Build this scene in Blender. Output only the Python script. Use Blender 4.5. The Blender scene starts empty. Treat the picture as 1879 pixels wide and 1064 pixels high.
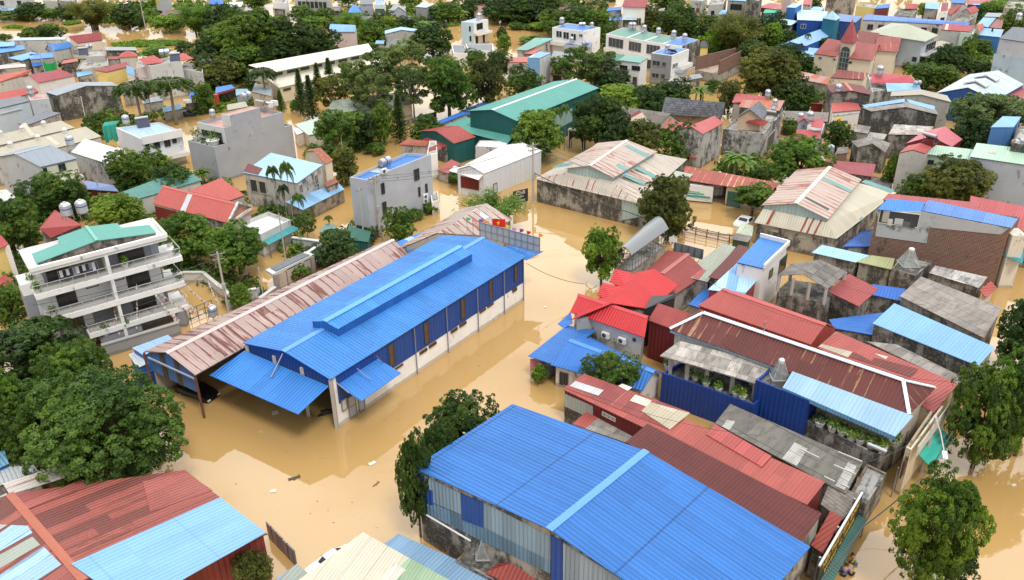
import bpy,math,random
import numpy as np
from mathutils import Vector as V,Matrix
R=math.radians
rnd=random.Random(7)
scene=bpy.context.scene
C=scene.collection

# ---------------------------------------------------------------- camera
CAM_H,PITCH,ROLL,FPX=48.0,R(28.5),0.0139,1600.0      # focal length in pixels of a 1879 px wide frame
_f=V((0,math.cos(PITCH),-math.sin(PITCH)))
_r0=V((1,0,0));_u0=V((0,math.sin(PITCH),math.cos(PITCH)))
_r=_r0*math.cos(ROLL) -_u0*math.sin(ROLL)
_u=_r0*math.sin(ROLL) +_u0*math.cos(ROLL)
CO=V((0,0,CAM_H))
cd=bpy.data.cameras.new("camera");cam=bpy.data.objects.new("camera",cd);C.objects.link(cam)
cd.sensor_width=36;cd.lens=FPX/1879*36;cd.clip_start=.5;cd.clip_end=6000
cam.matrix_world=Matrix(((_r.x,_u.x,-_f.x,CO.x),(_r.y,_u.y,-_f.y,CO.y),(_r.z,_u.z,-_f.z,CO.z),(0,0,0,1)))
scene.camera=cam

# ---------------------------------------------------------------- sky, sun, exposure
SUN_EL,SUN_AZ=R(62),R(155)        # azimuth clockwise from +Y
w=bpy.data.worlds.new("World");scene.world=w;w.use_nodes=True
nt=w.node_tree;nt.nodes.clear()
N=nt.nodes.new;L=nt.links.new
sky=N('ShaderNodeTexSky');sky.sky_type='NISHITA';sky.sun_disc=False
sky.sun_elevation=SUN_EL;sky.sun_rotation=SUN_AZ;sky.dust_density=3.0;sky.air_density=1.2
tc=N('ShaderNodeTexCoord');mp=N('ShaderNodeMapping');mp.inputs['Scale'].default_value=(1.0,1.0,2.2)
L(tc.outputs['Generated'],mp.inputs['Vector'])
nz=N('ShaderNodeTexNoise');nz.inputs['Scale'].default_value=2.6;nz.inputs['Detail'].default_value=6;nz.inputs['Roughness'].default_value=.55
L(mp.outputs[0],nz.inputs['Vector'])
rp=N('ShaderNodeValToRGB');rp.color_ramp.elements[0].position=.26;rp.color_ramp.elements[1].position=.5
L(nz.outputs['Fac'],rp.inputs[0])
mx=N('ShaderNodeMix');mx.data_type='RGBA';L(rp.outputs[0],mx.inputs[0]);L(sky.outputs[0],mx.inputs[6])
mx.inputs[7].default_value=(22.0,22.0,22.2,1)               # bright cloud cover
# the overcast is brightest over the far end of the valley
sx=N('ShaderNodeSeparateXYZ');L(tc.outputs['Generated'],sx.inputs[0]);mr_=N('ShaderNodeMapRange');mr_.interpolation_type='SMOOTHSTEP';L(sx.outputs[1],mr_.inputs[0])
for i_,v_ in ((1,-.1),(2,.8),(3,15.0),(4,34.0)):mr_.inputs[i_].default_value=v_
m2_=N('ShaderNodeMapRange');m2_.interpolation_type='SMOOTHSTEP';L(sx.outputs[2],m2_.inputs[0])
for i_,v_ in ((1,.1),(2,.5),(3,.5),(4,1.0)):m2_.inputs[i_].default_value=v_
ml_=N('ShaderNodeMath');ml_.operation='MULTIPLY';L(mr_.outputs[0],ml_.inputs[0]);L(m2_.outputs[0],ml_.inputs[1])
cb=N('ShaderNodeCombineXYZ');[L(ml_.outputs[0],cb.inputs[i_]) for i_ in range(3)];L(cb.outputs[0],mx.inputs[7])
bg=N('ShaderNodeBackground');bg.inputs['Strength'].default_value=.1
L(mx.outputs[2],bg.inputs[0]);wo=N('ShaderNodeOutputWorld');L(bg.outputs[0],wo.inputs[0])
sl=bpy.data.lights.new("sun",'SUN');sl.energy=2.5;sl.angle=R(14);sl.color=(1,.96,.9)
so=bpy.data.objects.new("sun",sl);C.objects.link(so)
sd=V((math.sin(SUN_AZ)*math.cos(SUN_EL),math.cos(SUN_AZ)*math.cos(SUN_EL),math.sin(SUN_EL)))
so.rotation_euler=sd.to_track_quat('Z','Y').to_euler()
scene.view_settings.view_transform='Standard';scene.view_settings.look='None'
scene.view_settings.exposure=-0.2;scene.view_settings.gamma=1
scene.cycles.max_bounces=6;scene.cycles.diffuse_bounces=3;scene.cycles.transparent_max_bounces=6
scene.cycles.caustics_reflective=False;scene.cycles.caustics_refractive=False

# ---------------------------------------------------------------- pixel -> place
def ray(x,y):
    return _f +_r*((x-939.5)/FPX) -_u*((y-532)/FPX)
def P(x,y,z=0.0):
    d=ray(x,y);return CO +d*((z-CAM_H)/d.z)
def H(t,b):
    """height of a point seen at t that stands straight above the water point seen at b"""
    B=P(*b);d=ray(*t);k=(d.x*B.x +d.y*B.y)/(d.x**2+d.y**2);return CAM_H +k*d.z
def on_plane(x,y,p0,n):
    d=ray(x,y);k=(p0-CO).dot(n)/d.dot(n);return CO +d*k
def mpp(p):                       # metres per photo pixel at a place
    return (p-CO).dot(_f)/FPX

# ---------------------------------------------------------------- materials
_M={}
def newmat(name):
    m=bpy.data.materials.new(name);m.use_nodes=True
    t=m.node_tree;b=t.nodes['Principled BSDF'];return m,t,b
class G:
    """tiny node-graph helper"""
    def __init__(s,t):s.t=t
    def n(s,k,**kw):
        o=s.t.nodes.new(k)
        for a,v in kw.items():setattr(o,a,v)
        return o
    def put(s,sock,v):
        if isinstance(v,(int,float)):sock.default_value=v
        elif isinstance(v,(tuple,list)):sock.default_value=tuple(v) if len(v) != 3 or sock.type == 'VECTOR' else (*v,1)
        else:s.t.links.new(v,sock)
    def m(s,op,a,b=0.0,c=0.0):
        o=s.n('ShaderNodeMath',operation=op)
        for i,v in enumerate((a,b,c)):s.put(o.inputs[i],v)
        return o.outputs[0]
    def mix(s,f,a,b,blend='MIX'):
        o=s.n('ShaderNodeMix',data_type='RGBA',blend_type=blend)
        s.put(o.inputs[0],f);s.put(o.inputs[6],a);s.put(o.inputs[7],b);return o.outputs[2]
    def ramp(s,f,lo,hi):
        o=s.n('ShaderNodeMapRange',interpolation_type='SMOOTHSTEP');s.put(o.inputs[0],f);s.put(o.inputs[1],lo);s.put(o.inputs[2],hi);return o.outputs[0]
    def vec(s,x,y,z=0.0):
        o=s.n('ShaderNodeCombineXYZ');s.put(o.inputs[0],x);s.put(o.inputs[1],y);s.put(o.inputs[2],z);return o.outputs[0]
    def noise(s,v,scale=1.0,detail=4,rough=.55):
        o=s.n('ShaderNodeTexNoise');s.put(o.inputs['Vector'],v);o.inputs['Scale'].default_value=scale
        o.inputs['Detail'].default_value=detail;o.inputs['Roughness'].default_value=rough;return o.outputs['Fac']
    def white(s,v):
        o=s.n('ShaderNodeTexWhiteNoise',noise_dimensions='3D');s.put(o.inputs['Vector'],v);return o.outputs['Value']
    def uv(s):
        o=s.n('ShaderNodeUVMap');q=s.n('ShaderNodeSeparateXYZ');s.t.links.new(o.outputs[0],q.inputs[0]);return q.outputs[0],q.outputs[1]
    def rand(s):
        return s.n('ShaderNodeObjectInfo').outputs['Random']
    def bump(s,h,strength=.5,dist=.05):
        o=s.n('ShaderNodeBump');o.inputs['Strength'].default_value=strength;o.inputs['Distance'].default_value=dist
        s.put(o.inputs['Height'],h);return o.outputs[0]

def sheet(col,rust=0.0,rc=(.16,.05,.03),period=.3,panel=1.07,var=.10,dirt=.35,seam=.22,bump=.55,rough=.5,second=None,smix=.3,cross=0):
    """ribbed metal sheet; u runs along the eave, v down the slope"""
    key=('sheet',col,rust,rc,period,panel,var,dirt,seam,bump,rough,second,smix,cross)
    if key in _M:return _M[key]
    m,t,b=newmat('sheet_metal');g=G(t);u,v=g.uv();r=g.rand();off=g.m('MULTIPLY',r,91.0)
    uo=g.m('ADD',u,off)
    pu=g.m('FLOOR',g.m('DIVIDE',uo,panel));pv=g.m('FLOOR',g.m('DIVIDE',g.m('ADD',v,g.m('MULTIPLY',g.white(g.vec(pu,3.0)),3.0)),5.5))
    wn=g.white(g.vec(pu,pv,off))
    c=col
    if second:c=g.mix(g.m('LESS_THAN',wn,smix),col,second)
    c=g.mix(1.0,c,g.vec(*[g.m('ADD',g.m('MULTIPLY',wn,2*var),1-var)]*3),'MULTIPLY')
    big=g.noise(g.vec(g.m('MULTIPLY',uo,.5),g.m('MULTIPLY',v,.18),off),1.0,5,.6)
    c=g.mix(1.0,c,g.vec(*[g.m('ADD',g.m('MULTIPLY',big,dirt),1-dirt*.55)]*3),'MULTIPLY')
    if rust > 0:
        st=g.noise(g.vec(g.m('MULTIPLY',uo,4.5),g.m('MULTIPLY',v,.5),off),1.0,6,.7)
        sd_=g.m('ABSOLUTE',g.m('SUBTRACT',g.m('FRACT',g.m('ADD',g.m('DIVIDE',uo,panel),.5)),.5));sp=g.m('MAXIMUM',g.m('SUBTRACT',.5,g.m('MULTIPLY',sd_,2.4)),0.0)
        lo=g.noise(g.vec(g.m('MULTIPLY',uo,.28),g.m('MULTIPLY',v,.12),off),1.0,2)
        k=g.m('ADD',g.m('ADD',g.m('MULTIPLY',st,.6),g.m('MULTIPLY',wn,.22)),g.m('ADD',g.m('MULTIPLY',lo,.25),g.m('MULTIPLY',sp,.32)))
        th=.90 -.5*rust
        k=g.ramp(k,th-.05,th+.07)
        rr=g.mix(g.noise(g.vec(g.m('MULTIPLY',uo,3),g.m('MULTIPLY',v,1.0),off),1.0,3),rc,tuple(x*1.9 for x in rc))
        c=g.mix(k,c,rr)
    fr=g.m('FRACT',g.m('DIVIDE',uo,panel))
    c=g.mix(g.m('MULTIPLY',g.m('LESS_THAN',fr,.05),seam),c,(.01,.01,.015))
    if cross:
        fv=g.m('FRACT',g.m('DIVIDE',v,cross));c=g.mix(g.m('MULTIPLY',g.m('LESS_THAN',fv,.02),seam*1.3),c,(.01,.01,.015))
    g.put(b.inputs['Base Color'],c);b.inputs['Roughness'].default_value=rough;b.inputs['Specular IOR Level'].default_value=.3
    if bump:
        wv=g.m('SINE',g.m('MULTIPLY',uo,2*math.pi/period));wv=g.m('POWER',g.m('ADD',g.m('MULTIPLY',wv,.5),.5),2.0)
        g.put(b.inputs['Normal'],g.bump(wv,min(1,bump*1.3),.09))
    _M[key]=m;return m

def tiles(col,su=.3,sv=.35,var=.25,moss=.0):
    key=('tiles',col,su,sv,var,moss)
    if key in _M:return _M[key]
    m,t,b=newmat('roof_tiles');g=G(t);u,v=g.uv();off=g.m('MULTIPLY',g.rand(),91.0)
    pu=g.m('FLOOR',g.m('DIVIDE',u,su));pv=g.m('FLOOR',g.m('DIVIDE',v,sv))
    wn=g.white(g.vec(pu,pv,off))
    c=g.mix(1.0,col,g.vec(*[g.m('ADD',g.m('MULTIPLY',wn,2*var),1-var)]*3),'MULTIPLY')
    fv=g.m('FRACT',g.m('DIVIDE',v,sv));c=g.mix(g.m('MULTIPLY',g.m('LESS_THAN',fv,.16),.55),c,(.01,.01,.01))
    bn=g.noise(g.vec(u,v,off),.6,6,.65);c=g.mix(g.m('MULTIPLY',g.ramp(bn,.45,.7),.25+moss),c,(.03,.03,.026))
    g.put(b.inputs['Base Color'],c);b.inputs['Roughness'].default_value=.75
    h=g.m('ADD',g.m('MULTIPLY',g.m('SINE',g.m('MULTIPLY',u,2*math.pi/su)),.5),fv)
    g.put(b.inputs['Normal'],g.bump(h,.5,.05));_M[key]=m;return m

def fibro(col=(.27,.245,.22),pu_=1.0,pv_=1.4,var=.3,mould=.5,period=.2):
    """old fibre cement sheets, each weathered differently"""
    key=('fibro',col,pu_,pv_,var,mould,period)
    if key in _M:return _M[key]
    m,t,b=newmat('fibre_cement');g=G(t);u,v=g.uv();off=g.m('MULTIPLY',g.rand(),91.0)
    pu=g.m('FLOOR',g.m('DIVIDE',u,pu_));pv=g.m('FLOOR',g.m('DIVIDE',v,pv_))
    wn=g.white(g.vec(pu,pv,off))
    c=g.mix(1.0,col,g.vec(*[g.m('ADD',g.m('MULTIPLY',wn,2*var),1-var)]*3),'MULTIPLY')
    n1=g.noise(g.vec(g.m('MULTIPLY',u,2.2),g.m('MULTIPLY',v,.7),off),1.0,7,.7)
    c=g.mix(g.m('MULTIPLY',g.ramp(n1,.42,.68),mould),c,(.045,.04,.036))
    rib=g.m('ADD',g.m('MULTIPLY',g.m('SINE',g.m('MULTIPLY',u,2*math.pi/period)),.5),.5)
    c=g.mix(g.m('MULTIPLY',g.m('LESS_THAN',rib,.25),.18),c,(.03,.028,.026))
    c=g.mix(g.m('MULTIPLY',g.m('LESS_THAN',g.m('FRACT',g.m('DIVIDE',v,pv_)),.04),.6),c,(.03,.03,.03))
    g.put(b.inputs['Base Color'],c);b.inputs['Roughness'].default_value=.9
    g.put(b.inputs['Normal'],g.bump(rib,.6,.06));_M[key]=m;return m

def plaster(col,stain=.3,mould=(.035,.035,.032),brick=0.0,rough=.85):
    """rendered wall; stain drives streaks of mould that run down it"""
    key=('plaster',col,stain,mould,brick)
    if key in _M:return _M[key]
    m,t,b=newmat('plaster');g=G(t);u,v=g.uv();off=g.m('MULTIPLY',g.rand(),91.0)
    n0=g.noise(g.vec(u,v,off),.45,5,.6)
    c=g.mix(1.0,col,g.vec(*[g.m('ADD',g.m('MULTIPLY',n0,.4),.8)]*3),'MULTIPLY')
    if brick:
        bt=g.n('ShaderNodeTexBrick');g.put(bt.inputs['Vector'],g.vec(u,v));bt.inputs['Scale'].default_value=1
        bt.inputs['Brick Width'].default_value=.42;bt.inputs['Row Height'].default_value=.16;bt.inputs['Mortar Size'].default_value=.02
        bt.inputs['Color1'].default_value=(.20,.075,.05,1);bt.inputs['Color2'].default_value=(.11,.05,.04,1);bt.inputs['Mortar'].default_value=(.3,.26,.22,1)
        k=g.ramp(g.noise(g.vec(u,v,off),.35,3),.62-brick*.6,.66-brick*.6)
        c=g.mix(k,c,bt.outputs['Color'])
    if stain > 0:
        n1=g.noise(g.vec(g.m('MULTIPLY',u,1.3),g.m('MULTIPLY',v,.38),off),1.0,8,.72)
        n2=g.noise(g.vec(u,v,g.m('ADD',off,7.0)),.4,7,.7)
        k=g.m('ADD',g.m('MULTIPLY',n1,.5),g.m('MULTIPLY',n2,.6));th=.675 -.19*stain
        c=g.mix(g.m('MULTIPLY',g.ramp(k,th-.05,th+.07),.88),c,mould)
        n3=g.noise(g.vec(u,v,off),3.5,6,.7);c=g.mix(g.m('MULTIPLY',g.ramp(n3,.52,.66),.45*min(1,stain*1.6)),c,tuple(min(1,x*1.25+.02) for x in col))
    td=g.m('ADD',v,g.m('MULTIPLY',g.noise(g.vec(u,0.0,off),1.2,4),-.5));c=g.mix(g.m('MULTIPLY',g.m('LESS_THAN',td,.12),.45),c,(.16,.10,.05))
    g.put(b.inputs['Base Color'],c);b.inputs['Roughness'].default_value=rough;b.inputs['Specular IOR Level'].default_value=.2
    g.put(b.inputs['Normal'],g.bump(g.noise(g.vec(u,v),6.0,3),.15,.03));_M[key]=m;return m

def paint(col,rough=.5,metal=0.0,var=.06):
    key=('paint',col,rough,metal)
    if key in _M:return _M[key]
    m,t,b=newmat('paint');g=G(t);tcn=g.n('ShaderNodeTexCoord')
    k=g.noise(tcn.outputs['Object'],1.3,4);c=g.mix(1.0,col,g.vec(*[g.m('ADD',g.m('MULTIPLY',k,4*var),1-2*var)]*3),'MULTIPLY')
    g.put(b.inputs['Base Color'],c);b.inputs['Roughness'].default_value=rough;b.inputs['Metallic'].default_value=metal;_M[key]=m;return m

def glass(col=(.02,.025,.03)):
    key=('glass',col)
    if key in _M:return _M[key]
    m,t,b=newmat('window_glass');b.inputs['Base Color'].default_value=(*col,1);b.inputs['Roughness'].default_value=.12;_M[key]=m;return m

def clear_sheet():
    if 'clear' in _M:return _M['clear']
    m,t,b=newmat('clear_sheet');b.inputs['Base Color'].default_value=(.7,.75,.75,1);b.inputs['Roughness'].default_value=.25
    b.inputs['Alpha'].default_value=.22;_M['clear']=m;return m

BLUE=(.035,.165,.52);LBLUE=(.2,.40,.62);PBLUE=(.42,.58,.70);DBLUE=(.018,.065,.27);RED=(.35,.08,.07);BRED=(.50,.03,.035)
MAROON=(.115,.028,.024);TEAL=(.055,.26,.225);DTEAL=(.02,.12,.115);LGREEN=(.36,.52,.42);CREAM=(.62,.56,.42);WHITE=(.78,.78,.78);GREY=(.36,.37,.38);SLATE=(.15,.165,.19)
CONC=(.36,.345,.315);PINKW=(.6,.47,.44)

# ---------------------------------------------------------------- mesh builder
class MB:
    def __init__(s):s.v=[];s.f=[];s.uv=[];s.mi=[]
    def poly(s,pts,uv=None,mi=0):
        k=len(s.v);s.v += [tuple(p) for p in pts];s.f.append(tuple(range(k,k+len(pts))));s.mi.append(mi)
        if uv is None:
            pts=[V(p) for p in pts];a=pts[1]-pts[0];n=V((0,0,0))
            for i in range(len(pts)):n += (pts[i]-pts[0]).cross(pts[(i+1) % len(pts)]-pts[0])
            n=n.normalized() if n.length > 1e-9 else V((0,0,1))
            if abs(n.z) < .95:du=V((0,0,1)).cross(n).normalized()
            else:du=V((a.x,a.y,0)).normalized() if V((a.x,a.y)).length > 1e-6 else V((1,0,0))
            dv=n.cross(du);uv=[(p.dot(du),p.dot(dv)) for p in pts]
        s.uv += uv
    def slab(s,pts,th,uv=None,mi=0):
        """polygon pts with thickness th below"""
        pts=[V(p) for p in pts];lo=[p-V((0,0,th)) for p in pts]
        s.poly(pts,uv,mi);s.poly(lo[::-1],None,mi)
        for i in range(len(pts)):j=(i+1) % len(pts);s.poly([pts[j],pts[i],lo[i],lo[j]],None,mi)
    def prism(s,pts,z0,z1,mi=0,cap=True,bottom=True):
        """vertical prism over the plan of pts (counter-clockwise)"""
        if sum(pts[i][0]*pts[(i+1) % len(pts)][1]-pts[(i+1) % len(pts)][0]*pts[i][1] for i in range(len(pts))) < 0:pts=pts[::-1]
        n=len(pts)
        for i in range(n):
            a,c=pts[i],pts[(i+1) % n];s.poly([(a[0],a[1],z0),(c[0],c[1],z0),(c[0],c[1],z1),(a[0],a[1],z1)],None,mi)
        if cap:s.poly([(p[0],p[1],z1) for p in pts],None,mi)
        if bottom:s.poly([(p[0],p[1],z0) for p in pts[::-1]],None,mi)
    def obox(s,c,ax,ay,az,mi=0):
        """box round c with half-axis vectors"""
        c,ax,ay,az=V(c),V(ax),V(ay),V(az)
        if ax.cross(ay).dot(az) < 0:ax=-ax
        q=lambda i,j,k:c+ax*i+ay*j+az*k
        for f in (((-1,-1,-1),(-1,1,-1),(1,1,-1),(1,-1,-1)),((-1,-1,1),(1,-1,1),(1,1,1),(-1,1,1)),((-1,-1,-1),(1,-1,-1),(1,-1,1),(-1,-1,1)),
                  ((1,1,-1),(-1,1,-1),(-1,1,1),(1,1,1)),((-1,1,-1),(-1,-1,-1),(-1,-1,1),(-1,1,1)),((1,-1,-1),(1,1,-1),(1,1,1),(1,-1,1))):
            s.poly([q(*p) for p in f],None,mi)
    def box(s,x0,y0,z0,x1,y1,z1,mi=0):
        s.obox(((x0+x1)/2,(y0+y1)/2,(z0+z1)/2),((x1-x0)/2,0,0),(0,(y1-y0)/2,0),(0,0,(z1-z0)/2),mi)
    def bar(s,a,b,w=.05,h=None,mi=0,up=V((0,0,1))):
        a,b=V(a),V(b);d=b-a
        if d.length < 1e-6:return
        x=d.normalized();y=up.cross(x)
        if y.length < 1e-3:y=V((1,0,0))
        y=y.normalized();z=x.cross(y);s.obox((a+b)/2,d/2,y*(w/2),z*((h or w)/2),mi)
    def tube(s,pts,rad,n=8,mi=0,cap=True):
        pts=[V(p) for p in pts];rad=rad if isinstance(rad,(list,tuple)) else [rad]*len(pts)
        k0=len(s.v);prev=None
        for i,p in enumerate(pts):
            d=(pts[min(i+1,len(pts)-1)]-pts[max(i-1,0)]).normalized()
            if prev is None:x=V((1,0,0)) if abs(d.x) < .9 else V((0,1,0))
            else:x=prev
            x=(x-d*x.dot(d)).normalized();prev=x;y=d.cross(x)
            for j in range(n):
                a=2*math.pi*j/n;s.v.append(tuple(p+(x*math.cos(a)+y*math.sin(a))*rad[i]))
        for i in range(len(pts)-1):
            for j in range(n):
                a=k0+i*n+j;bq=k0+i*n+(j+1) % n;s.f.append((a,bq,bq+n,a+n));s.mi.append(mi);s.uv += [(j/n,i),((j+1)/n,i),((j+1)/n,i+1),(j/n,i+1)]
        if cap:
            s.f.append(tuple(k0+j for j in range(n))[::-1]);s.mi.append(mi);s.uv += [(0,0)]*n
            e=k0+(len(pts)-1)*n;s.f.append(tuple(e+j for j in range(n)));s.mi.append(mi);s.uv += [(0,0)]*n
    def lathe(s,prof,n=12,c=(0,0,0),mi=0):
        c=V(c);s.tube([c+V((0,0,z)) for r,z in prof],[max(r,.001) for r,z in prof],n,mi)
    def build(s,name,mats,parent=None,org=None,smooth=False):
        me=bpy.data.meshes.new(name)
        if org is None:org=ORG.get(parent.name) if parent is not None else V((0,0,0))
        ox,oy,oz=org
        me.from_pydata([(x-ox,y-oy,z-oz) for x,y,z in s.v],[],s.f)
        ul=me.uv_layers.new(name='UVMap');ul.data.foreach_set('uv',[c for q in s.uv for c in q])
        mats=mats if isinstance(mats,(list,tuple)) else [mats]
        for m in mats:me.materials.append(m)
        if len(mats) > 1:me.polygons.foreach_set('material_index',s.mi)
        if smooth:me.polygons.foreach_set('use_smooth',[True]*len(s.f))
        o=bpy.data.objects.new(name,me);C.objects.link(o)
        if parent is not None:o.parent=parent;ORG[o.name]=V(org)
        else:o.location=org
        return o
ORG={}
def tag(o,label=None,cat=None,group=None,kind=None):
    if label:o['label']=label
    if cat:o['category']=cat
    if group:o['group']=group
    if kind:o['kind']=kind
    return o
def thing(name,label,cat,loc,group=None):
    o=bpy.data.objects.new(name,None);C.objects.link(o);o.location=loc;o.empty_display_size=.3
    ORG[o.name]=V(loc);return tag(o,label,cat,group,'thing')
def dup(src,loc,rz=0.0,sc=(1,1,1),label=None,group=None):
    """copy a thing with its parts and sub-parts"""
    o=src.copy();C.objects.link(o);o.location=loc;o.rotation_euler=(0,0,rz);o.scale=sc if isinstance(sc,(tuple,list)) else (sc,)*3
    if label:o['label']=label
    if group:o['group']=group
    for ch in list(src.children):
        c=ch.copy();C.objects.link(c);c.parent=o
        for gq in ch.children:
            d=gq.copy();C.objects.link(d);d.parent=c
    return o

# ---------------------------------------------------------------- buildings
class Bld:pass
def shd(*a,**k):return bld(*a,roof='shed',**k)
def flt(*a,**k):return bld(*a,roof='flat',**k)
def inset(q,d):
    out=[];n=len(q)
    for i in range(n):
        p=q[i];a=(q[i-1]-p);b=(q[(i+1) % n]-p);a=V((a.x,a.y,0));b=V((b.x,b.y,0))
        la,lb=a.length,b.length
        out.append(p +a*(min(d,la*.3)/la) +b*(min(d,lb*.3)/lb))
    return out
def corners(q,z):
    zs=z if isinstance(z,(list,tuple)) else [z]*4
    pts=[q[i].copy() if isinstance(q[i],V) else P(*q[i],zs[i]) for i in range(len(q))]
    if len(pts) == 3:                       # fourth corner of the parallelogram
        d=pts[0]+pts[2]-pts[1];d.z=zs[3] if isinstance(z,(list,tuple)) else zs[0];pts.append(d)
    return pts
def rq(a,b,z,r0,r1,zr):
    """eave corners a, b (pixels at height z) mirrored across the ridge seen at pixels r0, r1"""
    A,B_,R0,R1=P(*a,z),P(*b,z),P(*r0,zr),P(*r1,zr);d=R0*2-A;c=R1*2-B_;d.z=c.z=z
    return [A,B_,c,d]
def bld(name,label,cat,quad,z,roof='gable',rise=1.2,ov=.35,wall=None,rm=None,base=-1.3,cap=None,par=.6,hip=.5,floor=None,group=None,walls=True,th=.07,gable_m=None):
    """quad: photo pixels of the eave corners a,b,c,d at height z (ridge parallel to ab)"""
    B=Bld();B.q=corners(quad,z);q=B.q
    ctr=sum(q,V((0,0,0)))/4
    B.o=thing(name,label,cat,(ctr.x,ctr.y,0),group)
    B.n=((q[1]-q[0]).cross(q[2]-q[0]))
    wq=inset(q,ov);B.w=wq;B.z=min(p.z for p in q)
    mw=MB();mr=MB();B.slopes=[]
    wz=lambda p,k=0.0:V((p.x,p.y,base))
    if roof == 'gable' or roof == 'hip':
        m0=(q[0]+q[3])/2;m1=(q[1]+q[2])/2
        r0=m0+V((0,0,rise));r1=m1+V((0,0,rise))
        if roof == 'hip':
            k=hip*((q[0]-q[3]).length/2)/max((m1-m0).length,.1);k=min(k,.5)
            r0,r1=r0.lerp(r1,k),r1.lerp(r0,k)
        B.r=(r0,r1)
        for pts in ([q[0],q[1],r1,r0],[q[2],q[3],r0,r1]):add_slope(B,mr,pts,th)
        if roof == 'hip':
            for pts in ([q[1],q[2],r1],[q[3],q[0],r0]):add_slope(B,mr,pts,th)
        e0=(wq[0]+wq[3])/2;e1=(wq[1]+wq[2])/2
        sl=rise/max((q[0]-q[3]).length/2,.1);drop=.08+th
        kz=lambda p:p+V((0,0,ov*sl-drop))
        W=[kz(p) for p in wq]
        if roof == 'gable':t0=e0+V((0,0,rise-drop));t1=e1+V((0,0,rise-drop))
        sides=[[wz(W[0]),wz(W[1]),W[1],W[0]],[wz(W[1]),wz(W[2]),W[2]]+([t1] if roof == 'gable' else [])+[W[1]],
                 [wz(W[2]),wz(W[3]),W[3],W[2]],[wz(W[3]),wz(W[0]),W[0]]+([t0] if roof == 'gable' else [])+[W[3]]]
        for sd_ in sides:mw.poly(sd_)
        B.top=[p.z for p in W]
    elif roof == 'shed':
        add_slope(B,mr,q,th)
        W=[p-V((0,0,.1+th)) for p in wq]
        for i in range(4):j=(i+1) % 4;mw.poly([wz(W[i]),wz(W[j]),W[j],W[i]])
    elif roof == 'flat':                    # parapet round a recessed roof deck
        W=wq;iq=inset(q,ov+.18);fz=B.z-par
        for i in range(4):
            j=(i+1) % 4;a,b_,c_,d_=W[i],W[j],iq[j],iq[i]
            mw.poly([wz(a),wz(b_),b_,a]);mw.poly([a,b_,c_,d_]);mw.poly([d_,c_,V((c_.x,c_.y,c_.z-par)),V((d_.x,d_.y,d_.z-par))])
        mr.slab([V((p.x,p.y,p.z-par)) for p in iq],.1)
        B.deck=[V((p.x,p.y,p.z-par)) for p in iq]
    B.W=W
    if walls:B.wall=mw.build('wall',wall or plaster(CONC,.5),B.o)
    B.roof=mr.build('roof_deck' if roof == 'flat' else 'roof',rm or sheet(BLUE),B.o)
    if cap is not None and roof in ('gable','hip'):
        mc=MB();d=(B.r[1]-B.r[0]).normalized();s=V((-d.y,d.x,0));h=(q[0]-q[3]).length/2;sl=rise/h
        for sg in (1,-1):
            o_=s*(.28*sg)-V((0,0,.28*sl));e=V((0,0,.05));mc.slab([B.r[0]+e-d*.05,B.r[1]+e+d*.05,B.r[1]+o_+e+d*.05,B.r[0]+o_+e-d*.05],.04)
        mc.build('ridge_cap',cap if not isinstance(cap,tuple) else paint(cap,.5),B.roof)
    return B
def add_slope(B,mr,pts,th):
    a,b=pts[0],pts[1];du=V((b.x-a.x,b.y-a.y,0)).normalized()
    n=(pts[1]-pts[0]).cross(pts[2]-pts[0]).normalized()
    if n.z < 0:n=-n;pts=pts[::-1]
    dv=n.cross(du)
    uv=[(p.dot(du),-p.dot(dv)) for p in pts]
    mr.slab(pts,th,uv);B.slopes.append((pts[0],n,du))
def awning(B,name,quad,z,m,th=.05,parent=None):
    q=corners(quad,z);mr=MB();T=Bld();T.slopes=[];add_slope(T,mr,q,th);T.q=q
    T.o=mr.build(name,m,parent or B.o);return T
def sheetpatch(B,k,polys,m,name='roof_sheet',lift=.035):
    """a sheet laid on slope k, outlined by photo pixels"""
    p0,n,du=B.slopes[k];dv=n.cross(du)
    for poly in polys:
        mr=MB();pts=[on_plane(x,y,p0,n)+n*lift for x,y in poly]
        if (pts[1]-pts[0]).cross(pts[2]-pts[0]).z < 0:pts=pts[::-1]
        mr.slab(pts,.03,[(p.dot(du),-p.dot(dv)) for p in pts]);mr.build(name,m,B.roof)
def face(B,i):
    a,b=B.W[i],B.W[(i+1) % 4];u=V((b.x-a.x,b.y-a.y,0));Ln=u.length;u /= Ln;n=V((u.y,-u.x,0))
    c=sum(B.W,V((0,0,0)))/4
    if n.dot(a-c) < 0:n=-n
    return V((a.x,a.y,0)),u,n,Ln
FRAME_W=None
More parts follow.
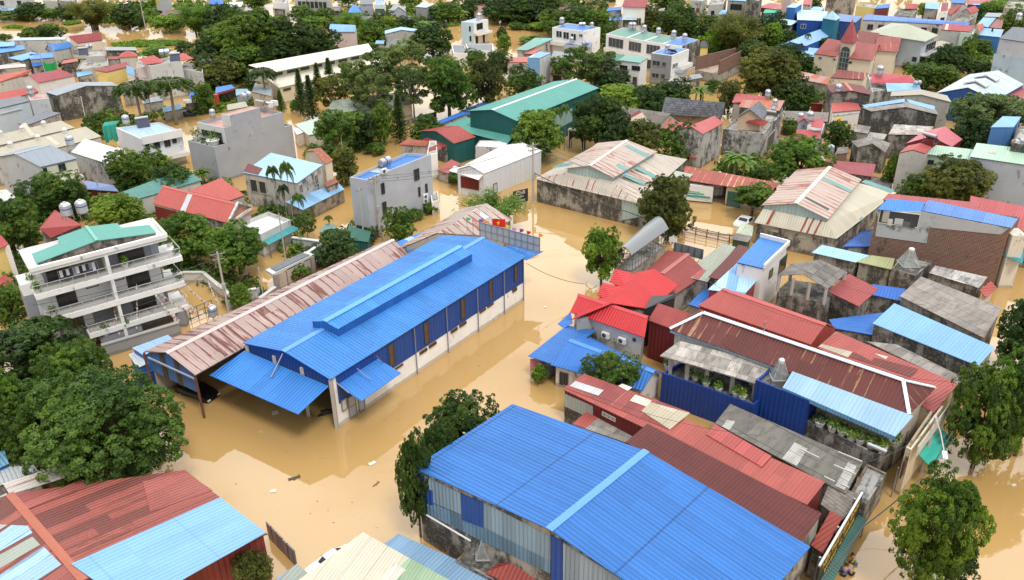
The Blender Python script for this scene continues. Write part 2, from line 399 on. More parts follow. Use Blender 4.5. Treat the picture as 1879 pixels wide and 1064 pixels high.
def opening(B,fr,u0,u1,z0,z1,name='window',fm=None,pm=None,mull=1,fw=.07,out=.05,rows=0):
    a,u,n,Ln=fr;Z=V((0,0,1))
    if u0 > u1:u0,u1=u1,u0
    if z0 > z1:z0,z1=z1,z0
    q=lambda uu,zz,o=0.0:a+u*uu+Z*zz+n*o
    mf=MB();mp_=MB();cu=(u0+u1)/2;cz=(z0+z1)/2;hw=(u1-u0)/2;hh=(z1-z0)/2
    for zz in (z0,z1):mf.obox(q(cu,zz,out/2),u*(hw+fw/2),n*(out),Z*(fw/2))
    for k in [u0,u1]+[u0+(u1-u0)*(i+1)/(mull+1) for i in range(mull)]:mf.obox(q(k,cz,out/2),u*(fw/2),n*(out*.95),Z*(hh-fw/2))
    for i in range(rows):mf.obox(q(cu,z0+(z1-z0)*(i+1)/(rows+1),out/2),u*(hw),n*(out*.8),Z*(fw*.35))
    w_=mf.build(name,fm or paint((.08,.08,.085),.4),B.o)
    mp_.obox(q(cu,cz,out*.42),u*hw,n*out*.42,Z*hh);mp_.build('pane' if name == 'window' else 'panel',pm or glass(),w_)
    return w_
def win(B,i,rects,name='window',**kw):
    """openings on wall i, given by photo pixels of two opposite corners"""
    fr=face(B,i);a,u,n,Ln=fr
    for x0,y0,x1,y1 in rects:
        p=on_plane(x0,y0,a,n)-a;r=on_plane(x1,y1,a,n)-a
        opening(B,fr,p.dot(u),r.dot(u),p.z,r.z,name,**kw)
def wing(B,i,nu,zs,w=1.1,h=1.4,marg=.8,name='window',**kw):
    fr=face(B,i);Ln=fr[3]
    for z in zs:
        for k in range(nu):
            c=marg+(Ln-2*marg)*((k+.5)/nu);opening(B,fr,c-w/2,c+w/2,z-h/2,z+h/2,name,**kw)
def band(B,i,z0,z1,m,name='wall_panel',out=.03,f0=0.0,f1=1.0):
    a,u,n,Ln=face(B,i);mb=MB();c=a+u*(Ln*(f0+f1)/2)+V((0,0,(z0+z1)/2))+n*(out/2)
    mb.obox(c,u*(Ln*(f1-f0)/2),n*(out/2),V((0,0,(z1-z0)/2)));return mb.build(name,m,B.wall if hasattr(B,'wall') else B.o)
def wallpatch(B,i,polys,m,name='wall_panel',out=.03):
    a,u,n,Ln=face(B,i)
    for poly in polys:
        mb=MB();pts=[on_plane(x,y,a,n) for x,y in poly];nn=(pts[1]-pts[0]).cross(pts[2]-pts[0])
        if nn.dot(n) < 0:pts=pts[::-1]
        fr_=[p+n*out for p in pts];mb.poly(fr_);bk=[p+n*.002 for p in pts]
        for k in range(len(pts)):j=(k+1) % len(pts);mb.poly([fr_[j],fr_[k],bk[k],bk[j]])
        mb.build(name,m,B.wall if hasattr(B,'wall') else B.o)
def post(B,px,z1,m,r=.08,z0=-1.2,name='post'):
    """square post standing under the pixel px seen at height z1"""
    p=P(*px,z1);mb=MB();mb.box(p.x-r,p.y-r,z0,p.x+r,p.y+r,z1);return mb.build(name,m,B.o)
# ---------------------------------------------------------------- foliage
def leafmat(dark,light,gloss=.5):
    key=('leaf',dark,light)
    if key in _M:return _M[key]
    m,t,b=newmat('foliage');g=G(t);a=g.n('ShaderNodeAttribute',attribute_name='tint')
    c=g.mix(a.outputs['Fac'],dark,light);r=g.rand()
    c=g.mix(1.0,c,g.vec(g.m('ADD',g.m('MULTIPLY',r,.5),.75),g.m('ADD',g.m('MULTIPLY',r,.36),.82),.9),'MULTIPLY')
    g.put(b.inputs['Base Color'],c);b.inputs['Roughness'].default_value=gloss;b.inputs['Specular IOR Level'].default_value=.35
    tr=g.n('ShaderNodeBsdfTranslucent');g.put(tr.inputs[0],g.mix(1.0,c,(1.2,1.35,.5),'MULTIPLY'))
    ms=g.n('ShaderNodeMixShader');ms.inputs[0].default_value=.4;out=t.nodes['Material Output']
    t.links.new(b.outputs[0],ms.inputs[1]);t.links.new(tr.outputs[0],ms.inputs[2]);t.links.new(ms.outputs[0],out.inputs[0]);_M[key]=m;return m
BARK=paint((.11,.085,.065),.9);BARKL=paint((.26,.23,.2),.9)

def leaves_mesh(name,c,n,s,tint,mat,aspect=.45,droop=None,axis=None):
    """c centres, n normals, s half lengths: one small folded diamond per leaf"""
    rs=np.random.RandomState(len(c) % 9973);N_=len(c)
    n=n/np.maximum(np.linalg.norm(n,axis=1,keepdims=True),1e-6)
    a=rs.normal(size=(N_,3)) if axis is None else axis;a -= n*(a*n).sum(1,keepdims=True);a /= np.maximum(np.linalg.norm(a,axis=1,keepdims=True),1e-6)
    b=np.cross(n,a);s=s[:,None];w_=s*aspect
    vv=np.stack([c-a*s,c+b*w_+n*w_*.35,c+a*s-n*s*.15,c-b*w_+n*w_*.35],1).reshape(-1,3)
    me=bpy.data.meshes.new(name);me.vertices.add(4*N_);me.vertices.foreach_set('co',vv.astype('f').ravel())
    me.loops.add(4*N_);me.loops.foreach_set('vertex_index',np.arange(4*N_,dtype='i'))
    me.polygons.add(N_);me.polygons.foreach_set('loop_start',np.arange(0,4*N_,4,dtype='i'));me.polygons.foreach_set('loop_total',np.full(N_,4,dtype='i'))
    at=me.attributes.new('tint','FLOAT','POINT');at.data.foreach_set('value',np.repeat(np.clip(tint,0,1),4).astype('f'))
    me.materials.append(mat);me.update(calc_edges=True);return me

def crown_lobed(rs,R_,zc,az,nl,nc,nleaf,leaf,lobe=(.34,.5),squash=.8,flat=1.0,spread=.13,low=-.35):
    """lobes carry small leaf domes, so that the crown has clumps, hollows and an uneven outline"""
    cs,ns,ts,ss=[],[],[],[];cent=[]
    for i in range(nl):
        z=low+(1-low)*(i+.5)/nl;z=max(-1,min(1,z+rs.uniform(-.16,.16)));ph=i*2.39996+rs.uniform(-.7,.7);rr=math.sqrt(max(0,1-z*z*.8))
        k=rs.uniform(.42,.86);lc=np.array([math.cos(ph)*rr*R_*k,math.sin(ph)*rr*R_*k,zc+z*az*.74]);lr=R_*rs.uniform(*lobe)*rs.choice([.7,1,1.15]);cent.append(lc)
        lt=rs.uniform(.05,.8)
        for j in range(nc):
            d=rs.normal(size=3);d[2]=d[2]*.8+.3;d /= np.linalg.norm(d)
            cc=lc+d*lr*np.array([1,1,squash*flat])*rs.uniform(.7,1.12);ct=lt+rs.uniform(-.25,.3);sr=R_*spread*rs.uniform(.7,1.3)
            m=nleaf;dd=rs.normal(size=(m,3))+d*1.1+np.array([0,0,.5]);dd /= np.linalg.norm(dd,axis=1,keepdims=True)
            cs.append(cc+dd*sr*np.array([1,1,.75])*rs.uniform(.75,1.1,(m,1)));ns.append(dd*.9+np.array([0,0,.25])+rs.normal(size=(m,3))*.4);ts.append(ct+rs.uniform(-.12,.12,m));ss.append(leaf*rs.uniform(.7,1.3,m))
    return np.concatenate(cs),np.concatenate(ns),np.concatenate(ss),np.concatenate(ts),cent

GREENS={'dark':((.02,.05,.014),(.10,.17,.035)),'mid':((.038,.088,.014),(.185,.285,.04)),'light':((.055,.125,.018),(.235,.37,.05)),
          'olive':((.055,.072,.018),(.20,.215,.05)),'airy':((.065,.105,.036),(.20,.265,.085)),'lime':((.075,.145,.018),(.29,.40,.05))}
_proto={}
def trunk_to(mb,zc,cent,r0,zfork,rs,thin=.35):
    mb.tube([(0,0,-1.5),(.05,.02,zfork*.5),(0,0,zfork)],[r0*1.25,r0,r0*.8],8)
    for lc in cent:
        a=V((0,0,zfork*.9));e=V(lc);mdl=a.lerp(e,.5)+V((0,0,.25));mb.tube([a,mdl,e],[r0*.5,r0*.3,r0*.1],5)
def proto(kind,col,seed):
    key=(kind,col,seed)
    if key in _proto:return _proto[key]
    rs=np.random.RandomState(seed*131+sum(map(ord,kind)));m=leafmat(*GREENS[col]);tb=MB();nm='tree';bark=BARK
    name={'round':'broadleaf_tree','big':'broadleaf_tree','far':'broadleaf_tree','airy':'feathery_tree','conifer':'conifer_tree','palm':'palm_tree','areca':'areca_palm','bamboo':'bamboo_clump','banana':'banana_plant','shrub':'shrub','spread':'spreading_tree'}[kind]
    o=thing(name,'','tree',(0,0,0))
    if kind in ('round','big','far','spread'):
        if kind == 'round':c,n,s,t,ce=crown_lobed(rs,4,4.3,4.3,17,34,15,.25,spread=.12,low=-.75)
        if kind == 'big':c,n,s,t,ce=crown_lobed(rs,4,4.3,4.2,26,60,36,.115,lobe=(.22,.42),spread=.08,low=-.7)
        if kind == 'far':c,n,s,t,ce=crown_lobed(rs,4,5.0,3.2,12,26,8,.42,lobe=(.34,.52))
        if kind == 'spread':c,n,s,t,ce=crown_lobed(rs,4,5.6,2.6,18,40,16,.2,lobe=(.24,.42),squash=.35,low=-.9,spread=.1)
        trunk_to(tb,5,ce,.26,3.0,rs)
    elif kind == 'airy':
        c,n,s,t,ce=crown_lobed(rs,4,5.0,3.4,26,16,18,.2,lobe=(.14,.28),squash=.4,spread=.085,low=-.9);trunk_to(tb,5,ce,.15,3.0,rs);bark=BARKL
    elif kind == 'conifer':
        cs,ns,ss,ts=[],[],[],[]
        for i in range(26):
            z=.9+i*.275;rad=1.55*(1-(i/27)**1.3)+.12
            for k in range(7):
                ph=k*.9+i*1.3+rs.uniform(-.3,.3);q=np.linspace(.15,1,9);q=np.repeat(q,3)
                p=np.stack([np.cos(ph)*rad*q,np.sin(ph)*rad*q,z-.25*q*rad+.3*q*q],1)+rs.normal(size=(len(q),3))*.07;cs.append(p)
                ns.append(np.tile([0,0,1.0],(len(q),1))+rs.normal(size=(len(q),3))*.6);ss.append(rs.uniform(.1,.24,len(q)));ts.append(rs.uniform(0,.7,len(q)))
        c,n,s,t=map(np.concatenate,(cs,ns,ss,ts));tb.tube([(0,0,-1.5),(0,0,4),(0,0,7.8)],[.16,.1,.03],6)
    elif kind in ('palm','areca'):
        R_,Hh,nf=(4.0,7.0,17) if kind == 'palm' else (4.0,7.2,11)
        cs,ns,ss,ts,ax=[],[],[],[],[]
        for k in range(nf):
            ph=k*2.39996;up=.15+1.0*(k/nf) if kind == 'palm' else .3+1.0*(k/nf);q=np.linspace(.06,1,26)
            Ln=R_*(1.05 if up < .8 else .85);dirv=np.array([math.cos(ph),math.sin(ph),0]);sidev=np.array([-math.sin(ph),math.cos(ph),0])
            pts=dirv*(Ln*np.sin(q*1.15)*math.cos(up*.75))[:,None]+np.array([0,0,1])*(Ln*(q*math.sin(up)*.75-.62*q**2.2))[:,None]+np.array([0,0,Hh])
            tb_pts=[V(p) for p in pts[::5]];tb.tube(tb_pts,[.05*(1-i/len(tb_pts))+.012 for i in range(len(tb_pts))],4)
            for sg in (1,-1):
                for rep in range(3):
                    l=.33*np.sin(np.clip(q,.08,1)*2.7+.25)*(1.0 if kind == 'areca' else 1.15)*R_/2.2
                    a=sidev*sg*.8+dirv*.45+np.array([0,0,-.5]);ctr=pts+a*l[:,None]*.9+rs.normal(size=pts.shape)*.05
                    cs.append(ctr);ax.append(np.tile(a,(len(q),1))+rs.normal(size=pts.shape)*.12);ns.append(np.tile([0,0,1.0],(len(q),1))+sidev*sg*.3+rs.normal(size=pts.shape)*.25);ss.append(l);ts.append(rs.uniform(.0,.8,len(q)))
        c,n,s,t,axx=map(np.concatenate,(cs,ns,ss,ts,ax))
        tb.tube([(0,0,-1.5),(.1,0,2),(0,.05,5.5),(0,0,Hh)],[.28,.24,.2,.15] if kind == 'palm' else [.2,.17,.15,.13],8);bark=BARKL
        o.children;me=leaves_mesh('fronds',c,n,s,t,m,.17,axis=axx)
    elif kind == 'bamboo':
        cs,ns,ss,ts=[],[],[],[]
        for k in range(46):
            ph=rs.uniform(0,6.28);out_=4*rs.uniform(.15,1)**.6;q=np.linspace(.25,1,15);hh=8*rs.uniform(.7,1.05)*(1-.35*(out_/4)**2)
            pts=np.stack([math.cos(ph)*(out_*q**2.2+.5),math.sin(ph)*(out_*q**2.2+.5),hh*(q*1.25-.27*q**3)],1);tb.tube([V((math.cos(ph)*.5,math.sin(ph)*.5,-1))]+[V(p) for p in pts[::5]],[.05,.045,.035,.02],4)
            lt=rs.uniform(.1,.9)
            for p in pts:
                mm=13;cs.append(p+rs.normal(size=(mm,3))*np.array([.42,.42,.3]));ns.append(rs.normal(size=(mm,3))*.6+np.array([0,0,.7]));ss.append(rs.uniform(.18,.4,mm));ts.append(lt+rs.uniform(-.2,.2,mm))
        c,n,s,t=map(np.concatenate,(cs,ns,ss,ts))
    elif kind == 'banana':
        mb=MB()
        for st in range(4):
            bx,by=rs.uniform(-1,1,2);tb.tube([(bx,by,-1),(bx,by,2.6)],[.2,.13],7)
            for k in range(9):
                ph=k*2.4+st;up=rs.uniform(.35,1.25);Ln=rs.uniform(2.2,3.2);prev=None
                for j in range(8):
                    q=j/7;x=math.cos(ph);y=math.sin(ph);rr=Ln*q*math.cos(up*(1-q*.55));zz=2.5+Ln*(q*math.sin(up)-.62*q*q);wd=.42*math.sin(.25+2.8*q*.98)
                    p=V((bx+x*rr,by+y*rr,zz));sd_=V((-y,x,.15))*max(wd,.03);cur=(p+sd_,p,p-V((-y,x,-.15))*max(wd,.03))
                    if prev:mb.poly([prev[0],prev[1],cur[1],cur[0]]);mb.poly([prev[1],prev[2],cur[2],cur[1]])
                    prev=cur
        ld=mb.build('leaves',m,o);at=ld.data.attributes.new('tint','FLOAT','POINT');at.data.foreach_set('value',np.repeat(rs.uniform(.2,1,len(mb.v)//8+1),8)[:len(mb.v)].astype('f'))
        tb.build('stem',paint((.18,.22,.08),.7),o);_proto[key]=[o,False];return _proto[key]
    elif kind == 'shrub':
        c,n,s,t,ce=crown_lobed(rs,4,3.2,3.6,14,30,13,.3,lobe=(.26,.45),low=-.5);tb.tube([(0,0,-1),(0,0,3)],[.2,.1],6)
    if kind not in ('palm','areca'):me=leaves_mesh('crown',c,n,s,t,m,{'bamboo':.2,'conifer':.35,'airy':.4}.get(kind,.5))
    co_=bpy.data.objects.new('fronds' if kind in ('palm','areca') else 'crown',me);C.objects.link(co_);co_.parent=o
    tb.build('stem' if kind in ('bamboo','shrub') else 'trunk',bark,o,smooth=True);_proto[key]=[o,False];return _proto[key]
_tn=[0]
def T(kind,col,xb,yb,yt,wpx,label,cat=None,group=None,xt=None,z0=0.0,seed=None,wy=None):
    """tree standing at photo pixel (xb, yb), top seen at yt, crown wpx wide"""
    _tn[0] += 1;sd_=(_tn[0] % 3) if seed is None else seed;pr=proto(kind,col,sd_ if kind not in ('palm','areca','banana','bamboo') else sd_ % 2)
    p=P(xb,yb,z0);h=max(1.0,H((xb if xt is None else xt,yt),(xb,yb)) -z0) if z0 == 0 else max(.6,top_above(p,yt)-z0)
    R_=wpx/2*mpp(p+V((0,0,h*.6)));sx=R_/4.1
    hz={'round':8.5,'big':8.3,'far':8.4,'airy':8.0,'spread':8.0,'conifer':8.0,'palm':8.2,'areca':8.6,'bamboo':8.0,'banana':4.3,'shrub':7.0}[kind]
    if kind == 'conifer':sx=R_/1.6
    if kind == 'banana':sx=R_/3.0
    sc=(sx,sx*(1 if wy is None else wy),h/hz);rz=rnd.uniform(0,6.28);cat=cat or {'shrub':'bush','banana':'banana plant','bamboo':'bamboo','palm':'palm tree','areca':'palm tree'}.get(kind,'tree')
    if not pr[1]:
        pr[1]=True;o=pr[0];o.location=p;o.rotation_euler=(0,0,rz);o.scale=sc;o['label']=label
        if group:o['group']=group
    else:
        o=dup(pr[0],p,rz,sc,label);
        if group:o['group']=group
        elif 'group' in o:del o['group']
    o['category']=cat;return o
def top_above(p,yt):
    """height at which the vertical through p is seen on photo row yt"""
    lo,hi=p.z,p.z+60
    for _ in range(40):
        m_=(lo+hi)/2;q=V((p.x,p.y,m_))-CO;y=532-FPX*q.dot(_u)/q.dot(_f)
        if y > yt:lo=m_
        else:hi=m_
    return lo

# ---------------------------------------------------------------- things on roofs and streets
STEEL=paint((.46,.47,.48),.38,.8,.02);STEELD=paint((.3,.3,.3),.5,.6);IRON=paint((.06,.06,.06),.6);WOODP=paint((.2,.18,.16),.8);CONCP=paint((.42,.4,.37),.85)
_pp={}
def place(key,make,loc,rz=0.0,sc=1.0,label='',group=None):
    if key not in _pp:
        o=_pp[key]=make();o.location=loc;o.rotation_euler=(0,0,rz);o.scale=(sc,)*3;o['label']=label
        if group:o['group']=group
        return o
    o=dup(_pp[key],loc,rz,sc,label,group)
    if not group and 'group' in o:del o['group']
    return o
def mk_tank():
    o=thing('water_tank','','water tank',(0,0,0));b=MB()
    pr=[(.0,.5),(.52,.5)]
    for i in range(9):pr += [(.55,.53+i*.12),(.58,.58+i*.12)]
    pr += [(.55,1.62),(.4,1.78),(.16,1.86),(.16,1.92),(0,1.93)]
    b.lathe(pr,14);tk=b.build('tank',STEEL,o,smooth=False)
    b=MB();b.tube([(0,0,1.2),(0,0,1.32)],.592,14);b.build('brand_band',paint((.05,.11,.33),.4),tk)
    b=MB()
    for sx in (-.42,.42):
        for sy in (-.42,.42):b.bar((sx,sy,-.05),(sx,sy,.5),.06)
        b.bar((sx,-.42,.47),(sx,.42,.47),.06);b.bar((-.42,sx,.47),(.42,sx,.47),.06)
        b.bar((sx,-.42,.22),(sx,.42,.22),.04)
    b.build('stand',STEELD,o);return o
def mk_htank():
    o=thing('water_tank','','water tank',(0,0,0));b=MB()
    b.tube([(-.95,0,.8),(-.85,0,.8),(.85,0,.8),(.95,0,.8)],[.3,.55,.55,.3],14);tk=b.build('tank',STEEL,o,smooth=False)
    b=MB();b.tube([(-.1,0,.8),(.1,0,.8)],.562,14);b.tube([(0,0,1.3),(0,0,1.45)],.16,8);b.build('brand_band',paint((.05,.11,.33),.4),tk)
    b=MB()
    for sx in (-.6,.6):
        for sy in (-.35,.35):b.bar((sx,sy,-.05),(sx,sy,.45),.06)
        b.bar((sx,-.45,.35),(sx,.45,.35),.06)
    b.bar((-.6,0,.35),(.6,0,.35),.06)
    b.build('stand',STEELD,o);return o
def mk_solar():
    o=thing('solar_water_heater','','water heater',(0,0,0));b=MB();b.tube([(-1,0,1.15),(1,0,1.15)],.24,10);b.build('tank',STEEL,o)
    b=MB()
    for i in range(12):x=-.88+i*.16;b.tube([(x,-.1,1.05),(x,-1.5,.12)],.035,5)
    b.obox((0,-.8,.5),(.95,0,0),(0,.72,.48),(0,-.02,.03));b.build('collector',paint((.05,.06,.1),.3),o)
    b=MB()
    for sx in (-.8,.8):b.bar((sx,0,0),(sx,0,1.0),.05);b.bar((sx,-1.5,0),(sx,0,1.0),.04);b.bar((sx,-1.5,0.02),(sx,0,0.02),.04);b.bar((-.8,0,.5),(.8,0,.5),.04)
    b.build('stand',STEELD,o);return o
def mk_ac():
    o=thing('air_conditioner','','air conditioner',(0,0,0));b=MB();b.box(-.42,-.3,0,.42,0,.6);b.build('casing',paint((.75,.75,.73),.5),o)
    b=MB();b.tube([(-.1,-.3,.3),(-.1,-.33,.3)],.23,14);b.box(-.42,-.02,-.06,-.36,.12,0);b.box(.36,-.02,-.06,.42,.12,0);b.build('fan_grille',IRON,o);return o
def mk_pole():
    o=thing('utility_pole','','pole',(0,0,0));b=MB();b.tube([(0,0,-1.3),(0,0,4),(0,0,8.5)],[.17,.14,.1],10);b.build('shaft',CONCP,o)
    for z,hw in ((8.2,.9),(7.5,.7)):
        b=MB();b.bar((-hw,0,z),(hw,0,z),.09);b.bar((-hw*.7,0,z),(0,0,z-.5),.04);b.bar((hw*.7,0,z),(0,0,z-.5),.04);a=b.build('crossarm',STEELD,o)
        for x in (-hw,-hw*.4,hw*.4,hw):b=MB();b.lathe([(.03,z),(.06,z+.08),(.03,z+.14),(.06,z+.2),(.02,z+.26)],7,(x,0,0));b.build('insulator',paint((.2,.08,.05),.3),a)
    b=MB();b.box(-.25,-.32,3.6,.25,-.12,4.3);b.build('meter_box',paint((.35,.36,.36),.5),o);return o
def mk_post():
    o=thing('utility_pole','','pole',(0,0,0));b=MB();b.tube([(0,0,-1.3),(0,0,8.5)],[.14,.09],9);b.build('shaft',CONCP,o)
    b=MB();b.bar((-.5,0,8.1),(.5,0,8.1),.08);a=b.build('crossarm',STEELD,o)
    for x in (-.45,.45):b=MB();b.lathe([(.03,8.1),(.06,8.2),(.02,8.36)],6,(x,0,0));b.build('insulator',paint((.2,.08,.05),.3),a)
    return o
def pole(kind,base,yt,label,rz=0.0,group=None):
    p=P(*base);h=top_above(p,yt);return place('pole'+kind,mk_pole if kind == 'a' else mk_post,p,rz,h/8.5,label,group)
def cable(pts,label,sag=.6,r=.022,name='power_cable',cat='cable',mat=None):
    """hanging cable through world points"""
    b=MB();out=[]
    for i in range(len(pts)-1):
        a,c=V(pts[i]),V(pts[i+1])
        for k in range(13):
            if k == 0 and i:continue
            q=k/12;out.append(a.lerp(c,q)-V((0,0,sag*4*q*(1-q))))
    b.tube(out,r,5);return tag(b.build(name,mat or IRON,None,out[0]),label,cat)
def flag(base,z0,yt,col,label,star=False,w_=.9,h_=.6,rz=.3,tri=True):
    p=P(*base,z0);t_=top_above(p,yt);o=thing('flag',label,'flag',p);b=MB();b.tube([p-V((0,0,.3)),V((p.x,p.y,t_))],.025,6);b.build('staff',STEELD,o)
    b=MB();d=V((math.cos(rz),math.sin(rz),0));sd_=V((-d.y,d.x,0));n_=6;tp=V((p.x,p.y,t_-.03));pr=None
    for i in range(n_+1):
        q=i/n_;k=(1-.8*q) if tri else 1;a=tp+d*(w_*q)+sd_*(.09*math.sin(q*7))-V((0,0,.12*q+(h_*(1-k)/2)));c=a-V((0,0,h_*k))
        if pr:b.poly([pr[1],c,a,pr[0]],[(0,0)]*4)
        pr=(a,c)
    cl=b.build('cloth',paint(col,.8),o)
    if star:
        for side in (.012,-.012):
            b=MB();c0=tp+d*(w_*.5)-V((0,0,.06+h_*.5))+sd_*(.09*math.sin(3.5)+side);pts=[]
            for k in range(10):a=math.pi/2+k*math.pi/5;r_=(.2 if k % 2 == 0 else .08)*h_/.6;pts.append(c0+d*math.cos(a)*r_+V((0,0,math.sin(a)*r_)))
            for k in range(10):b.poly([c0,pts[k],pts[(k+1) % 10]],[(0,0)]*3)
            b.build('star',paint((.8,.55,.02),.7),cl)
    return o
_sh=[0]
def pot(p,label,h=.9,r=.35,col='mid',pc=(.6,.6,.58)):
    o=thing('potted_plant',label,'potted plant',p);b=MB();p=V(p);b.lathe([(.0,0),(r*.45,0),(r*.65,h*.35),(r*.7,h*.36),(r*.5,h*.34),(0,h*.33)],9,p);b.build('pot',paint(pc,.7),o)
    _sh[0] += 1;rs=np.random.RandomState(_sh[0]);n_=90;d=rs.normal(size=(n_,3));d[:,2]=np.abs(d[:,2])*.9+.1;d /= np.linalg.norm(d,axis=1,keepdims=True)
    c=d*np.array([r,r,h*.6])*rs.uniform(.35,1.05,(n_,1))+np.array([0,0,h*.38]);me=leaves_mesh('foliage',c,d+rs.normal(size=(n_,3))*.5,rs.uniform(.08,.17,n_)*(h/.9)**.5,rs.uniform(0,1,n_),leafmat(*GREENS[col]),.35,axis=d+np.array([0,0,.6]))
    f_=bpy.data.objects.new('foliage',me);C.objects.link(f_);f_.parent=o;return o
def mesh_text(body,size,mat,name,parent,mtx,extrude=.01):
    cu=bpy.data.curves.new('lettering','FONT');cu.body=body;cu.size=size;cu.extrude=extrude;cu.align_x='CENTER';cu.align_y='CENTER'
    to=bpy.data.objects.new('lettering',cu);C.objects.link(to);dg=bpy.context.evaluated_depsgraph_get();me=bpy.data.meshes.new_from_object(to.evaluated_get(dg));bpy.data.objects.remove(to)
    me.transform(mtx);me.materials.clear();me.materials.append(mat);o=bpy.data.objects.new(name,me);C.objects.link(o)
    if parent is not None:
        o.parent=parent;org=ORG.get(parent.name,V((0,0,0)));me.transform(Matrix.Translation(-org));ORG[o.name]=org
    return o
def on_frame(c,u,n):
    """matrix that lays text at c, reading along u, facing n"""
    u=V(u).normalized();n=V(n).normalized();v=n.cross(u);return Matrix(((u.x,v.x,n.x,c[0]),(u.y,v.y,n.y,c[1]),(u.z,v.z,n.z,c[2]),(0,0,0,1)))
def tank(px,z,label,sc=1.0,kind='v',rz=None,group=None):
    return place('tank'+kind,{'v':mk_tank,'h':mk_htank,'s':mk_solar}[kind],P(*px,z),rnd.uniform(0,6) if rz is None else rz,sc*.82,label,group)
# ---------------------------------------------------------------- flood water and ground
wm,wt,wb=newmat('flood_water');g=G(wt);tcn=g.n('ShaderNodeTexCoord');oc=tcn.outputs['Object']
k1=g.noise(oc,.03,4);c=g.mix(k1,(.40,.245,.085),(.48,.305,.12))
g.put(wb.inputs['Base Color'],c);wb.inputs['Roughness'].default_value=.03;wb.inputs['IOR'].default_value=1.46;wb.inputs['Specular IOR Level'].default_value=.95
mp_=g.n('ShaderNodeMapping');wt.links.new(oc,mp_.inputs[0]);mp_.inputs['Scale'].default_value=(1.2,.7,1);mp_.inputs['Rotation'].default_value=(0,0,.5)
hh=g.m('ADD',g.noise(mp_.outputs[0],1.6,3),g.m('MULTIPLY',g.noise(mp_.outputs[0],.35,2),1.5))
g.put(wb.inputs['Normal'],g.bump(hh,.09,.05))
mb=MB();n_=24;S0,S1=-900,1500
for i in range(n_):
    for j in range(n_):
        q=lambda a:-1200+a*100
        mb.poly([(q(i),q(j)+300,0),(q(i+1),q(j)+300,0),(q(i+1),q(j+1)+300,0),(q(i),q(j+1)+300,0)])
tag(mb.build('flood_water',wm),'muddy ochre flood water lying still between all the buildings','water',kind='structure')

# ---------------------------------------------------------------- long blue warehouse
blue_roof=sheet((.042,.20,.55),period=.34,panel=1.02,var=.09,dirt=.42,seam=.22,bump=.75)
blue_awn=sheet((.04,.19,.56),period=.34,panel=1.02,var=.08,dirt=.35,seam=.3)
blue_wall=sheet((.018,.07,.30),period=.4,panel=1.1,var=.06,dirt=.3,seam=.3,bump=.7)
B=bld('warehouse','long blue metal warehouse with a raised roof vent, blue over white walls, open front end','warehouse',
        [(606,696),(966,470),(812,431),(445,629)],5.5,rise=1.0,ov=.25,wall=plaster((.72,.71,.68),.12),rm=blue_roof,cap=(.09,.27,.66),walls=False)
BW=B;mw=MB();W=B.W                                    # white lower walls with an open front bay
def wallq(a,b,z0,z1):mw.poly([(a.x,a.y,z0),(b.x,b.y,z0),(b.x,b.y,z1),(a.x,a.y,z1)])
wallq(W[0],W[1],-1.3,5.4);wallq(W[1],W[2],-1.3,5.6);wallq(W[2],W[3],-1.3,5.4)
a0=W[0].lerp(W[3],.0)
B.wall=mw.build('wall',plaster((.83,.83,.82),.04),B.o)
band(B,0,2.35,5.38,blue_wall,out=.06,f0=.02)
m_=MB();t0=(W[0]+W[3])/2;e=V((0,0,0))
m_.poly([V((W[0].x,W[0].y,4.1)),V((W[0].x,W[0].y,5.42)),V((t0.x,t0.y,6.36)),V((W[3].x,W[3].y,5.42)),V((W[3].x,W[3].y,4.1))]);m_.build('gable_panel',blue_wall,B.wall)
m_=MB()
for k in (0,.33,.66,1):p=W[0].lerp(W[3],k);m_.box(p.x-.16,p.y-.16,-1.3,p.x+.16,p.y+.16,5.3)
m_.build('column',CONCP,B.o)
# brown louvre windows, strip lights and low windows along the street side
lou=paint((.10,.065,.04),.6);fr=face(B,0);Lw=fr[3]
for (x0,y0,x1,y1) in ((711,634,724,667),(776,594,787,626),(844,551,853,581),(896,515,903,546),(943,488,949,513)):
    win(B,0,[(x0,y0,x1,y1)],fm=IRON,pm=lou,mull=0,rows=1,out=.1,fw=.05)
for (x0,y0,x1,y1) in ((724,678,738,667),(770,650,782,638),(787,638,799,626),(827,611,838,600),(843,600,854,589),(880,574,890,565),(894,564,904,555),(940,536,947,527)):
    win(B,0,[(x0,y0,x1,y1)],fm=paint((.12,.06,.035),.6),pm=paint((.07,.03,.02),.4),mull=1,out=.09)
for px in (758,817,874,923,963):
    m_=MB();a_,u_,n_,_=fr;p=on_plane(px,600-(px-758)*.62,a_,n_);k=(p-a_).dot(u_)
    if px == 963:k=Lw-.1
    p=a_+u_*k+n_*.12;m_.tube([(p.x,p.y,5.3),(p.x,p.y,-.6)],.06,7);m_.build('downpipe',paint((.2,.22,.28),.5),B.o)
win(B,0,[(625,735,636,748)],'notice_board',fm=STEELD,pm=paint((.6,.6,.58),.6),mull=0,out=.1)
win(B,0,[(637,730,654,758),(655,722,669,748)],'door',fm=STEELD,pm=paint((.38,.4,.42),.5),mull=0,rows=1,out=.09)
awning(B,'front_awning',[(449,643),(603,708),(547,760),(384,688)],[4.75,4.75,3.9,3.9],sheet((.035,.2,.6),period=.34,panel=1.0,var=.1,dirt=.3,seam=.2,bump=.75))
awning(B,'side_awning',[(613,701),(688,655),(736,684),(663,736)],[4.5,4.5,3.6,3.6],blue_awn)
awning(B,'rear_awning',[(937,447),(997,461),(966,477),(915,462)],[5.0,4.7,4.7,5.0],blue_awn)
m_=MB();m_.bar(P(519,649,6.1),P(498,692,4.5),.09);m_.build('strut',STEEL,B.o)
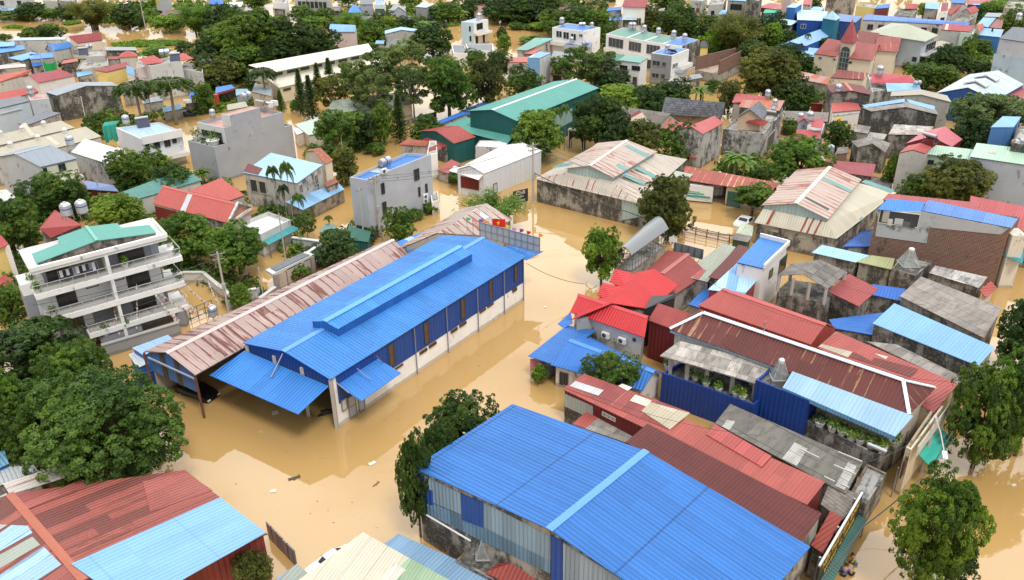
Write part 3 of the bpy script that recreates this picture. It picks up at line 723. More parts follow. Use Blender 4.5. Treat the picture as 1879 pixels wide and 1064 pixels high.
for q in ((616,705,640,721),(655,680,680,697),(690,656,705,668)):
    m_=MB();m_.bar(P(q[0],q[1]-4,5.2),P(q[2],q[3],4.05),.05);m_.build('strut',STEEL,B.o)
# raised roof vent
vq=corners([(620,604),(866,466),(826,450),(573,590)],6.95);m_=MB();vr=MB();ri=.45;c0=(vq[0]+vq[3])/2+V((0,0,ri));c1=(vq[1]+vq[2])/2+V((0,0,ri));T_=Bld();T_.slopes=[]
dn=lambda p,k:V((p.x,p.y,k))
for a_,b_ in ((vq[0],vq[1]),(vq[2],vq[3])):m_.poly([dn(a_,5.6),dn(b_,5.6),b_,a_])
m_.poly([dn(vq[1],5.6),dn(vq[2],5.6),vq[2],c1-V((0,0,.05)),vq[1]]);m_.poly([dn(vq[3],5.6),dn(vq[0],5.6),vq[0],c0-V((0,0,.05)),vq[3]])
vent=m_.build('roof_vent',sheet((.03,.14,.46),period=.34,bump=.75),B.roof)
add_slope(T_,vr,[vq[0]+V((0,0,.02)),vq[1]+V((0,0,.02)),c1,c0],.06);add_slope(T_,vr,[vq[2]+V((0,0,.02)),vq[3]+V((0,0,.02)),c0,c1],.06)
vr.build('vent_roof',sheet((.045,.24,.62),period=.34,panel=1.02,bump=.75),vent)
m_=MB();dd=(c1-c0).normalized();sdv=V((-dd.y,dd.x,0))*.3;m_.slab([c0+sdv-V((0,0,.03)),c0-sdv-V((0,0,.03)),c1-sdv-V((0,0,.03)),c1+sdv-V((0,0,.03))],.03);m_.slab([c0+sdv+V((0,0,.03)),c0-sdv+V((0,0,.03)),c1-sdv+V((0,0,.03)),c1+sdv+V((0,0,.03))],.04);m_.build('vent_cap',paint((.09,.3,.68),.5),vent)
cctv=P(724,642,4.2)
# billboard frame at the rear end
bb=thing('hoarding','grey panelled hoarding frame standing on the far end of the long blue warehouse roof','hoarding',P(936,446,5.2))
t1,t2,b2,b1=P(881,415,6.9),P(991,441,6.9),P(991,462,5.2),P(881,432,5.2);t1.x,t1.y=b1.x,b1.y;t2.x,t2.y=b2.x,b2.y
uu=(b2-b1).normalized();nn=V((uu.y,-uu.x,0));m_=MB();m_.obox((b1+t2)/2,(b2-b1)/2,nn*.03,V((0,0,.88)));m_.build('panel',paint((.33,.38,.44),.5),bb)
m_=MB()
for i in range(11):p=b1.lerp(b2,i/10);m_.bar(p+nn*.06,V((p.x,p.y,6.96))+nn*.06,.06)
for zz in (5.15,6.0,6.95):m_.bar(V((b1.x,b1.y,zz))+nn*.06,V((b2.x,b2.y,zz))+nn*.06,.06)
for i in (1,4,7,9):p=b1.lerp(b2,i/10);m_.bar(p-nn*1.2,V((p.x,p.y,6.6)),.05)
m_.build('frame',STEELD,bb)
for (x,y,yt,col,nm) in ((857,424,398,(.05,.55,.2),'green'),(868,424,400,(.8,.2,.45),'pink'),(880,428,402,(.2,.07,.35),'purple'),(890,430,404,(.85,.35,.03),'orange')):
    flag((x,y),5.3,yt,col,'%s pennant on a thin pole left of the red flag with the star' % nm,w_=.8,rz=.9)
flag((904,436),5.2,401,(.65,.01,.01),'red flag with a yellow star flying above the hoarding',star=True,w_=1.5,h_=1.0,rz=.1,tri=False)
for (x,y,yt,col,nm) in ((928,444,412,(.75,.6,.03),'yellow'),(941,446,417,(.8,.25,.55),'pink'),(954,450,419,(.2,.07,.35),'purple'),(967,453,423,(.65,.03,.03),'red'),(989,458,428,(.85,.35,.03),'orange')):
    flag((x,y),5.2,yt,col,'%s pennant along the hoarding right of the red flag with the star' % nm,w_=.8,rz=.9)

# ---------------------------------------------------------------- pink rusty shed beside it
B=bld('shed','long shed with a faded pink rust-streaked roof and blue end panel, against the blue warehouse','shed',
        [(358,688),(749,466),(697,446),(264,645)],4.9,rise=1.15,ov=.3,wall=plaster(CONC,.5),rm=sheet((.40,.295,.27),.54,(.11,.04,.032),panel=.9,var=.1,dirt=.5,seam=.12),cap=(.5,.42,.4),walls=False)
m_=MB();W=B.W;t0=(W[0]+W[3])/2;m_.poly([V((W[3].x,W[3].y,2.6)),V((W[0].x,W[0].y,2.6)),W[0],V((t0.x,t0.y,5.8)),W[3]]);B.wall=m_.build('gable_panel',sheet((.10,.22,.52),period=.4),B.o)
for f0 in (.26,.58):
    m_=MB();a_,u_,n_,L_=W[3],(W[0]-W[3]).normalized(),None,(W[0]-W[3]).length;u_.z=0;n_=V((u_.y,-u_.x,0));zt=5.0+.7*(1-abs(f0-.45)*2)
    m_.obox(V((a_.x,a_.y,(2.6+zt)/2))+u_*(L_*(f0+.03))+n_*.03,u_*.3,n_*.03,V((0,0,(zt-2.6)/2)));m_.build('louvre',lou,B.wall)
m_=MB();u_=(W[0]-W[3]);u_.z=0;n_=V((u_.y,-u_.x,0)).normalized();m_.bar(V((W[3].x,W[3].y,4.3))+n_*.2,V((W[0].x,W[0].y,4.3))+n_*.2,.14);m_.build('gutter',paint((.4,.45,.55),.5),B.wall)
for px_ in ((358,690),(264,647)):post(B,px_,4.6,paint((.16,.07,.05),.7),.09)
m_=MB();a_,b_=W[2],W[3];m_.poly([V((b_.x,b_.y,-1.3)),V((a_.x,a_.y,-1.3)),V((a_.x,a_.y,4.6)),V((b_.x,b_.y,4.6))]);m_.poly([V((W[1].x,W[1].y,-1.3)),V((W[2].x,W[2].y,-1.3)),V((W[2].x,W[2].y,4.6)),V((W[1].x,W[1].y,4.6))]);m_.build('wall',plaster(CONC,.4),B.o)

# ---------------------------------------------------------------- big blue roof at the bottom
B=bld('warehouse','large warehouse under a bright blue ribbed roof in the right foreground','warehouse',
        [(758,858),(940,741),(1487,1003)],7.0,rise=1.5,ov=.2,wall=plaster((.33,.31,.28),.75),rm=sheet((.032,.155,.47),.02,(.03,.1,.3),period=.34,panel=1.3,var=.07,dirt=.36,seam=.32,bump=.75,cross=7.5),cap=(.09,.27,.62))
BF=B
fp=plaster((.3,.28,.25),.8)
wallpatch(B,3,[[(768,868),(778,872),(778,914),(768,908)],[(846,905),(887,921),(888,968),(848,953)],[(777,893),(795,900),(796,928),(778,921)]],sheet((.02,.075,.33),period=.4),out=.05)
wallpatch(B,3,[[(779,872),(846,905),(848,944),(816,930),(796,922),(779,892)],[(888,921),(1010,984),(1010,1028),(888,966)]],sheet((.22,.32,.42),.12,(.2,.15,.12),period=.35,panel=1.0,var=.2),out=.045)
wallpatch(B,3,[[(772,914),(848,946),(888,966),(1010,1028),(1010,1052),(888,994),(772,935)]],sheet((.13,.23,.34),.1,(.1,.09,.08),period=.35,panel=1.2,var=.25),out=.04)
wallpatch(B,3,[[(1012,982),(1032,992),(1033,1080),(1012,1070)]],sheet((.02,.075,.33),period=.4),out=.06)
wallpatch(B,3,[[(1034,995),(1160,1075),(1160,1150),(1034,1090)]],sheet((.25,.33,.42),.05,period=.35,panel=1.0,var=.15),out=.05)
m_=MB();a_,u_,n_,L_=face(B,3);m_.tube([on_plane(769,933,a_,n_)+n_*.15,on_plane(866,990,a_,n_)+n_*.15],.07,8);m_.build('drainpipe',paint((.7,.7,.7),.5),B.o)

# ---------------------------------------------------------------- red and light blue roof, bottom left corner
B=bld('warehouse','low warehouse at lower left with a patched red rusty roof and light blue half','warehouse',
        rq((491,980),(339,862),4.2,(153,1064),(18,906),6.1),4.2,rise=1.9,ov=.2,wall=sheet((.23,.045,.04),period=.4),rm=sheet((.30,.085,.07),.56,(.13,.04,.03),panel=.95,var=.26,dirt=.6,seam=.3,second=(.19,.06,.05),smix=.35),cap=(.36,.10,.055))
sheetpatch(B,0,[[(404,913),(488,978),(335,1064),(250,1120),(130,1035)]],sheet((.2,.40,.66),.03,period=.34,panel=1.3,var=.04,dirt=.25,seam=.1,cross=6))
sheetpatch(B,0,[[(18,908),(155,866),(120,850),(5,888)]],sheet((.55,.5,.46),.45,period=.34,panel=1.0))
sheetpatch(B,0,[[(262,884),(342,868),(390,900),(275,940)],[(40,925),(150,880),(165,888),(48,936)]],sheet((.33,.10,.085),.12,panel=1.9,dirt=.3))
sheetpatch(B,1,[[(-30,925),(12,905),(44,945),(-30,990)],[(-30,1035),(60,985),(74,1000),(-30,1060)]],sheet((.34,.38,.33),.2,(.12,.12,.10),panel=1.4,var=.15))
sheetpatch(B,1,[[(-30,1000),(40,950),(60,978),(-30,1028)],[(-30,1075),(80,1003),(113,1036),(30,1090)]],sheet((.27,.42,.58),.3,(.10,.16,.3),panel=1.0,var=.3))
# ---------------------------------------------------------------- the block right of the flooded street
S=sheet
red_bright=S(BRED,period=.3,panel=1.0,var=.05,dirt=.3,seam=.12)
red=S((.37,.085,.075),period=.3,panel=1.0,var=.08,dirt=.3,seam=.2)
dred=S((.24,.04,.036),period=.3,panel=1.0,var=.08,dirt=.35,seam=.2)
maroon=S(MAROON,.06,(.2,.12,.09),period=.3,panel=1.0,var=.1,dirt=.5,seam=.25)
maroon_rust=S((.12,.03,.025),.36,(.26,.15,.085),period=.3,panel=1.0,var=.14,dirt=.5,seam=.25)
lblue=S((.22,.42,.64),.03,(.12,.14,.16),period=.32,panel=1.0,var=.06,dirt=.3,seam=.15)
pblue=S((.42,.60,.72),.06,(.2,.2,.2),period=.32,panel=1.0,var=.08,dirt=.3,seam=.15)
blue2=S((.04,.16,.50),period=.32,panel=1.0,var=.06,dirt=.3,seam=.2)
vblue=S((.03,.10,.42),period=.32,panel=1.0,var=.06,dirt=.3,seam=.2)
teal=S((.06,.27,.235),period=.32,panel=1.0,var=.05,dirt=.25,seam=.15)
ltgreen=S((.38,.54,.42),.03,(.2,.22,.18),period=.32,panel=1.0,var=.05,dirt=.25,seam=.12)
palegreen=S((.36,.38,.32),.08,(.2,.16,.12),period=.32,panel=1.0,var=.08,dirt=.35,seam=.15)
creamroof=S((.58,.53,.42),.10,(.25,.16,.1),period=.32,panel=1.0,var=.08,dirt=.3,seam=.15)
rusty=S((.34,.10,.065),.38,(.13,.035,.022),period=.3,panel=.95,var=.22,dirt=.5,seam=.25)
orange=S((.47,.11,.055),.06,(.2,.06,.04),period=.3,panel=1.0,var=.1,dirt=.3,seam=.2)
greymetal=S((.30,.33,.36),.04,(.2,.2,.2),period=.32,panel=1.0,var=.06,dirt=.25,seam=.15)
slate=S((.15,.165,.19),period=.32,panel=1.0,var=.06,dirt=.25,seam=.15)
whitemetal=S((.74,.74,.73),period=.32,panel=1.0,var=.03,dirt=.15,seam=.08)
fib=fibro();fibd=fibro((.2,.18,.165),mould=.7);fibl=fibro((.42,.40,.37),mould=.35)
conc=plaster(CONC,.5);concd=plaster((.29,.275,.25),.8);concl=plaster((.5,.49,.46),.3);white=plaster((.76,.76,.74),.08);greyp=plaster((.40,.42,.45),.12);lbluew=plaster((.48,.58,.66),.12)
cream=plaster((.66,.59,.47),.1);yellow=plaster((.66,.53,.20),.1);beige=plaster((.50,.44,.36),.35);pinkw=plaster((.66,.52,.46),.1)
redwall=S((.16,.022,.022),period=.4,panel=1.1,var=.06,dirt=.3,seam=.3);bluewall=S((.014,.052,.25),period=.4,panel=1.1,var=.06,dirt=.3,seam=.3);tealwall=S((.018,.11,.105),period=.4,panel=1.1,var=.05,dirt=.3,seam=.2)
GABLE=dict(roof='gable')

B=bld('house','low blue roofed house beside the flooded street, pink sign board and bush at its corner','house',rq((1010,669),(1179,717),2.5,(1046,623),(1201,681),3.7),2.5,rise=1.2,wall=plaster((.62,.6,.57),.15),rm=S((.036,.16,.50),period=.32,panel=1.0,var=.05,dirt=.3,seam=.25),cap=(.06,.23,.6));BBH=B
awning(B,'side_roof',[(969,653),(1040,597),(1094,606),(1010,667)],[2.35,2.6,2.9,2.45],S((.035,.15,.45),period=.32,panel=1.0,var=.05,dirt=.3,seam=.3))
m_=MB();q_=inset(corners([(969,653),(1040,597),(1094,606),(1010,667)],2.3),.5);m_.prism([(p.x,p.y) for p in q_],-1.3,2.25);m_.build('annex',plaster((.2,.21,.23),.3),B.o)
awning(B,'rear_awning',[(1023,594),(1047,572),(1051,592),(1036,602)],[2.6,2.9,2.9,2.6],blue2)
win(B,0,[(1028,682,1033,705),(1035,684,1042,706)],'door',fm=IRON,pm=glass(),mull=1,out=.08)
sg=thing('sign_board','small pink and white sign board standing in water at the blue house corner','sign',P(983,690));p=P(983,690);m_=MB();m_.box(p.x-.55,p.y-.06,.6,p.x+.55,p.y+.06,2.0);m_.build('panel',paint((.55,.18,.22),.6),sg)
m_=MB();m_.box(p.x-.5,p.y-.06,-1,p.x-.42,p.y+.06,.6);m_.box(p.x+.42,p.y-.06,-1,p.x+.5,p.y+.06,.6);m_.build('leg',STEELD,sg)
T('shrub','light',990,704,668,30,'small round bush standing in the flood at the corner of the blue roofed house')

B=bld('house','bright red roofed house with twin gablets, white plastered side over the blue roofed house','house',rq((1046,572),(1183,619),4.0,(1062,539),(1189,580),5.2),4.0,rise=1.2,wall=plaster((.46,.45,.43),.35),rm=red_bright,cap=(.52,.06,.06));BRH=B
k_=rq((1195,567),(1245,523),4.2,(1123,556),(1200,493),5.5);m_=MB();T_=Bld();T_.slopes=[];r0,r1=(k_[0]+k_[3])/2,(k_[1]+k_[2])/2;r0.z=r1.z=5.5
add_slope(T_,m_,[k_[0],k_[1],r1,r0],.07);add_slope(T_,m_,[k_[2],k_[3],r0,r1],.07);cr=m_.build('cross_roof',red_bright,B.o)
m_=MB();q_=inset(k_,.4);m_.prism([(p.x,p.y) for p in q_],-1.3,4.05);m_.build('cross_wall',conc,B.o)
m_=MB();e1=(q_[1]+q_[2])/2;m_.poly([q_[1],q_[2],V((e1.x,e1.y,5.35))]);m_.build('gable_panel',plaster((.6,.55,.5),.2),B.o)
for nm,aa in (('gablet',[(1095,541),(1106,518),(1149,529),(1123,552)]),('gablet',[(1118,517),(1130,493),(1180,506),(1150,530)])):
    awning(B,nm,aa,[4.35,5.0,5.1,4.7],red_bright,parent=cr)
win(B,0,[(1162,620,1166,626)],fm=IRON,mull=0)
for px_,nm in (((1113,612),'left'),((1143,622),'right')):
    a_,u_,n_,_=face(B,0);p=on_plane(px_[0],px_[1]+6,a_,n_);o=place('ac',mk_ac,p+n_*.05,math.atan2(u_.y,u_.x) if n_.y < 0 else math.atan2(-u_.y,-u_.x),1.0,'white air conditioner on the grey wall under the bright red roof, %s of the two' % nm)

bld('shed','dark red metal shed between the bright red roof and the long maroon roof','shed',rq((1189,587),(1250,609),4.4,(1208,556),(1272,577),5.6),4.4,rise=1.2,wall=redwall,rm=S((.32,.06,.055),period=.3,var=.08,seam=.2),ov=.12)
shd('shed','small flat black roofed shed with a teal edge behind the bright red roof','shed',[(1183,567),(1240,546),(1238,540),(1196,543)],[4.6,4.6,4.9,4.9],wall=paint((.03,.03,.035),.6),rm=paint((.035,.04,.045),.5),ov=.1)

# long maroon roof with white ridge, its terrace and awnings
B=bld('shop_house','long shop house under a maroon rust-streaked hip roof with thick pale ridge strips','shop house',[(1229,604),(1668,761),(1716,712),(1284,567)],5.8,roof='hip',rise=1.25,hip=.7,wall=plaster((.55,.5,.42),.3),rm=maroon_rust);BM=B
def strip(B,pts,w_,m,name,lift=.08):
    m_=MB()
    for i in range(len(pts)-1):m_.bar(V(pts[i])+V((0,0,lift)),V(pts[i+1])+V((0,0,lift)),w_,.09)
    return m_.build(name,m,B.roof)
palecap=paint((.62,.72,.80),.5);r0,r1=B.r
strip(B,[r0,r1],.42,palecap,'ridge_cap')
for p_,q_ in ((r1,B.q[1]),(r1,B.q[2]),(r0,B.q[0])):strip(B,[p_,q_],.3,palecap,'hip_cap')
m_=MB();pp_=r0.lerp(r1,.33);m_.tube([pp_,pp_+V((0,0,1.3))],.05,6);m_.build('vent_pipe',STEEL,B.o)
awning(B,'eave_fascia',[(1229,609),(1430,681),(1432,676),(1231,604)],[5.35,5.35,5.75,5.75],pblue)
t2_=flt('terrace_block','deep blue metal clad terrace storey with plants and concrete posts under the fibre cement roof','terrace',[(1214,684),(1383,743),(1424,712),(1262,655)],3.3,wall=bluewall,rm=plaster((.2,.19,.18),.7),par=.5,ov=.02)
t3_=flt('terrace_block','taller deep blue clad roof deck right of the planted terrace, glass skylight on top','terrace',[(1386,697),(1485,736),(1506,712),(1416,673)],5.2,wall=bluewall,rm=plaster((.16,.15,.14),.9),par=.25,ov=.02)
win(t3_,0,[(1350,757,1360,775)],fm=IRON,mull=1)
fb=awning(BM,'canopy',[(1211,652),(1385,702),(1417,669),(1247,625)],[5.0,5.0,5.4,5.4],fibro((.36,.33,.3),var=.4,mould=.55),th=.12)
for x,y in ((1232,650),(1263,659),(1299,669),(1346,683),(1388,694)):post(BM,(x,y),5.0,CONCP,.16,2.7,'column')
aw=awning(BM,'awning',[(1436,711),(1643,801),(1676,763),(1454,681)],[5.4,5.0,5.9,6.0],S((.28,.45,.60),.05,(.15,.15,.16),period=.32,var=.05,seam=.15))
m_=MB();
for k in range(60):a_=aw.q[0].lerp(aw.q[1],k/60);b_=aw.q[0].lerp(aw.q[1],(k+.92)/60);m_.poly([a_,b_,b_-V((0,0,.4)),a_-V((0,0,.4))])
m_.build('valance',S((.16,.36,.60),period=.25),aw.o)
t4_=flt('terrace_block','open planted balcony with a mossy parapet and flower boxes under the light blue awning','terrace',[(1480,772),(1612,836),(1668,790),(1535,735)],2.9,wall=plaster((.34,.32,.29),.75),rm=plaster((.2,.19,.18),.8),par=.4,ov=.02)
i_=0
for (x,y,nm,cl) in ((1225,676,'fern','mid'),(1262,690,'broad','dark'),(1276,697,'spiky','light'),(1295,708,'leafy','mid'),(1318,718,'strappy','light'),(1300,698,'bushy','dark'),(1350,726,'trailing','mid'),(1362,732,'bright','light')):
    i_ += 1;pot(P(x,y,2.9 if i_ < 7 else 3.2),'%s potted plant on the blue terrace, number %s from its left end' % (nm,('one','two','three','four','five','six','seven','eight')[i_-1]),1.2,.55,cl)
for (x,y,nm,cl) in ((1504,781,'tall dark','dark'),(1527,790,'low green','light'),(1545,797,'feathery','mid'),(1562,806,'bright leafy','light'),(1578,812,'bluish','airy'),(1598,820,'rounded','mid'),(1618,826,'trailing yellow green','lime'),(1640,816,'shaggy','mid')):
    pot(P(x,y,2.9),'%s potted plant along the mossy parapet under the light blue awning' % nm,1.35,.7,cl)
pyr=[0]
def skylight(px,z,w_,h,label):
    pyr[0] += 1;p=P(*px,z);o=thing('skylight',label,'skylight',p);m_=MB();c_=[p+V((sx*w_,sy*w_,0)) for sx,sy in ((-1,-1),(1,-1),(1,1),(-1,1))];t_=[p+V((sx*w_*.25,sy*w_*.25,h)) for sx,sy in ((-1,-1),(1,-1),(1,1),(-1,1))]
    for i in range(4):j=(i+1) % 4;m_.poly([c_[i],c_[j],t_[j],t_[i]])
    m_.build('glazing',clear_sheet(),o);m_=MB()
    for i in range(4):j=(i+1) % 4;m_.bar(c_[i],t_[i],.06);m_.bar(c_[i],c_[j],.1);m_.bar(t_[i],t_[j],.08);m_.bar((c_[i]+c_[j])/2,(t_[i]+t_[j])/2,.035)
    m_.build('frame',paint((.33,.34,.34),.5),o);m_=MB();m_.lathe([(.0,h-.05),(w_*.36,h-.05),(w_*.36,h+.2),(w_*.22,h+.3),(0,h+.32)],8,p);m_.build('cap',paint((.62,.6,.57),.6),o);return o
skylight((1430,690),5.0,.75,1.5,'glass skylight pyramid on the blue clad roof deck beside a steel water tank')
tank((1436,675),5.3,'steel water tank lying on its stand behind the skylight on the blue clad deck',.8,'h',1.0)

bld('warehouse','plain red metal roof rising behind the long maroon roof','warehouse',rq((1281,560),(1488,632),4.4,(1327,529),(1516,594),5.7),4.4,rise=1.3,wall=S((.35,.06,.055),period=.4),rm=S((.38,.085,.075),period=.3,panel=1.0,var=.03,dirt=.2,seam=.1),ov=.1,cap=(.46,.1,.09))
B=shd('shed','long lean-to of cream, rusty and red sheets between the maroon roof and grey lean-to','shed',[(1500,637),(1714,757),(1758,704),(1536,608)],[4.6,4.6,5.1,5.1],wall=plaster((.62,.52,.36),.2),rm=S((.36,.085,.075),period=.3,var=.06,seam=.12),ov=.15)
sheetpatch(B,0,[[(1502,636),(1534,609),(1578,630),(1556,656)]],S((.42,.38,.29),period=.32,panel=.9,var=.08,seam=.3));sheetpatch(B,0,[[(1557,655),(1580,631),(1688,676),(1670,692)]],S((.15,.04,.03),.2,(.32,.1,.03),panel=1.0,var=.12));sheetpatch(B,0,[[(1576,634),(1582,630),(1630,655),(1625,660)]],creamroof,lift=.07)
shd('shed','narrow weathered grey lean-to between the rusty red lean-to and the light blue roof','shed',[(1590,626),(1755,705),(1770,694),(1646,632)],3.6,wall=concd,rm=fib,ov=.1)
B=shd('shed','large light blue metal roof on a stained grey wall near the right street trees','shed',[(1601,593),(1795,671),(1826,637),(1641,556)],[4.2,4.2,4.9,4.9],wall=plaster((.33,.32,.3),.85),rm=S((.2,.40,.66),.02,(.5,.5,.5),period=.32,var=.03,dirt=.25,seam=.1),ov=.15)
shd('shed','blue sheet roof with a step in its edge beside the light blue roof','shed',[(1521,586),(1533,576),(1580,585),(1597,567),(1622,573),(1599,614),(1531,601)][0:1]+[(1531,602),(1600,614),(1622,573),(1536,575)][0:3],3.0,wall=concd,rm=S((.03,.14,.46),period=.32,var=.03),ov=.1)
shd('shed','long old fibre cement roof, grey-brown with two pale sheets, right of the maroon sheet roof','shed',[(1651,543),(1806,620),(1839,564),(1690,507)],[4.0,4.0,4.7,4.7],wall=concd,rm=fibro((.30,.27,.245),var=.15,mould=.4),ov=.15)
B=bld('house','derelict concrete house with an open loft under a grey fibre cement gable roof','house',[(1518,530),(1555,499),(1452,484),(1427,505)],5.4,rise=.95,wall=concd,rm=fibro((.2,.185,.17),var=.25,mould=.6),ov=.1,walls=False)
q_=inset(B.q,.15);m_=MB();m_.prism([(p.x,p.y) for p in q_],-1.3,3.6);m_.build('wall',plaster((.30,.285,.255),.75),B.o)
for p in (q_[0],q_[3],q_[0].lerp(q_[3],.35),q_[0].lerp(q_[3],.7),q_[1],q_[2]):m_=MB();m_.box(p.x-.14,p.y-.14,3.5,p.x+.14,p.y+.14,5.4);m_.build('column',CONCP,B.o)
shd('shed','maroon sheet lean-to with pale seam lines beside the derelict concrete house','shed',[(1518,534),(1576,562),(1612,530),(1558,502)],[4.2,4.0,4.4,4.7],wall=concd,rm=S((.30,.06,.06),panel=1.2,var=.05,seam=.0,cross=1.4,dirt=.3),ov=.4)
shd('shed','low vivid blue sheet roof tucked behind the maroon sheet lean-to','shed',[(1594,540),(1655,552),(1662,530),(1600,521)],3.0,wall=concd,rm=S((.025,.12,.46),period=.32,var=.03),ov=.15)

# brick sided building
B=flt('building','tall narrow building with bare brick side wall, grey render above and blue roofs','building',[(1608,388),(1853,419),(1872,398),(1630,364)],7.4,wall=plaster((.33,.27,.21),.05,brick=.62),rm=plaster((.3,.3,.3),.4),par=.25,ov=.02);BR=B
wallpatch(B,0,[[(1611,398),(1606,433),(1700,446),(1705,417),(1835,430),(1853,419),(1690,388),(1608,388)]],plaster((.42,.425,.43),.22),out=.05)
win(B,0,[(1616,384,1683,417)],'loft_opening',fm=paint((.6,.58,.52),.7),pm=paint((.045,.045,.05),.8),mull=0,out=.1)  # flat dark panel, painted in for the shade inside the open loft
a_,u_,n_,L_=face(B,0)
for x,y,w_,h_,c_ in ((1625,398,.7,1.5,(.4,.36,.3)),(1634,404,.5,.8,(.55,.53,.5)),(1650,402,.9,.7,(.5,.5,.5)),(1664,406,.8,.6,(.12,.12,.13)),(1675,408,.6,.8,(.05,.05,.06))):p=on_plane(x,y,a_,n_);m_=MB();m_.obox(p+n_*.12+V((0,0,h_/2-.6)),u_*w_/2,n_*.04,V((0,0,h_/2)));m_.build('stored_box',paint(c_,.8),B.o)
awning(B,'roof',[(1610,384),(1688,391),(1698,371),(1629,364)],[7.8,7.8,8.1,8.1],S((.045,.2,.57),var=.03,dirt=.2))
T_=awning(B,'roof',[(1690,386),(1856,418),(1868,401),(1704,367)],[7.6,7.6,8.0,8.0],S((.10,.22,.52),var=.06,dirt=.3,cross=2.2,second=(.13,.26,.55)))
for x0,y0,x1,y1 in ((1838,432,1850,462),(1843,460,1862,472)):pass
m_=MB();p=P(1850,430,6.2);m_.box(p.x-.2,p.y-1.2,-1,p.x+1.4,p.y+.8,6.6);m_.build('stair_tower',plaster((.62,.58,.5),.15),B.o)
awning(B,'side_awning',[(1833,464),(1876,484),(1879,462),(1842,453)],[4.2,3.7,3.9,4.4],S((.04,.25,.28),var=.05))
flt('shed','flat dark concrete outhouse with a glass pyramid skylight below the bare brick wall','shed',[(1636,492),(1680,506),(1712,480),(1658,466)],3.0,wall=concd,rm=concd,par=.15,ov=.02)
skylight((1667,484),3.0,.95,1.7,'glass skylight pyramid with a rounded cap on the dark roof below the brick wall')
shd('shed','light blue sheet roof in front of the blue tarpaulin roof and cream warehouse','shed',[(1490,463),(1570,481),(1598,469),(1508,449)],2.8,wall=concd,rm=S((.32,.56,.76),var=.04,dirt=.2),ov=.2)
shd('shed','olive green and rusty sheet roof right of the light blue sheet roof','shed',[(1572,480),(1636,494),(1642,474),(1598,468)],2.8,wall=concd,rm=S((.36,.38,.2),.2,(.4,.18,.08),var=.1),ov=.2)
shd('shed','blue sheet roof in the gap between the cream warehouse and the brick building','shed',[(1546,452),(1600,452),(1606,418),(1578,426)],[2.6,2.6,3.2,3.2],wall=concd,rm=S((.035,.11,.38),var=.1,dirt=.4),ov=.2)
shd('shed','collapsing outhouse roof of pale broken fibre sheets below the bare brick wall','shed',[(1705,500),(1796,528),(1812,508),(1716,487)],3.0,wall=concd,rm=fibro((.5,.48,.46),var=.4,mould=.6),ov=.15)
shd('shed','small dusky red awning roof at the right end of the broken pale roof','shed',[(1798,532),(1810,547),(1829,527),(1818,515)],[2.8,2.3,2.5,3.0],wall=beige,rm=red,ov=.3)

# red and maroon roofs in front of the terrace
B=shd('shop_house','long narrow shop house under patched red roofing, just behind the big blue roof','shop house',[(1033,714),(1481,926),(1514,884),(1072,685)],[3.6,4.6,5.0,4.0],wall=S((.16,.022,.022),period=.4),rm=S((.35,.085,.07),.05,(.2,.05,.04),period=.3,var=.1,dirt=.35,seam=.2),ov=.12)
sheetpatch(B,0,[[(1036,711),(1072,686),(1266,757),(1229,789)]],S((.27,.06,.055),.25,(.32,.2,.17),period=.3,panel=1.0,var=.18,dirt=.45))
sheetpatch(B,0,[[(1045,709),(1056,700),(1108,717),(1098,727)]],S((.5,.52,.53),.1,(.3,.2,.15),panel=.9),lift=.075);sheetpatch(B,0,[[(1156,736),(1166,725),(1196,736),(1186,747)],[(1134,709),(1142,705),(1160,712),(1152,718)]],S((.6,.54,.45),.05,panel=.9),lift=.075)
sheetpatch(B,0,[[(1177,755),(1194,739),(1266,759),(1229,789)]],S((.46,.41,.30),.05,(.3,.25,.2),panel=1.5,cross=1.5),lift=.075)
sheetpatch(B,0,[[(1296,798),(1312,779),(1416,838),(1398,858)]],S((.40,.085,.08),.35,(.2,.04,.035)),lift=.075)
wallpatch(B,0,[[(1036,722),(1088,745),(1088,768),(1036,745)]],S((.42,.47,.45),.15,(.25,.2,.15)),out=.05);wallpatch(B,0,[[(1036,745),(1088,768),(1088,800),(1036,790)]],concd,out=.045)
win(B,0,[(1106,755,1129,773)],fm=paint((.55,.55,.52),.5),pm=redwall,mull=2,rows=1);
B=shd('shed','small lean-to roof of grey fibre sheets with a red corner behind the blue roof','shed',[(1050,778),(1150,812),(1168,792),(1076,756)],2.4,wall=concd,rm=fibro((.3,.28,.25),var=.2),ov=.15)
sheetpatch(B,0,[[(1050,778),(1076,756),(1098,765),(1074,786)]],red)
shd('shop_house','long dark maroon metal roof squeezed between the big blue roof and red roof','shop house',[(1148,811),(1470,996),(1508,942),(1188,777)],[4.2,4.6,5.0,4.6],wall=conc,rm=S((.105,.022,.02),period=.3,panel=1.0,var=.06,dirt=.4,seam=.15,cross=9),ov=.1)
B=shd('shed','grey ribbed fibre cement roof with pale sheets in front of the blue clad wall','shed',[(1312,776),(1552,906),(1584,847),(1340,741)],[3.0,3.0,3.4,3.4],wall=concd,rm=fibro((.17,.16,.14),pu_=1.2,pv_=2.5,var=.18,mould=.5),ov=.15)
sheetpatch(B,0,[[(1435,842),(1458,812),(1482,824),(1462,855)],[(1325,783),(1350,748),(1362,753),(1339,790)],[(1532,892),(1556,848),(1572,856),(1550,900)]],fibro((.42,.41,.39),var=.1,mould=.3))
for a_,b_ in (((1468,823),(1503,840)),((1538,829),(1582,847)),((1530,853),(1570,870)),((1512,874),(1532,884)),((1543,888),(1558,895))):m_=MB();m_.bar(P(*a_,3.55),P(*b_,3.55),.1);m_.build('timber_batten',paint((.45,.43,.4),.8),B.roof)
shd('shed','mossy tiled roof with litter behind the yellow lettered black sign','shed',[(1506,925),(1545,955),(1580,912),(1524,880)],2.9,wall=concd,rm=tiles((.16,.14,.12)),ov=.1)
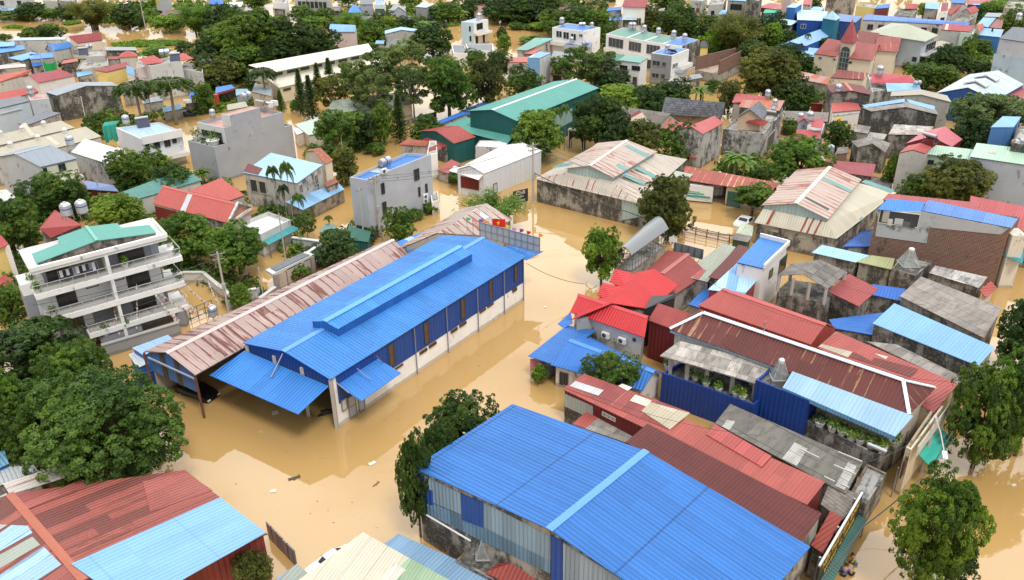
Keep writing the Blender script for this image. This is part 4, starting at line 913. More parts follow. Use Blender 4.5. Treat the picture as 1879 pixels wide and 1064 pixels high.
shd('shed','small brick red roof behind the yellow lettered black sign','shed',[(1488,1000),(1510,1015),(1546,950),(1525,935)],[3.0,3.0,3.0,3.0],wall=concd,rm=S((.26,.05,.035),var=.06,dirt=.3),ov=.1)
flt('building','concrete flat roofed shop end between the fibre cement roof and the planted balcony','building',[(1555,912),(1590,925),(1628,868),(1590,850)],2.8,wall=concd,rm=plaster((.3,.29,.28),.6),par=.2,ov=.02)
tank((1606,838),3.4,'white solar water heater on the roof corner beside the right street sign',.9,'s',2.4)
B=flt('shop_house','shop house end facing the right street with balconies and a green ribbed awning','shop house',[(1662,820),(1672,826),(1732,745),(1718,738)],4.6,wall=plaster((.62,.53,.38),.2),rm=concd,par=.3,ov=.02)
awning(B,'awning',[(1686,834),(1711,860),(1750,804),(1724,784)],[2.8,2.2,2.2,2.8],S((.05,.42,.33),period=.5,panel=3,var=.02,seam=0,dirt=.1,second=(.5,.7,.62),smix=.0))
m_=MB();a_,u_,n_,L_=face(B,1);
m_.obox(a_+u_*(L_*.5)+n_*.4+V((0,0,4.5)),u_*(L_*.48),n_*.05,V((0,0,.55)));m_.build('balcony_parapet',plaster((.6,.6,.57),.3),B.o)
# red letter sign on the street front
sg=thing('sign_board','dark shop sign board with rows of red letters near the green ribbed awning','sign',P(1668,848,0));c_=P(1668,838,3.0);n_=V((.8,-.6,0)).normalized();u_=V((.6,.8,0)).normalized();m_=MB();m_.obox(c_,u_*2.0,n_*.06,V((0,0,.85)));pn=m_.build('panel',paint((.03,.025,.025),.5),sg)
for k,t_ in enumerate(('XE MÁY','SỬA CHỮA')):mesh_text(t_,.62,paint((.5,.06,.04),.5),'lettering',pn,on_frame(c_+n_*.08+V((0,0,.38-.75*k)),u_,n_))
m_=MB();m_.bar(c_-u_*1.8-n_*.3,V((c_.x,c_.y,-1))-u_*1.8-n_*.3,.1);m_.bar(c_+u_*1.8-n_*.3,V((c_.x,c_.y,-1))+u_*1.8-n_*.3,.1);m_.build('frame',STEELD,sg)
# long yellow lettered black sign along the street
a_=P(1503,1040,3.6);b_=P(1582,905,3.6);u_=(b_-a_).normalized();n_=V((u_.y,-u_.x,0));c_=(a_+b_)/2-V((0,0,1.0))
sg=thing('sign_board','long black shop sign with yellow letters along the street in the lower right','sign',(c_.x,c_.y,0));m_=MB();m_.obox(c_,(b_-a_)/2,n_*.08,V((0,0,1.0)));pn=m_.build('panel',paint((.015,.014,.014),.4),sg)
m_=MB();m_.bar(a_+V((0,0,.06)),b_+V((0,0,.06)),.16);m_.bar(a_-V((0,0,2.05)),b_-V((0,0,2.05)),.1);m_.build('frame',paint((.5,.5,.5),.5),sg)
ye=paint((.62,.40,.03),.5)
mesh_text('NỘI THẤT GIA ĐÌNH',.82,ye,'lettering',pn,on_frame(c_+n_*.1+V((0,0,.45)),u_,n_));mesh_text('BÀN GHẾ - TỦ - GIƯỜNG',.55,ye,'lettering',pn,on_frame(c_+n_*.1-V((0,0,.5)),u_,n_))
for k in (.1,.5,.9):m_=MB();p=a_.lerp(b_,k)-n_*.25;m_.box(p.x-.08,p.y-.08,-1.2,p.x+.08,p.y+.08,3.6);m_.build('leg',STEELD,sg)
aw_=thing('awning','narrow dark green awning under the long black sign','awning',(c_.x,c_.y,0));T_=Bld();T_.slopes=[];m_=MB();add_slope(T_,m_,[a_-V((0,0,2.2))+n_*.75,b_-V((0,0,2.2))+n_*.75,b_-V((0,0,1.95))+n_*.1,a_-V((0,0,1.95))+n_*.1],.05);m_.build('sheet',S((.05,.14,.12),var=.05),aw_)
for k in (.05,.5,.95):p=a_.lerp(b_,k)+n_*.7;m_=MB();m_.bar(p-V((0,0,2.2)),V((p.x,p.y,-1.2)),.07);m_.build('post',STEELD,aw_)

# low roofs at the bottom edge
B=flt('shed','small concrete roof deck with a glass pyramid beside the patched blue wall','shed',[(836,1028),(905,1064),(952,1016),(889,972)],2.3,wall=concd,rm=plaster((.2,.19,.17),.8),par=.25,ov=.02)
skylight((896,1012),2.2,.85,2.2,'glass skylight pyramid with a round finial on the small deck, bottom centre')
bld('house','red hip roofed house at the bottom edge in front of the big blue roof','house',[(890,1050),(1040,1120),(1075,1064),(958,1004)],2.6,roof='hip',rise=.9,hip=.9,wall=conc,rm=S((.27,.05,.04),var=.05,dirt=.3),cap=(.33,.08,.06))
B=shd('shed','cream rusted sheet roof with a pale green half at the bottom centre edge','shed',[(545,1066),(790,1150),(830,1068),(666,976)],[2.2,2.4,2.6,2.4],wall=concd,rm=S((.60,.57,.45),.16,(.22,.10,.06),period=.25,panel=1.6,var=.06),ov=.1)
sheetpatch(B,0,[[(730,1044),(750,1024),(835,1070),(815,1130),(700,1064)]],S((.33,.46,.30),.03,period=.25));sheetpatch(B,0,[[(700,1064),(725,1036),(745,1046),(720,1075)]],S((.66,.64,.55),.05,period=.25),lift=.07)
shd('shed','light blue ribbed roof strip between the cream rusted roof and concrete deck','shed',[(704,998),(880,1100),(930,1068),(731,979)],2.0,wall=concd,rm=S((.22,.36,.52),.05,period=.28,var=.08),ov=.1)
shd('shed','low grey green ribbed roof at the left of the cream rusted roof','shed',[(505,1064),(540,1078),(566,1052),(545,1034)],1.2,wall=concd,rm=S((.3,.34,.3),.1,second=(.2,.34,.5)),ov=.1)
fn=thing('fence','rusty maroon and grey sheet fence along the water at the bottom left roof','fence',P(520,1005));m_=MB();a_,b_=P(494,986),P(545,1040);d_=(b_-a_).normalized();s_=V((-d_.y,d_.x,0));m_.obox((a_+b_)/2+V((0,0,.3)),(b_-a_)/2,s_*.05,V((0,0,1.3)));m_.build('panel',S((.2,.2,.2),.45,(.12,.02,.02),panel=.8,var=.4),fn)
# ---------------------------------------------------------------- middle: cream tiered warehouses, canopy, shops
def tiered(name,label,low,zl,up,zu,rise,zt,wall,rm,rmu,gm,group=None):
    """hall with skirt roofs running up to a raised gable; quads start near right, far right, far left, near left"""
    B=shd(name,label,'warehouse',low,zl,wall=wall,rm=rm,ov=.25)
    C.objects.unlink(B.roof);bpy.data.objects.remove(B.roof)
    B.slopes=[];U=corners(up,zu);Lq=B.q;m_=MB();T_=[V((p.x,p.y,zt)) for p in inset(U,.2)]
    for i in range(4):j=(i+1) % 4;add_slope(B,m_,[Lq[i],Lq[j],T_[j],T_[i]],.06)
    B.roof=m_.build('skirt_roof',rm,B.o);w_=inset(U,.25);m_=MB();r0,r1=(U[0]+U[3])/2+V((0,0,rise)),(U[1]+U[2])/2+V((0,0,rise));e0,e1=(w_[0]+w_[3])/2,(w_[1]+w_[2])/2
    for a,b in ((w_[0],w_[1]),(w_[2],w_[3])):m_.poly([V((a.x,a.y,zt-.4)),V((b.x,b.y,zt-.4)),b,a])
    m_.poly([V((w_[3].x,w_[3].y,zt-.4)),V((w_[0].x,w_[0].y,zt-.4)),w_[0],V((e0.x,e0.y,r0.z-.1)),w_[3]]);m_.poly([V((w_[1].x,w_[1].y,zt-.4)),V((w_[2].x,w_[2].y,zt-.4)),w_[2],V((e1.x,e1.y,r1.z-.1)),w_[1]])
    m_.build('gable_panel',gm,B.o);Uo=Bld();Uo.slopes=[];m_=MB();add_slope(Uo,m_,[U[0],U[1],r1,r0],.06);add_slope(Uo,m_,[U[2],U[3],r0,r1],.06);Uo.roof=m_.build('upper_roof',rmu,B.o);ORG[Uo.roof.name]=ORG[B.o.name]
    m_=MB();d=(r1-r0).normalized();s=V((-d.y,d.x,0));sl=rise/max((U[0]-U[3]).length/2,.1)
    for sg in (1,-1):o_=s*(.25*sg)-V((0,0,.25*sl));m_.slab([r0+V((0,0,.05)),r1+V((0,0,.05)),r1+o_+V((0,0,.05)),r0+o_+V((0,0,.05))],.04)
    m_.build('ridge_cap',paint((.6,.56,.5),.5),Uo.roof);B.U=Uo;return B
pinkrust=S((.47,.385,.335),.5,(.19,.06,.04),panel=1.0,var=.08,dirt=.25,seam=.0);pinkrust2=S((.48,.385,.335),.52,(.19,.055,.035),panel=1.0,var=.08,dirt=.25,seam=.0)
tealst=S((.16,.33,.32),.02,var=.03,dirt=.2);palet=S((.38,.5,.5),var=.05,dirt=.3,period=.5);creamst=S((.52,.48,.38),.16,(.2,.1,.06),var=.06,dirt=.25,seam=.1)
B=tiered('warehouse','wide tiered warehouse with pinkish rust-streaked roofs, teal strips and a soot-stained front wall',[(1172,373),(1261,292),(1100,262),(981,328)],3.5,[(1126,326),(1205,278),(1096,262),(1037,309)],5.6,1.1,5.0,plaster((.36,.34,.3),.85),S((.48,.43,.37),.42,(.2,.07,.05),panel=1.0,var=.1,dirt=.3,seam=.0),pinkrust,palet)
sheetpatch(B.U,0,[[(1105,288),(1112,285),(1151,309),(1146,314)]],tealst);sheetpatch(B.U,0,[[(1146,268),(1153,265),(1191,284),(1186,289)]],tealst)
sheetpatch(B,0,[[(1141,321),(1148,318),(1187,337),(1182,342)]],tealst);sheetpatch(B,0,[[(1164,309),(1170,306),(1207,323),(1202,328)]],tealst);sheetpatch(B,3,[[(1015,306),(1030,300),(1052,299),(1046,304),(1012,308)]],tealst)
wallpatch(B,3,[[(1141,363),(1184,377),(1184,396),(1141,404)]],palet)
awning(B,'side_roof',[(1226,330),(1258,332),(1272,320),(1240,313)],[3.6,3.2,3.3,3.8],S((.38,.42,.36),.08,var=.08))
B=tiered('warehouse','cream and pink rust-streaked tiered warehouse with teal strips, left of the brick sided building',[(1535,438),(1645,353),(1470,316),(1384,408)],3.0,[(1520,402),(1581,329),(1462,311),(1398,376)],4.9,1.15,4.4,plaster((.36,.33,.29),.7),creamst,pinkrust2,palet)
sheetpatch(B.U,0,[[(1508,328),(1513,325),(1563,349),(1560,354)]],tealst);sheetpatch(B.U,0,[[(1476,363),(1479,361),(1522,383),(1519,386)]],paint((.08,.07,.07),.8))
for q_ in ([(1564,352),(1570,349),(1616,367),(1610,371)],[(1543,377),(1548,373),(1592,389),(1587,393)],[(1536,384),(1540,381),(1586,400),(1581,404)],[(1580,334),(1588,330),(1642,349),(1634,354)]):sheetpatch(B,0,[q_],tealst)
for q_ in ([(1468,424),(1481,398),(1484,399),(1471,425)],[(1479,427),(1492,400),(1495,401),(1482,428)],[(1492,430),(1506,403),(1509,404),(1495,431)],[(1405,411),(1419,386),(1423,387),(1410,412)]):sheetpatch(B,3,[q_],S((.25,.05,.04),.2,var=.1))
win(B,3,[(1417,420,1428,426),(1465,430,1478,437)],'vent_opening',fm=CONCP,pm=paint((.4,.36,.3),.8),mull=0)

B=shd('shed','long open truck shed with a rust red striped metal roof between the tiered warehouses','shed',[(1250,329),(1412,353),(1432,336),(1258,304)],[3.0,3.0,3.5,3.5],wall=yellow,rm=S((.30,.07,.045),.35,(.42,.25,.16),period=.34,panel=.9,var=.1,dirt=.4,seam=.2),ov=.15,walls=False)
q_=inset(B.q,.3);m_=MB();m_.poly([(q_[2].x,q_[2].y,-1.2),(q_[3].x,q_[3].y,-1.2),(q_[3].x,q_[3].y,3.3),(q_[2].x,q_[2].y,3.3)]);m_.build('rear_wall',concd,B.o)
m_=MB();c_=[q_[0].lerp(q_[1],k) for k in (.52,.98)];k_=[q_[3].lerp(q_[2],k) for k in (.52,.98)];m_.prism([(p.x,p.y) for p in (c_[0],c_[1],k_[1],k_[0])],-1.2,2.8);m_.build('room',plaster((.6,.52,.33),.15),B.o)
u_=(c_[1]-c_[0]).normalized();n_=V((u_.y,-u_.x,0));m_=MB();m_.obox(c_[0].lerp(c_[1],.22)+n_*.05+V((0,0,1.0-c_[0].z)),u_*.95,n_*.05,V((0,0,1.2)));m_.build('door',paint((.03,.10,.09),.6),B.o)
for k in (.02,.26):p=q_[0].lerp(q_[1],k);m_=MB();m_.box(p.x-.1,p.y-.1,-1.2,p.x+.1,p.y+.1,2.9);m_.build('post',IRON,B.o)

# greenhouse canopy on a caged terrace
B=flt('terrace_block','caged roof terrace under a curved translucent sheet canopy beside the street tree','terrace',[(1160,498),(1222,452),(1190,436),(1128,495)],2.4,wall=plaster((.38,.33,.28),.4),rm=conc,par=.2,ov=.02)
q_=B.q;m_=MB();prev=None;arch=[]
for i in range(9):
    t_=i/8;h_=4.6+1.0*math.sin(math.pi*t_);a_,b_=q_[3].lerp(q_[0],t_),q_[2].lerp(q_[1],t_);a_,b_=V((a_.x,a_.y,h_)),V((b_.x,b_.y,h_));d_=(b_-a_).normalized()*.35;arch.append((a_-d_,b_+d_))
for i in range(8):m_.slab([arch[i][0],arch[i][1],arch[i+1][1],arch[i+1][0]],.04)
cm_,ct_,cb_=newmat('translucent_sheet');cb_.inputs['Base Color'].default_value=(.27,.285,.30,1);cb_.inputs['Roughness'].default_value=.3;cb_.inputs['Alpha'].default_value=.82
m_.build('canopy',cm_,B.o,smooth=True);m_=MB()
for k in range(6):
    t_=k/5
    for i in range(8):m_.bar(arch[i][0].lerp(arch[i][1],t_)-V((0,0,.08)),arch[i+1][0].lerp(arch[i+1][1],t_)-V((0,0,.08)),.06)
for s0,s1 in ((q_[0],q_[1]),(q_[3],q_[2]),(q_[3],q_[0])):
    for k in range(13):p=s0.lerp(s1,k/12);m_.bar(V((p.x,p.y,2.3)),V((p.x,p.y,4.65)),.045)
    for z_ in (2.5,3.2,3.9,4.6):m_.bar(V((s0.x,s0.y,z_)),V((s1.x,s1.y,z_)),.05)
m_.build('cage',paint((.16,.17,.18),.5,.4),B.o)
B=bld('house','dusky red roofed house between the translucent canopy and the pale green roof','house',rq((1190,493),(1225,459),3.2,(1215,501),(1262,465),4.2),3.2,rise=1.0,wall=conc,rm=S((.25,.045,.04),period=.3,var=.06,seam=.15,dirt=.3),cap=(.34,.1,.09))
hd=thing('hoarding','grey sheet hoarding leaning on struts behind the dusky red roof','hoarding',P(1262,474));a_,b_=P(1236,458,2.9),P(1290,472,2.9);u_=(b_-a_).normalized();n_=V((u_.y,-u_.x,0));m_=MB();m_.obox((a_+b_)/2+V((0,0,.35)),(b_-a_)/2,n_*.03,V((0,0,.65)));m_.build('panel',paint((.17,.19,.21),.5),hd)
m_=MB()
for k in (.05,.28,.5,.72,.95):p=a_.lerp(b_,k)+n_*.08;m_.bar(V((p.x,p.y,-1)),V((p.x,p.y,3.9)),.07);m_.bar(p+n_*1.1-V((0,0,.8)),V((p.x,p.y,3.7)),.05)
m_.build('strut',IRON,hd)
B=shd('house','narrow house with a pale grey green roof and one dull red sheet','house',[(1249,505),(1299,517),(1350,453),(1327,446)][0:2]+[P(1350,453,3.4),P(1327,446,3.4)],3.4,wall=plaster((.36,.34,.31),.6),rm=S((.30,.32,.26),.05,(.2,.18,.14),var=.05,dirt=.3,seam=.1,cross=5),ov=.15)
sheetpatch(B,0,[[(1271,509),(1284,493),(1295,496),(1282,512)]],red);a_,u_,n_,_=face(B,0);place('ac',mk_ac,on_plane(1257,533,a_,n_)+n_*.05,math.atan2(u_.y,u_.x),1.0,'white air conditioner on the wall below the pale grey green roof')
B=shd('house','narrow house with a dark maroon gable roof beside the bright blue roof','house',[(1300,508),(1325,514),(1378,455),(1356,449)],3.9,wall=concd,rm=S((.125,.028,.024),period=.3,var=.06,dirt=.4,seam=.15,cross=4),ov=.15)
B=shd('building','tall narrow white sided building with a bright blue roof and lower pale blue roof','building',[(1352,481),(1400,492),(1446,448),(1395,435)],6.2,wall=plaster((.70,.70,.68),.15),rm=S((.05,.2,.56),period=.32,var=.03,dirt=.2,seam=.12,cross=5),ov=.08)
win(B,1,[(1412,497,1416,506),(1431,478,1440,492)],fm=IRON,mull=0)
m_=MB();m_.bar(B.q[1]+V((.1,0,.2)),B.q[2]+V((.1,0,.2)),.2,.5);m_.bar(B.q[2]+V((0,.1,.2)),B.q[3]+V((0,.1,.2)),.2,.5);m_.build('parapet',paint((.72,.72,.7),.7),B.o)
B=shd('house','pale blue streaked metal roof below the bright blue roof, red side strip','house',[(1299,531),(1366,540),(1404,497),(1353,482)],[4.2,4.2,4.8,4.8],wall=S((.3,.06,.06),period=.4),rm=S((.36,.56,.76),.1,(.12,.25,.5),period=.32,var=.14,dirt=.3,seam=.2,second=(.2,.4,.72),smix=.35),ov=.1)
shd('shed','narrow blue lean-to roof between the teal yard and the pale blue streaked roof','shed',[(1263,558),(1288,566),(1318,527),(1305,518)],2.2,wall=conc,rm=blue2,ov=.1)
B=shd('kiosk','small gate lodge with a greenish sheet roof beside the iron gate','kiosk',[(1350,427),(1380,433),(1383,414),(1361,409)],[2.0,2.0,2.3,2.3],wall=concl,rm=S((.42,.46,.36),.1,var=.08),ov=.15)
B=shd('shed','dark green doored hut under grey fibre sheets, right end of the iron gate','shed',[(1341,438),(1372,444),(1381,433),(1348,427)],[1.7,1.7,2.0,2.0],wall=paint((.04,.09,.07),.7),rm=fib,ov=.2)
# gate and fence of the yard
def railing(name,label,cat,a,b,h,n,m,r=.03,rails=(.1,.9),posts=0,fat=.1):
    o=thing(name,label,cat,(a.x,a.y,0));m_=MB()
    for k in range(n+1):p=a.lerp(b,k/n);m_.bar((p.x,p.y,-.9),(p.x,p.y,h),r)
    for z_ in rails:m_.bar((a.x,a.y,h*z_),(b.x,b.y,h*z_),r*1.6)
    m_.build('bar',m,o)
    if posts:
        for k in range(posts+1):p=a.lerp(b,k/posts);m_=MB();m_.box(p.x-fat,p.y-fat,-1,p.x+fat,p.y+fat,h+.15);m_.build('post',m,o)
    return o
railing('gate','brown iron bar gate standing in the flood across the truck yard entrance','gate',P(1256,427),P(1338,446),1.1,44,paint((.20,.11,.09),.6),.04,(.15,.55,.98),4,.06)
gp=thing('gate_pillar','pink gate pillar with a dark red cap at the left end of the iron gate','pillar',P(1251,428));p=P(1251,428);m_=MB();m_.box(p.x-.4,p.y-.4,-1,p.x+.4,p.y+.4,1.8);m_.build('shaft',pinkw,gp);m_=MB();m_.lathe([(.75,1.8),(.4,2.1),(.05,2.35)],4,p);m_.build('cap',paint((.2,.05,.05),.6),gp)
o=thing('fence','weathered grey plank fence with ochre posts right of the soot-stained wall','fence',P(1165,410));a_,b_=P(1137,405),P(1208,424);u_=(b_-a_).normalized();n_=V((u_.y,-u_.x,0));m_=MB();m_.obox((a_+b_)/2+V((0,0,.6)),(b_-a_)/2,n_*.05,V((0,0,1.0)));m_.build('panel',S((.36,.38,.38),.1,(.2,.18,.16),period=.3,var=.15),o)
for k in (0,.37,.73,1):p=a_.lerp(b_,k);m_=MB();m_.box(p.x-.14,p.y-.14,-1,p.x+.14,p.y+.14,1.9);m_.build('post',paint((.45,.3,.12),.8),o)

# white hall, teal hall, arch gate
B=bld('warehouse','white metal hall with a white roof and a red shutter facing the flooded yard','warehouse',rq((888,318),(995,276),3.8,(862,303),(958,261),4.7),3.8,rise=.9,wall=S((.62,.65,.70),period=.5,var=.02,dirt=.15),rm=whitemetal,ov=.1)
awning(B,'awning',[(824,313),(878,330),(888,319),(834,304)],[3.1,3.1,3.6,3.6],whitemetal)
win(B,3,[(845,322,880,350)],'shutter',fm=paint((.5,.5,.5),.5),pm=S((.16,.022,.022),period=.25),mull=0)
win(B,0,[(905,338,912,352)],'door',fm=IRON,pm=paint((.45,.47,.5),.5),mull=0)
flt('house','low white flat roofed block behind the white metal hall','house',[(872,268),(935,272),(930,258),(880,257)],3.3,wall=concl,rm=whitemetal,par=.1,ov=.02)
B=bld('warehouse','big teal hall with a green roof and white ridge behind the palms','warehouse',[(949,222),(1099,161),(1017,149),(859,203)],6.3,rise=1.0,wall=tealwall,rm=S((.075,.29,.25),period=.32,panel=1.0,var=.03,dirt=.2,seam=.12),cap=(.55,.6,.56),ov=.2)
wallpatch(B,0,[[(1000,222),(1050,198),(1050,222),(1012,242),(1000,238)]],S((.3,.46,.43),var=.05,period=.5))
shd('shed','green lean-to roof in front of the big teal hall','shed',[(812,232),(932,262),(948,244),(855,214)],[3.3,3.3,3.8,3.8],wall=tealwall,rm=S((.09,.30,.25),var=.08,dirt=.3),ov=.15)
shd('shed','narrow bright blue roof at the left corner of the big teal hall','shed',[(803,222),(812,226),(858,208),(848,204)],3.0,wall=conc,rm=blue2,ov=.1)
o=thing('gate','white and black arched gateway standing in the flood beyond the teal hall','gate',P(1057,272));a_,b_=P(1043,270),P(1073,274);u_=(b_-a_).normalized();n_=V((u_.y,-u_.x,0));L_=(b_-a_).length;m_=MB();pts=[(0,-1),(0,3.0),(L_,3.0),(L_,-1),(L_*.84,-1),(L_*.84,1.0)]+[(L_*.5+L_*.34*math.cos(math.pi*k/10),1.0+L_*.34*math.sin(math.pi*k/10)) for k in range(11)]+[(L_*.16,1.0),(L_*.16,-1)]
zz=lambda uu,z_,o_:a_+u_*uu+V((0,0,z_))+n_*o_
inner=[(L_*.16,-1),(L_*.16,1.0)]+[(L_*.5-L_*.34*math.cos(math.pi*k/10),1.0+L_*.34*math.sin(math.pi*k/10)) for k in range(1,10)]+[(L_*.84,1.0),(L_*.84,-1)]
outer=[(0,-1),(0,1.2)]+[(0,3.0)]+[(L_*k/8,3.0) for k in range(1,8)]+[(L_,3.0)]+[(L_,1.2),(L_,-1)];nI=len(inner);nO=len(outer)
for i in range(nI-1):
    j0,j1=round(i*(nO-1)/(nI-1)),round((i+1)*(nO-1)/(nI-1));f_=[inner[i],inner[i+1],outer[j1]]+([outer[j0]] if j0 != j1 else [])
    m_.poly([zz(*q,.3) for q in f_][::-1]);m_.poly([zz(*q,-.3) for q in f_]);m_.poly([zz(*inner[i],.3),zz(*inner[i+1],.3),zz(*inner[i+1],-.3),zz(*inner[i],-.3)])
m_.build('arch',paint((.03,.03,.035),.7),o);m_=MB()
for i in range(nI-1):m_.bar(zz(*inner[i],.33),zz(*inner[i+1],.33),.12)
m_.bar(zz(0,3.08,0),zz(L_,3.08,0),.9,.16);m_.bar(zz(0.1,-1,.32),zz(.1,3,.32),.14);m_.bar(zz(L_-.1,-1,.32),zz(L_-.1,3,.32),.14);m_.build('trim',paint((.68,.68,.66),.7),o)
m_=MB();m_.lathe([(.05,2.2),(.2,2.3),(.24,2.45),(.2,2.6),(.05,2.7)],8,zz(L_*.5,-.4,.2));m_.build('lantern',paint((.6,.05,.03),.6),o)

# reds left of the white hall
B=bld('house','house with a rusty red gable roof and teal wall left of the white hall','house',rq((833,263),(873,251),3.6,(800,240),(841,230),4.6),3.6,rise=1.0,wall=tealwall,rm=S((.33,.06,.05),.2,(.16,.05,.03),var=.15),ov=.15)
shd('shed','dark maroon lean-to roof under the rusty red gable roof','shed',[(772,258),(815,270),(834,260),(796,246)],[2.6,2.6,3.2,3.2],wall=concd,rm=dred,ov=.15)
shd('shed','orange rusty low roof behind the grey three storey house','shed',[(732,265),(781,268),(789,260),(748,254)],[2.5,2.5,3.0,3.0],wall=conc,rm=S((.33,.09,.05),.3,var=.1),ov=.15)
B=flt('house','narrow white house with a maroon window canopy behind the grey three storey house','house',[(782,285),(803,281),(801,258),(788,258)],4.0,wall=white,rm=conc,par=.2,ov=.02)
awning(B,'awning',[(781,274),(791,281),(812,271),(804,264)],[4.0,3.7,3.7,4.2],dred);win(B,1,[(791,288,797,302)],fm=IRON)
shd('shed','faded red low roof beside the awning of the white hall','shed',[(802,312),(822,318),(846,300),(828,292)],1.8,wall=conc,rm=S((.36,.09,.08),.15,var=.1),ov=.15)
# grey three storey house
B=flt('building','plain pale grey three storey house with a blue recessed roof, standing alone in the flood','building',[(671,330),(791,283),(745,280),(641,325)],7.8,wall=plaster((.43,.455,.50),.04),rm=S((.05,.19,.55),period=.32,var=.03,dirt=.2,seam=.1),par=.35,ov=.02)
win(B,0,[(698.5,337,705.5,354),(701,372,709,389),(759,312,769,328),(767,344,771,359),(780,338,784,352)],fm=IRON,mull=1,out=.08);win(B,3,[(655,413,667,420),(671,418,676,424)],fm=IRON,mull=1)
a_,u_,n_,_=face(B,0)
for y_,w__ in ((357,'upper'),(365,'lower')):place('ac',mk_ac,on_plane(779,y_+6,a_,n_)+n_*.05,math.atan2(u_.y,u_.x),1.0,'%s of two air conditioners stacked on the pale grey three storey house' % w__)
place('ac',mk_ac,on_plane(703,317,a_,n_)+n_*.05,math.atan2(u_.y,u_.x),1.0,'air conditioner at the roof edge of the pale grey three storey house')
m_=MB();m_.slab([B.deck[0].lerp(B.deck[1],.3)+V((0,0,.05)),B.deck[0].lerp(B.deck[1],.45)+V((0,0,.05)),B.deck[3].lerp(B.deck[2],.45)+V((0,0,.05)),B.deck[3].lerp(B.deck[2],.3)+V((0,0,.05))],.03);m_.build('skylight_panel',S((.4,.5,.5),var=.05),B.roof)
tank((707,306),7.6,'steel water tank lying on the blue roof of the pale grey three storey house',1.15,'h',.9)
flt('terrace_block','small white balcony annex at the far end of the pale grey house','terrace',[(792,372),(806,366),(803,350),(790,354)],1.9,wall=white,rm=conc,par=.3,ov=.02)
# rusty roof and blue roof by the rear end of the blue warehouse
B=bld('warehouse','rust-striped grey roof behind the flags at the rear of the long blue warehouse','warehouse',rq((885,432),(940,402),3.4,(802,427),(893,373),4.8),3.4,rise=1.4,wall=conc,rm=S((.42,.36,.32),.55,(.16,.05,.035),panel=1.1,var=.12,dirt=.35,seam=.2),ov=.15)
sheetpatch(B,0,[[(832,412),(840,407),(866,422),(858,427)]],S((.55,.58,.6),.05));sheetpatch(B,0,[[(866,387),(874,383),(898,398),(890,402)]],S((.5,.56,.62),.05))
shd('shed','low light blue roof with a bright blue centre beside the pink rusty roof','shed',[(748,462),(800,437),(775,425),(722,446)],[3.2,3.4,3.4,3.2],wall=conc,rm=S((.3,.46,.62),var=.06,second=(.05,.2,.56),smix=.4),ov=.1)
shd('shed','dark green roofed yard shed beside the utility poles of the grey house','shed',[(632,438),(676,444),(681,425),(640,414)],[1.6,1.6,2.0,2.0],wall=tealwall,rm=S((.03,.13,.10),var=.05),ov=.1)
shd('shed','faded teal carport roof left of the dark green yard shed','shed',[(585,425),(612,428),(618,413),(598,410)],1.5,wall=concd,rm=S((.16,.3,.28),var=.08),ov=.3)

# ---------------------------------------------------------------- dense houses, upper middle right
B=bld('house','old house under a dark slate tile roof among the trees, upper centre right','house',rq((1213,209),(1325,216),2.8,(1221,178),(1331,188),5.2),2.8,rise=2.4,wall=plaster((.3,.2,.14),.5),rm=tiles((.105,.11,.125),.35,.4,.35),ov=.5)
B=bld('house','old house with a grey tiled roof and small front gable amid trees','house',rq((1126,219),(1208,231),2.6,(1142,195),(1231,208),4.4),2.6,rise=1.8,wall=plaster((.45,.4,.33),.4),rm=fibro((.24,.22,.2),var=.12,mould=.4),ov=.3)
m_=MB();a_,b_,c_=P(1148,222,2.8),P(1194,226,2.8),P(1178,206,4.2);d_=V((-.3,1,0)).normalized()*3;m_.poly([a_,b_,c_]);m_.build('gable_panel',plaster((.6,.5,.4),.1),B.o);m_=MB();m_.slab([a_,c_,c_+d_,a_+d_],.1);m_.slab([c_,b_,b_+d_,c_+d_],.1);m_.build('gable_roof',dred,B.o)
B=bld('house','tall narrow house with a pink red metal gable roof and blotchy concrete side','house',rq((1290,246),(1328,225),5.6,(1267,231),(1311,212),6.6),5.6,rise=1.0,wall=plaster((.42,.41,.39),.55),rm=S((.45,.12,.12),period=.4,panel=1.2,var=.05,dirt=.2,seam=.12,cross=4),ov=.1)
shd('house','low red roof left of the tall pink red gable house','house',[(1216,235),(1262,248),(1275,229),(1227,220)],[2.8,2.8,3.4,3.4],wall=white,rm=S((.40,.09,.09),var=.06),ov=.2)
shd('shed','red lean-to canopy at the foot of the tall pink red gable house','shed',[(1245,280),(1275,292),(1284,284),(1256,272)],1.8,wall=conc,rm=S((.35,.05,.05),var=.06),ov=.2)
B=flt('building','blotchy concrete corner block with an arched side door and roof terrace','building',[(1327,236),(1401,245),(1438,204),(1372,198)],4.4,wall=plaster((.42,.41,.39),.72),rm=conc,par=.5,ov=.02);BC=B
win(B,1,[(1409,252,1417,275)],'door',fm=CONCP,pm=paint((.1,.09,.08),.8),mull=0)
bld('house','rooftop house with a grey tiled gable and tan gable wall on the blotchy concrete block','house',[(1399,219),(1411,202),(1370,202),(1349,216)],6.0,rise=1.5,wall=plaster((.55,.40,.28),.1),rm=tiles((.14,.15,.17)),ov=.3,base=4.0)
awning(BC,'canopy',[(1352,221),(1402,231),(1411,222),(1357,214)],[5.3,5.3,5.9,5.9],S((.30,.05,.04),.2,(.4,.15,.1),var=.15))
B=shd('shed','orange rusty rooftop sheet behind the grey tiled gable','shed',[(1355,196),(1430,203),(1440,184),(1363,183)],4.9,wall=concd,rm=S((.42,.13,.07),.25,(.22,.07,.04),var=.2,second=(.5,.25,.2)),ov=.2)
shd('shed','pinkish red two level lean-to roof behind the orange rusty rooftop sheet','shed',[(1343,188),(1403,186),(1406,177),(1351,171)],[3.6,3.6,4.2,4.2],wall=conc,rm=S((.42,.11,.11),var=.05),ov=.2)
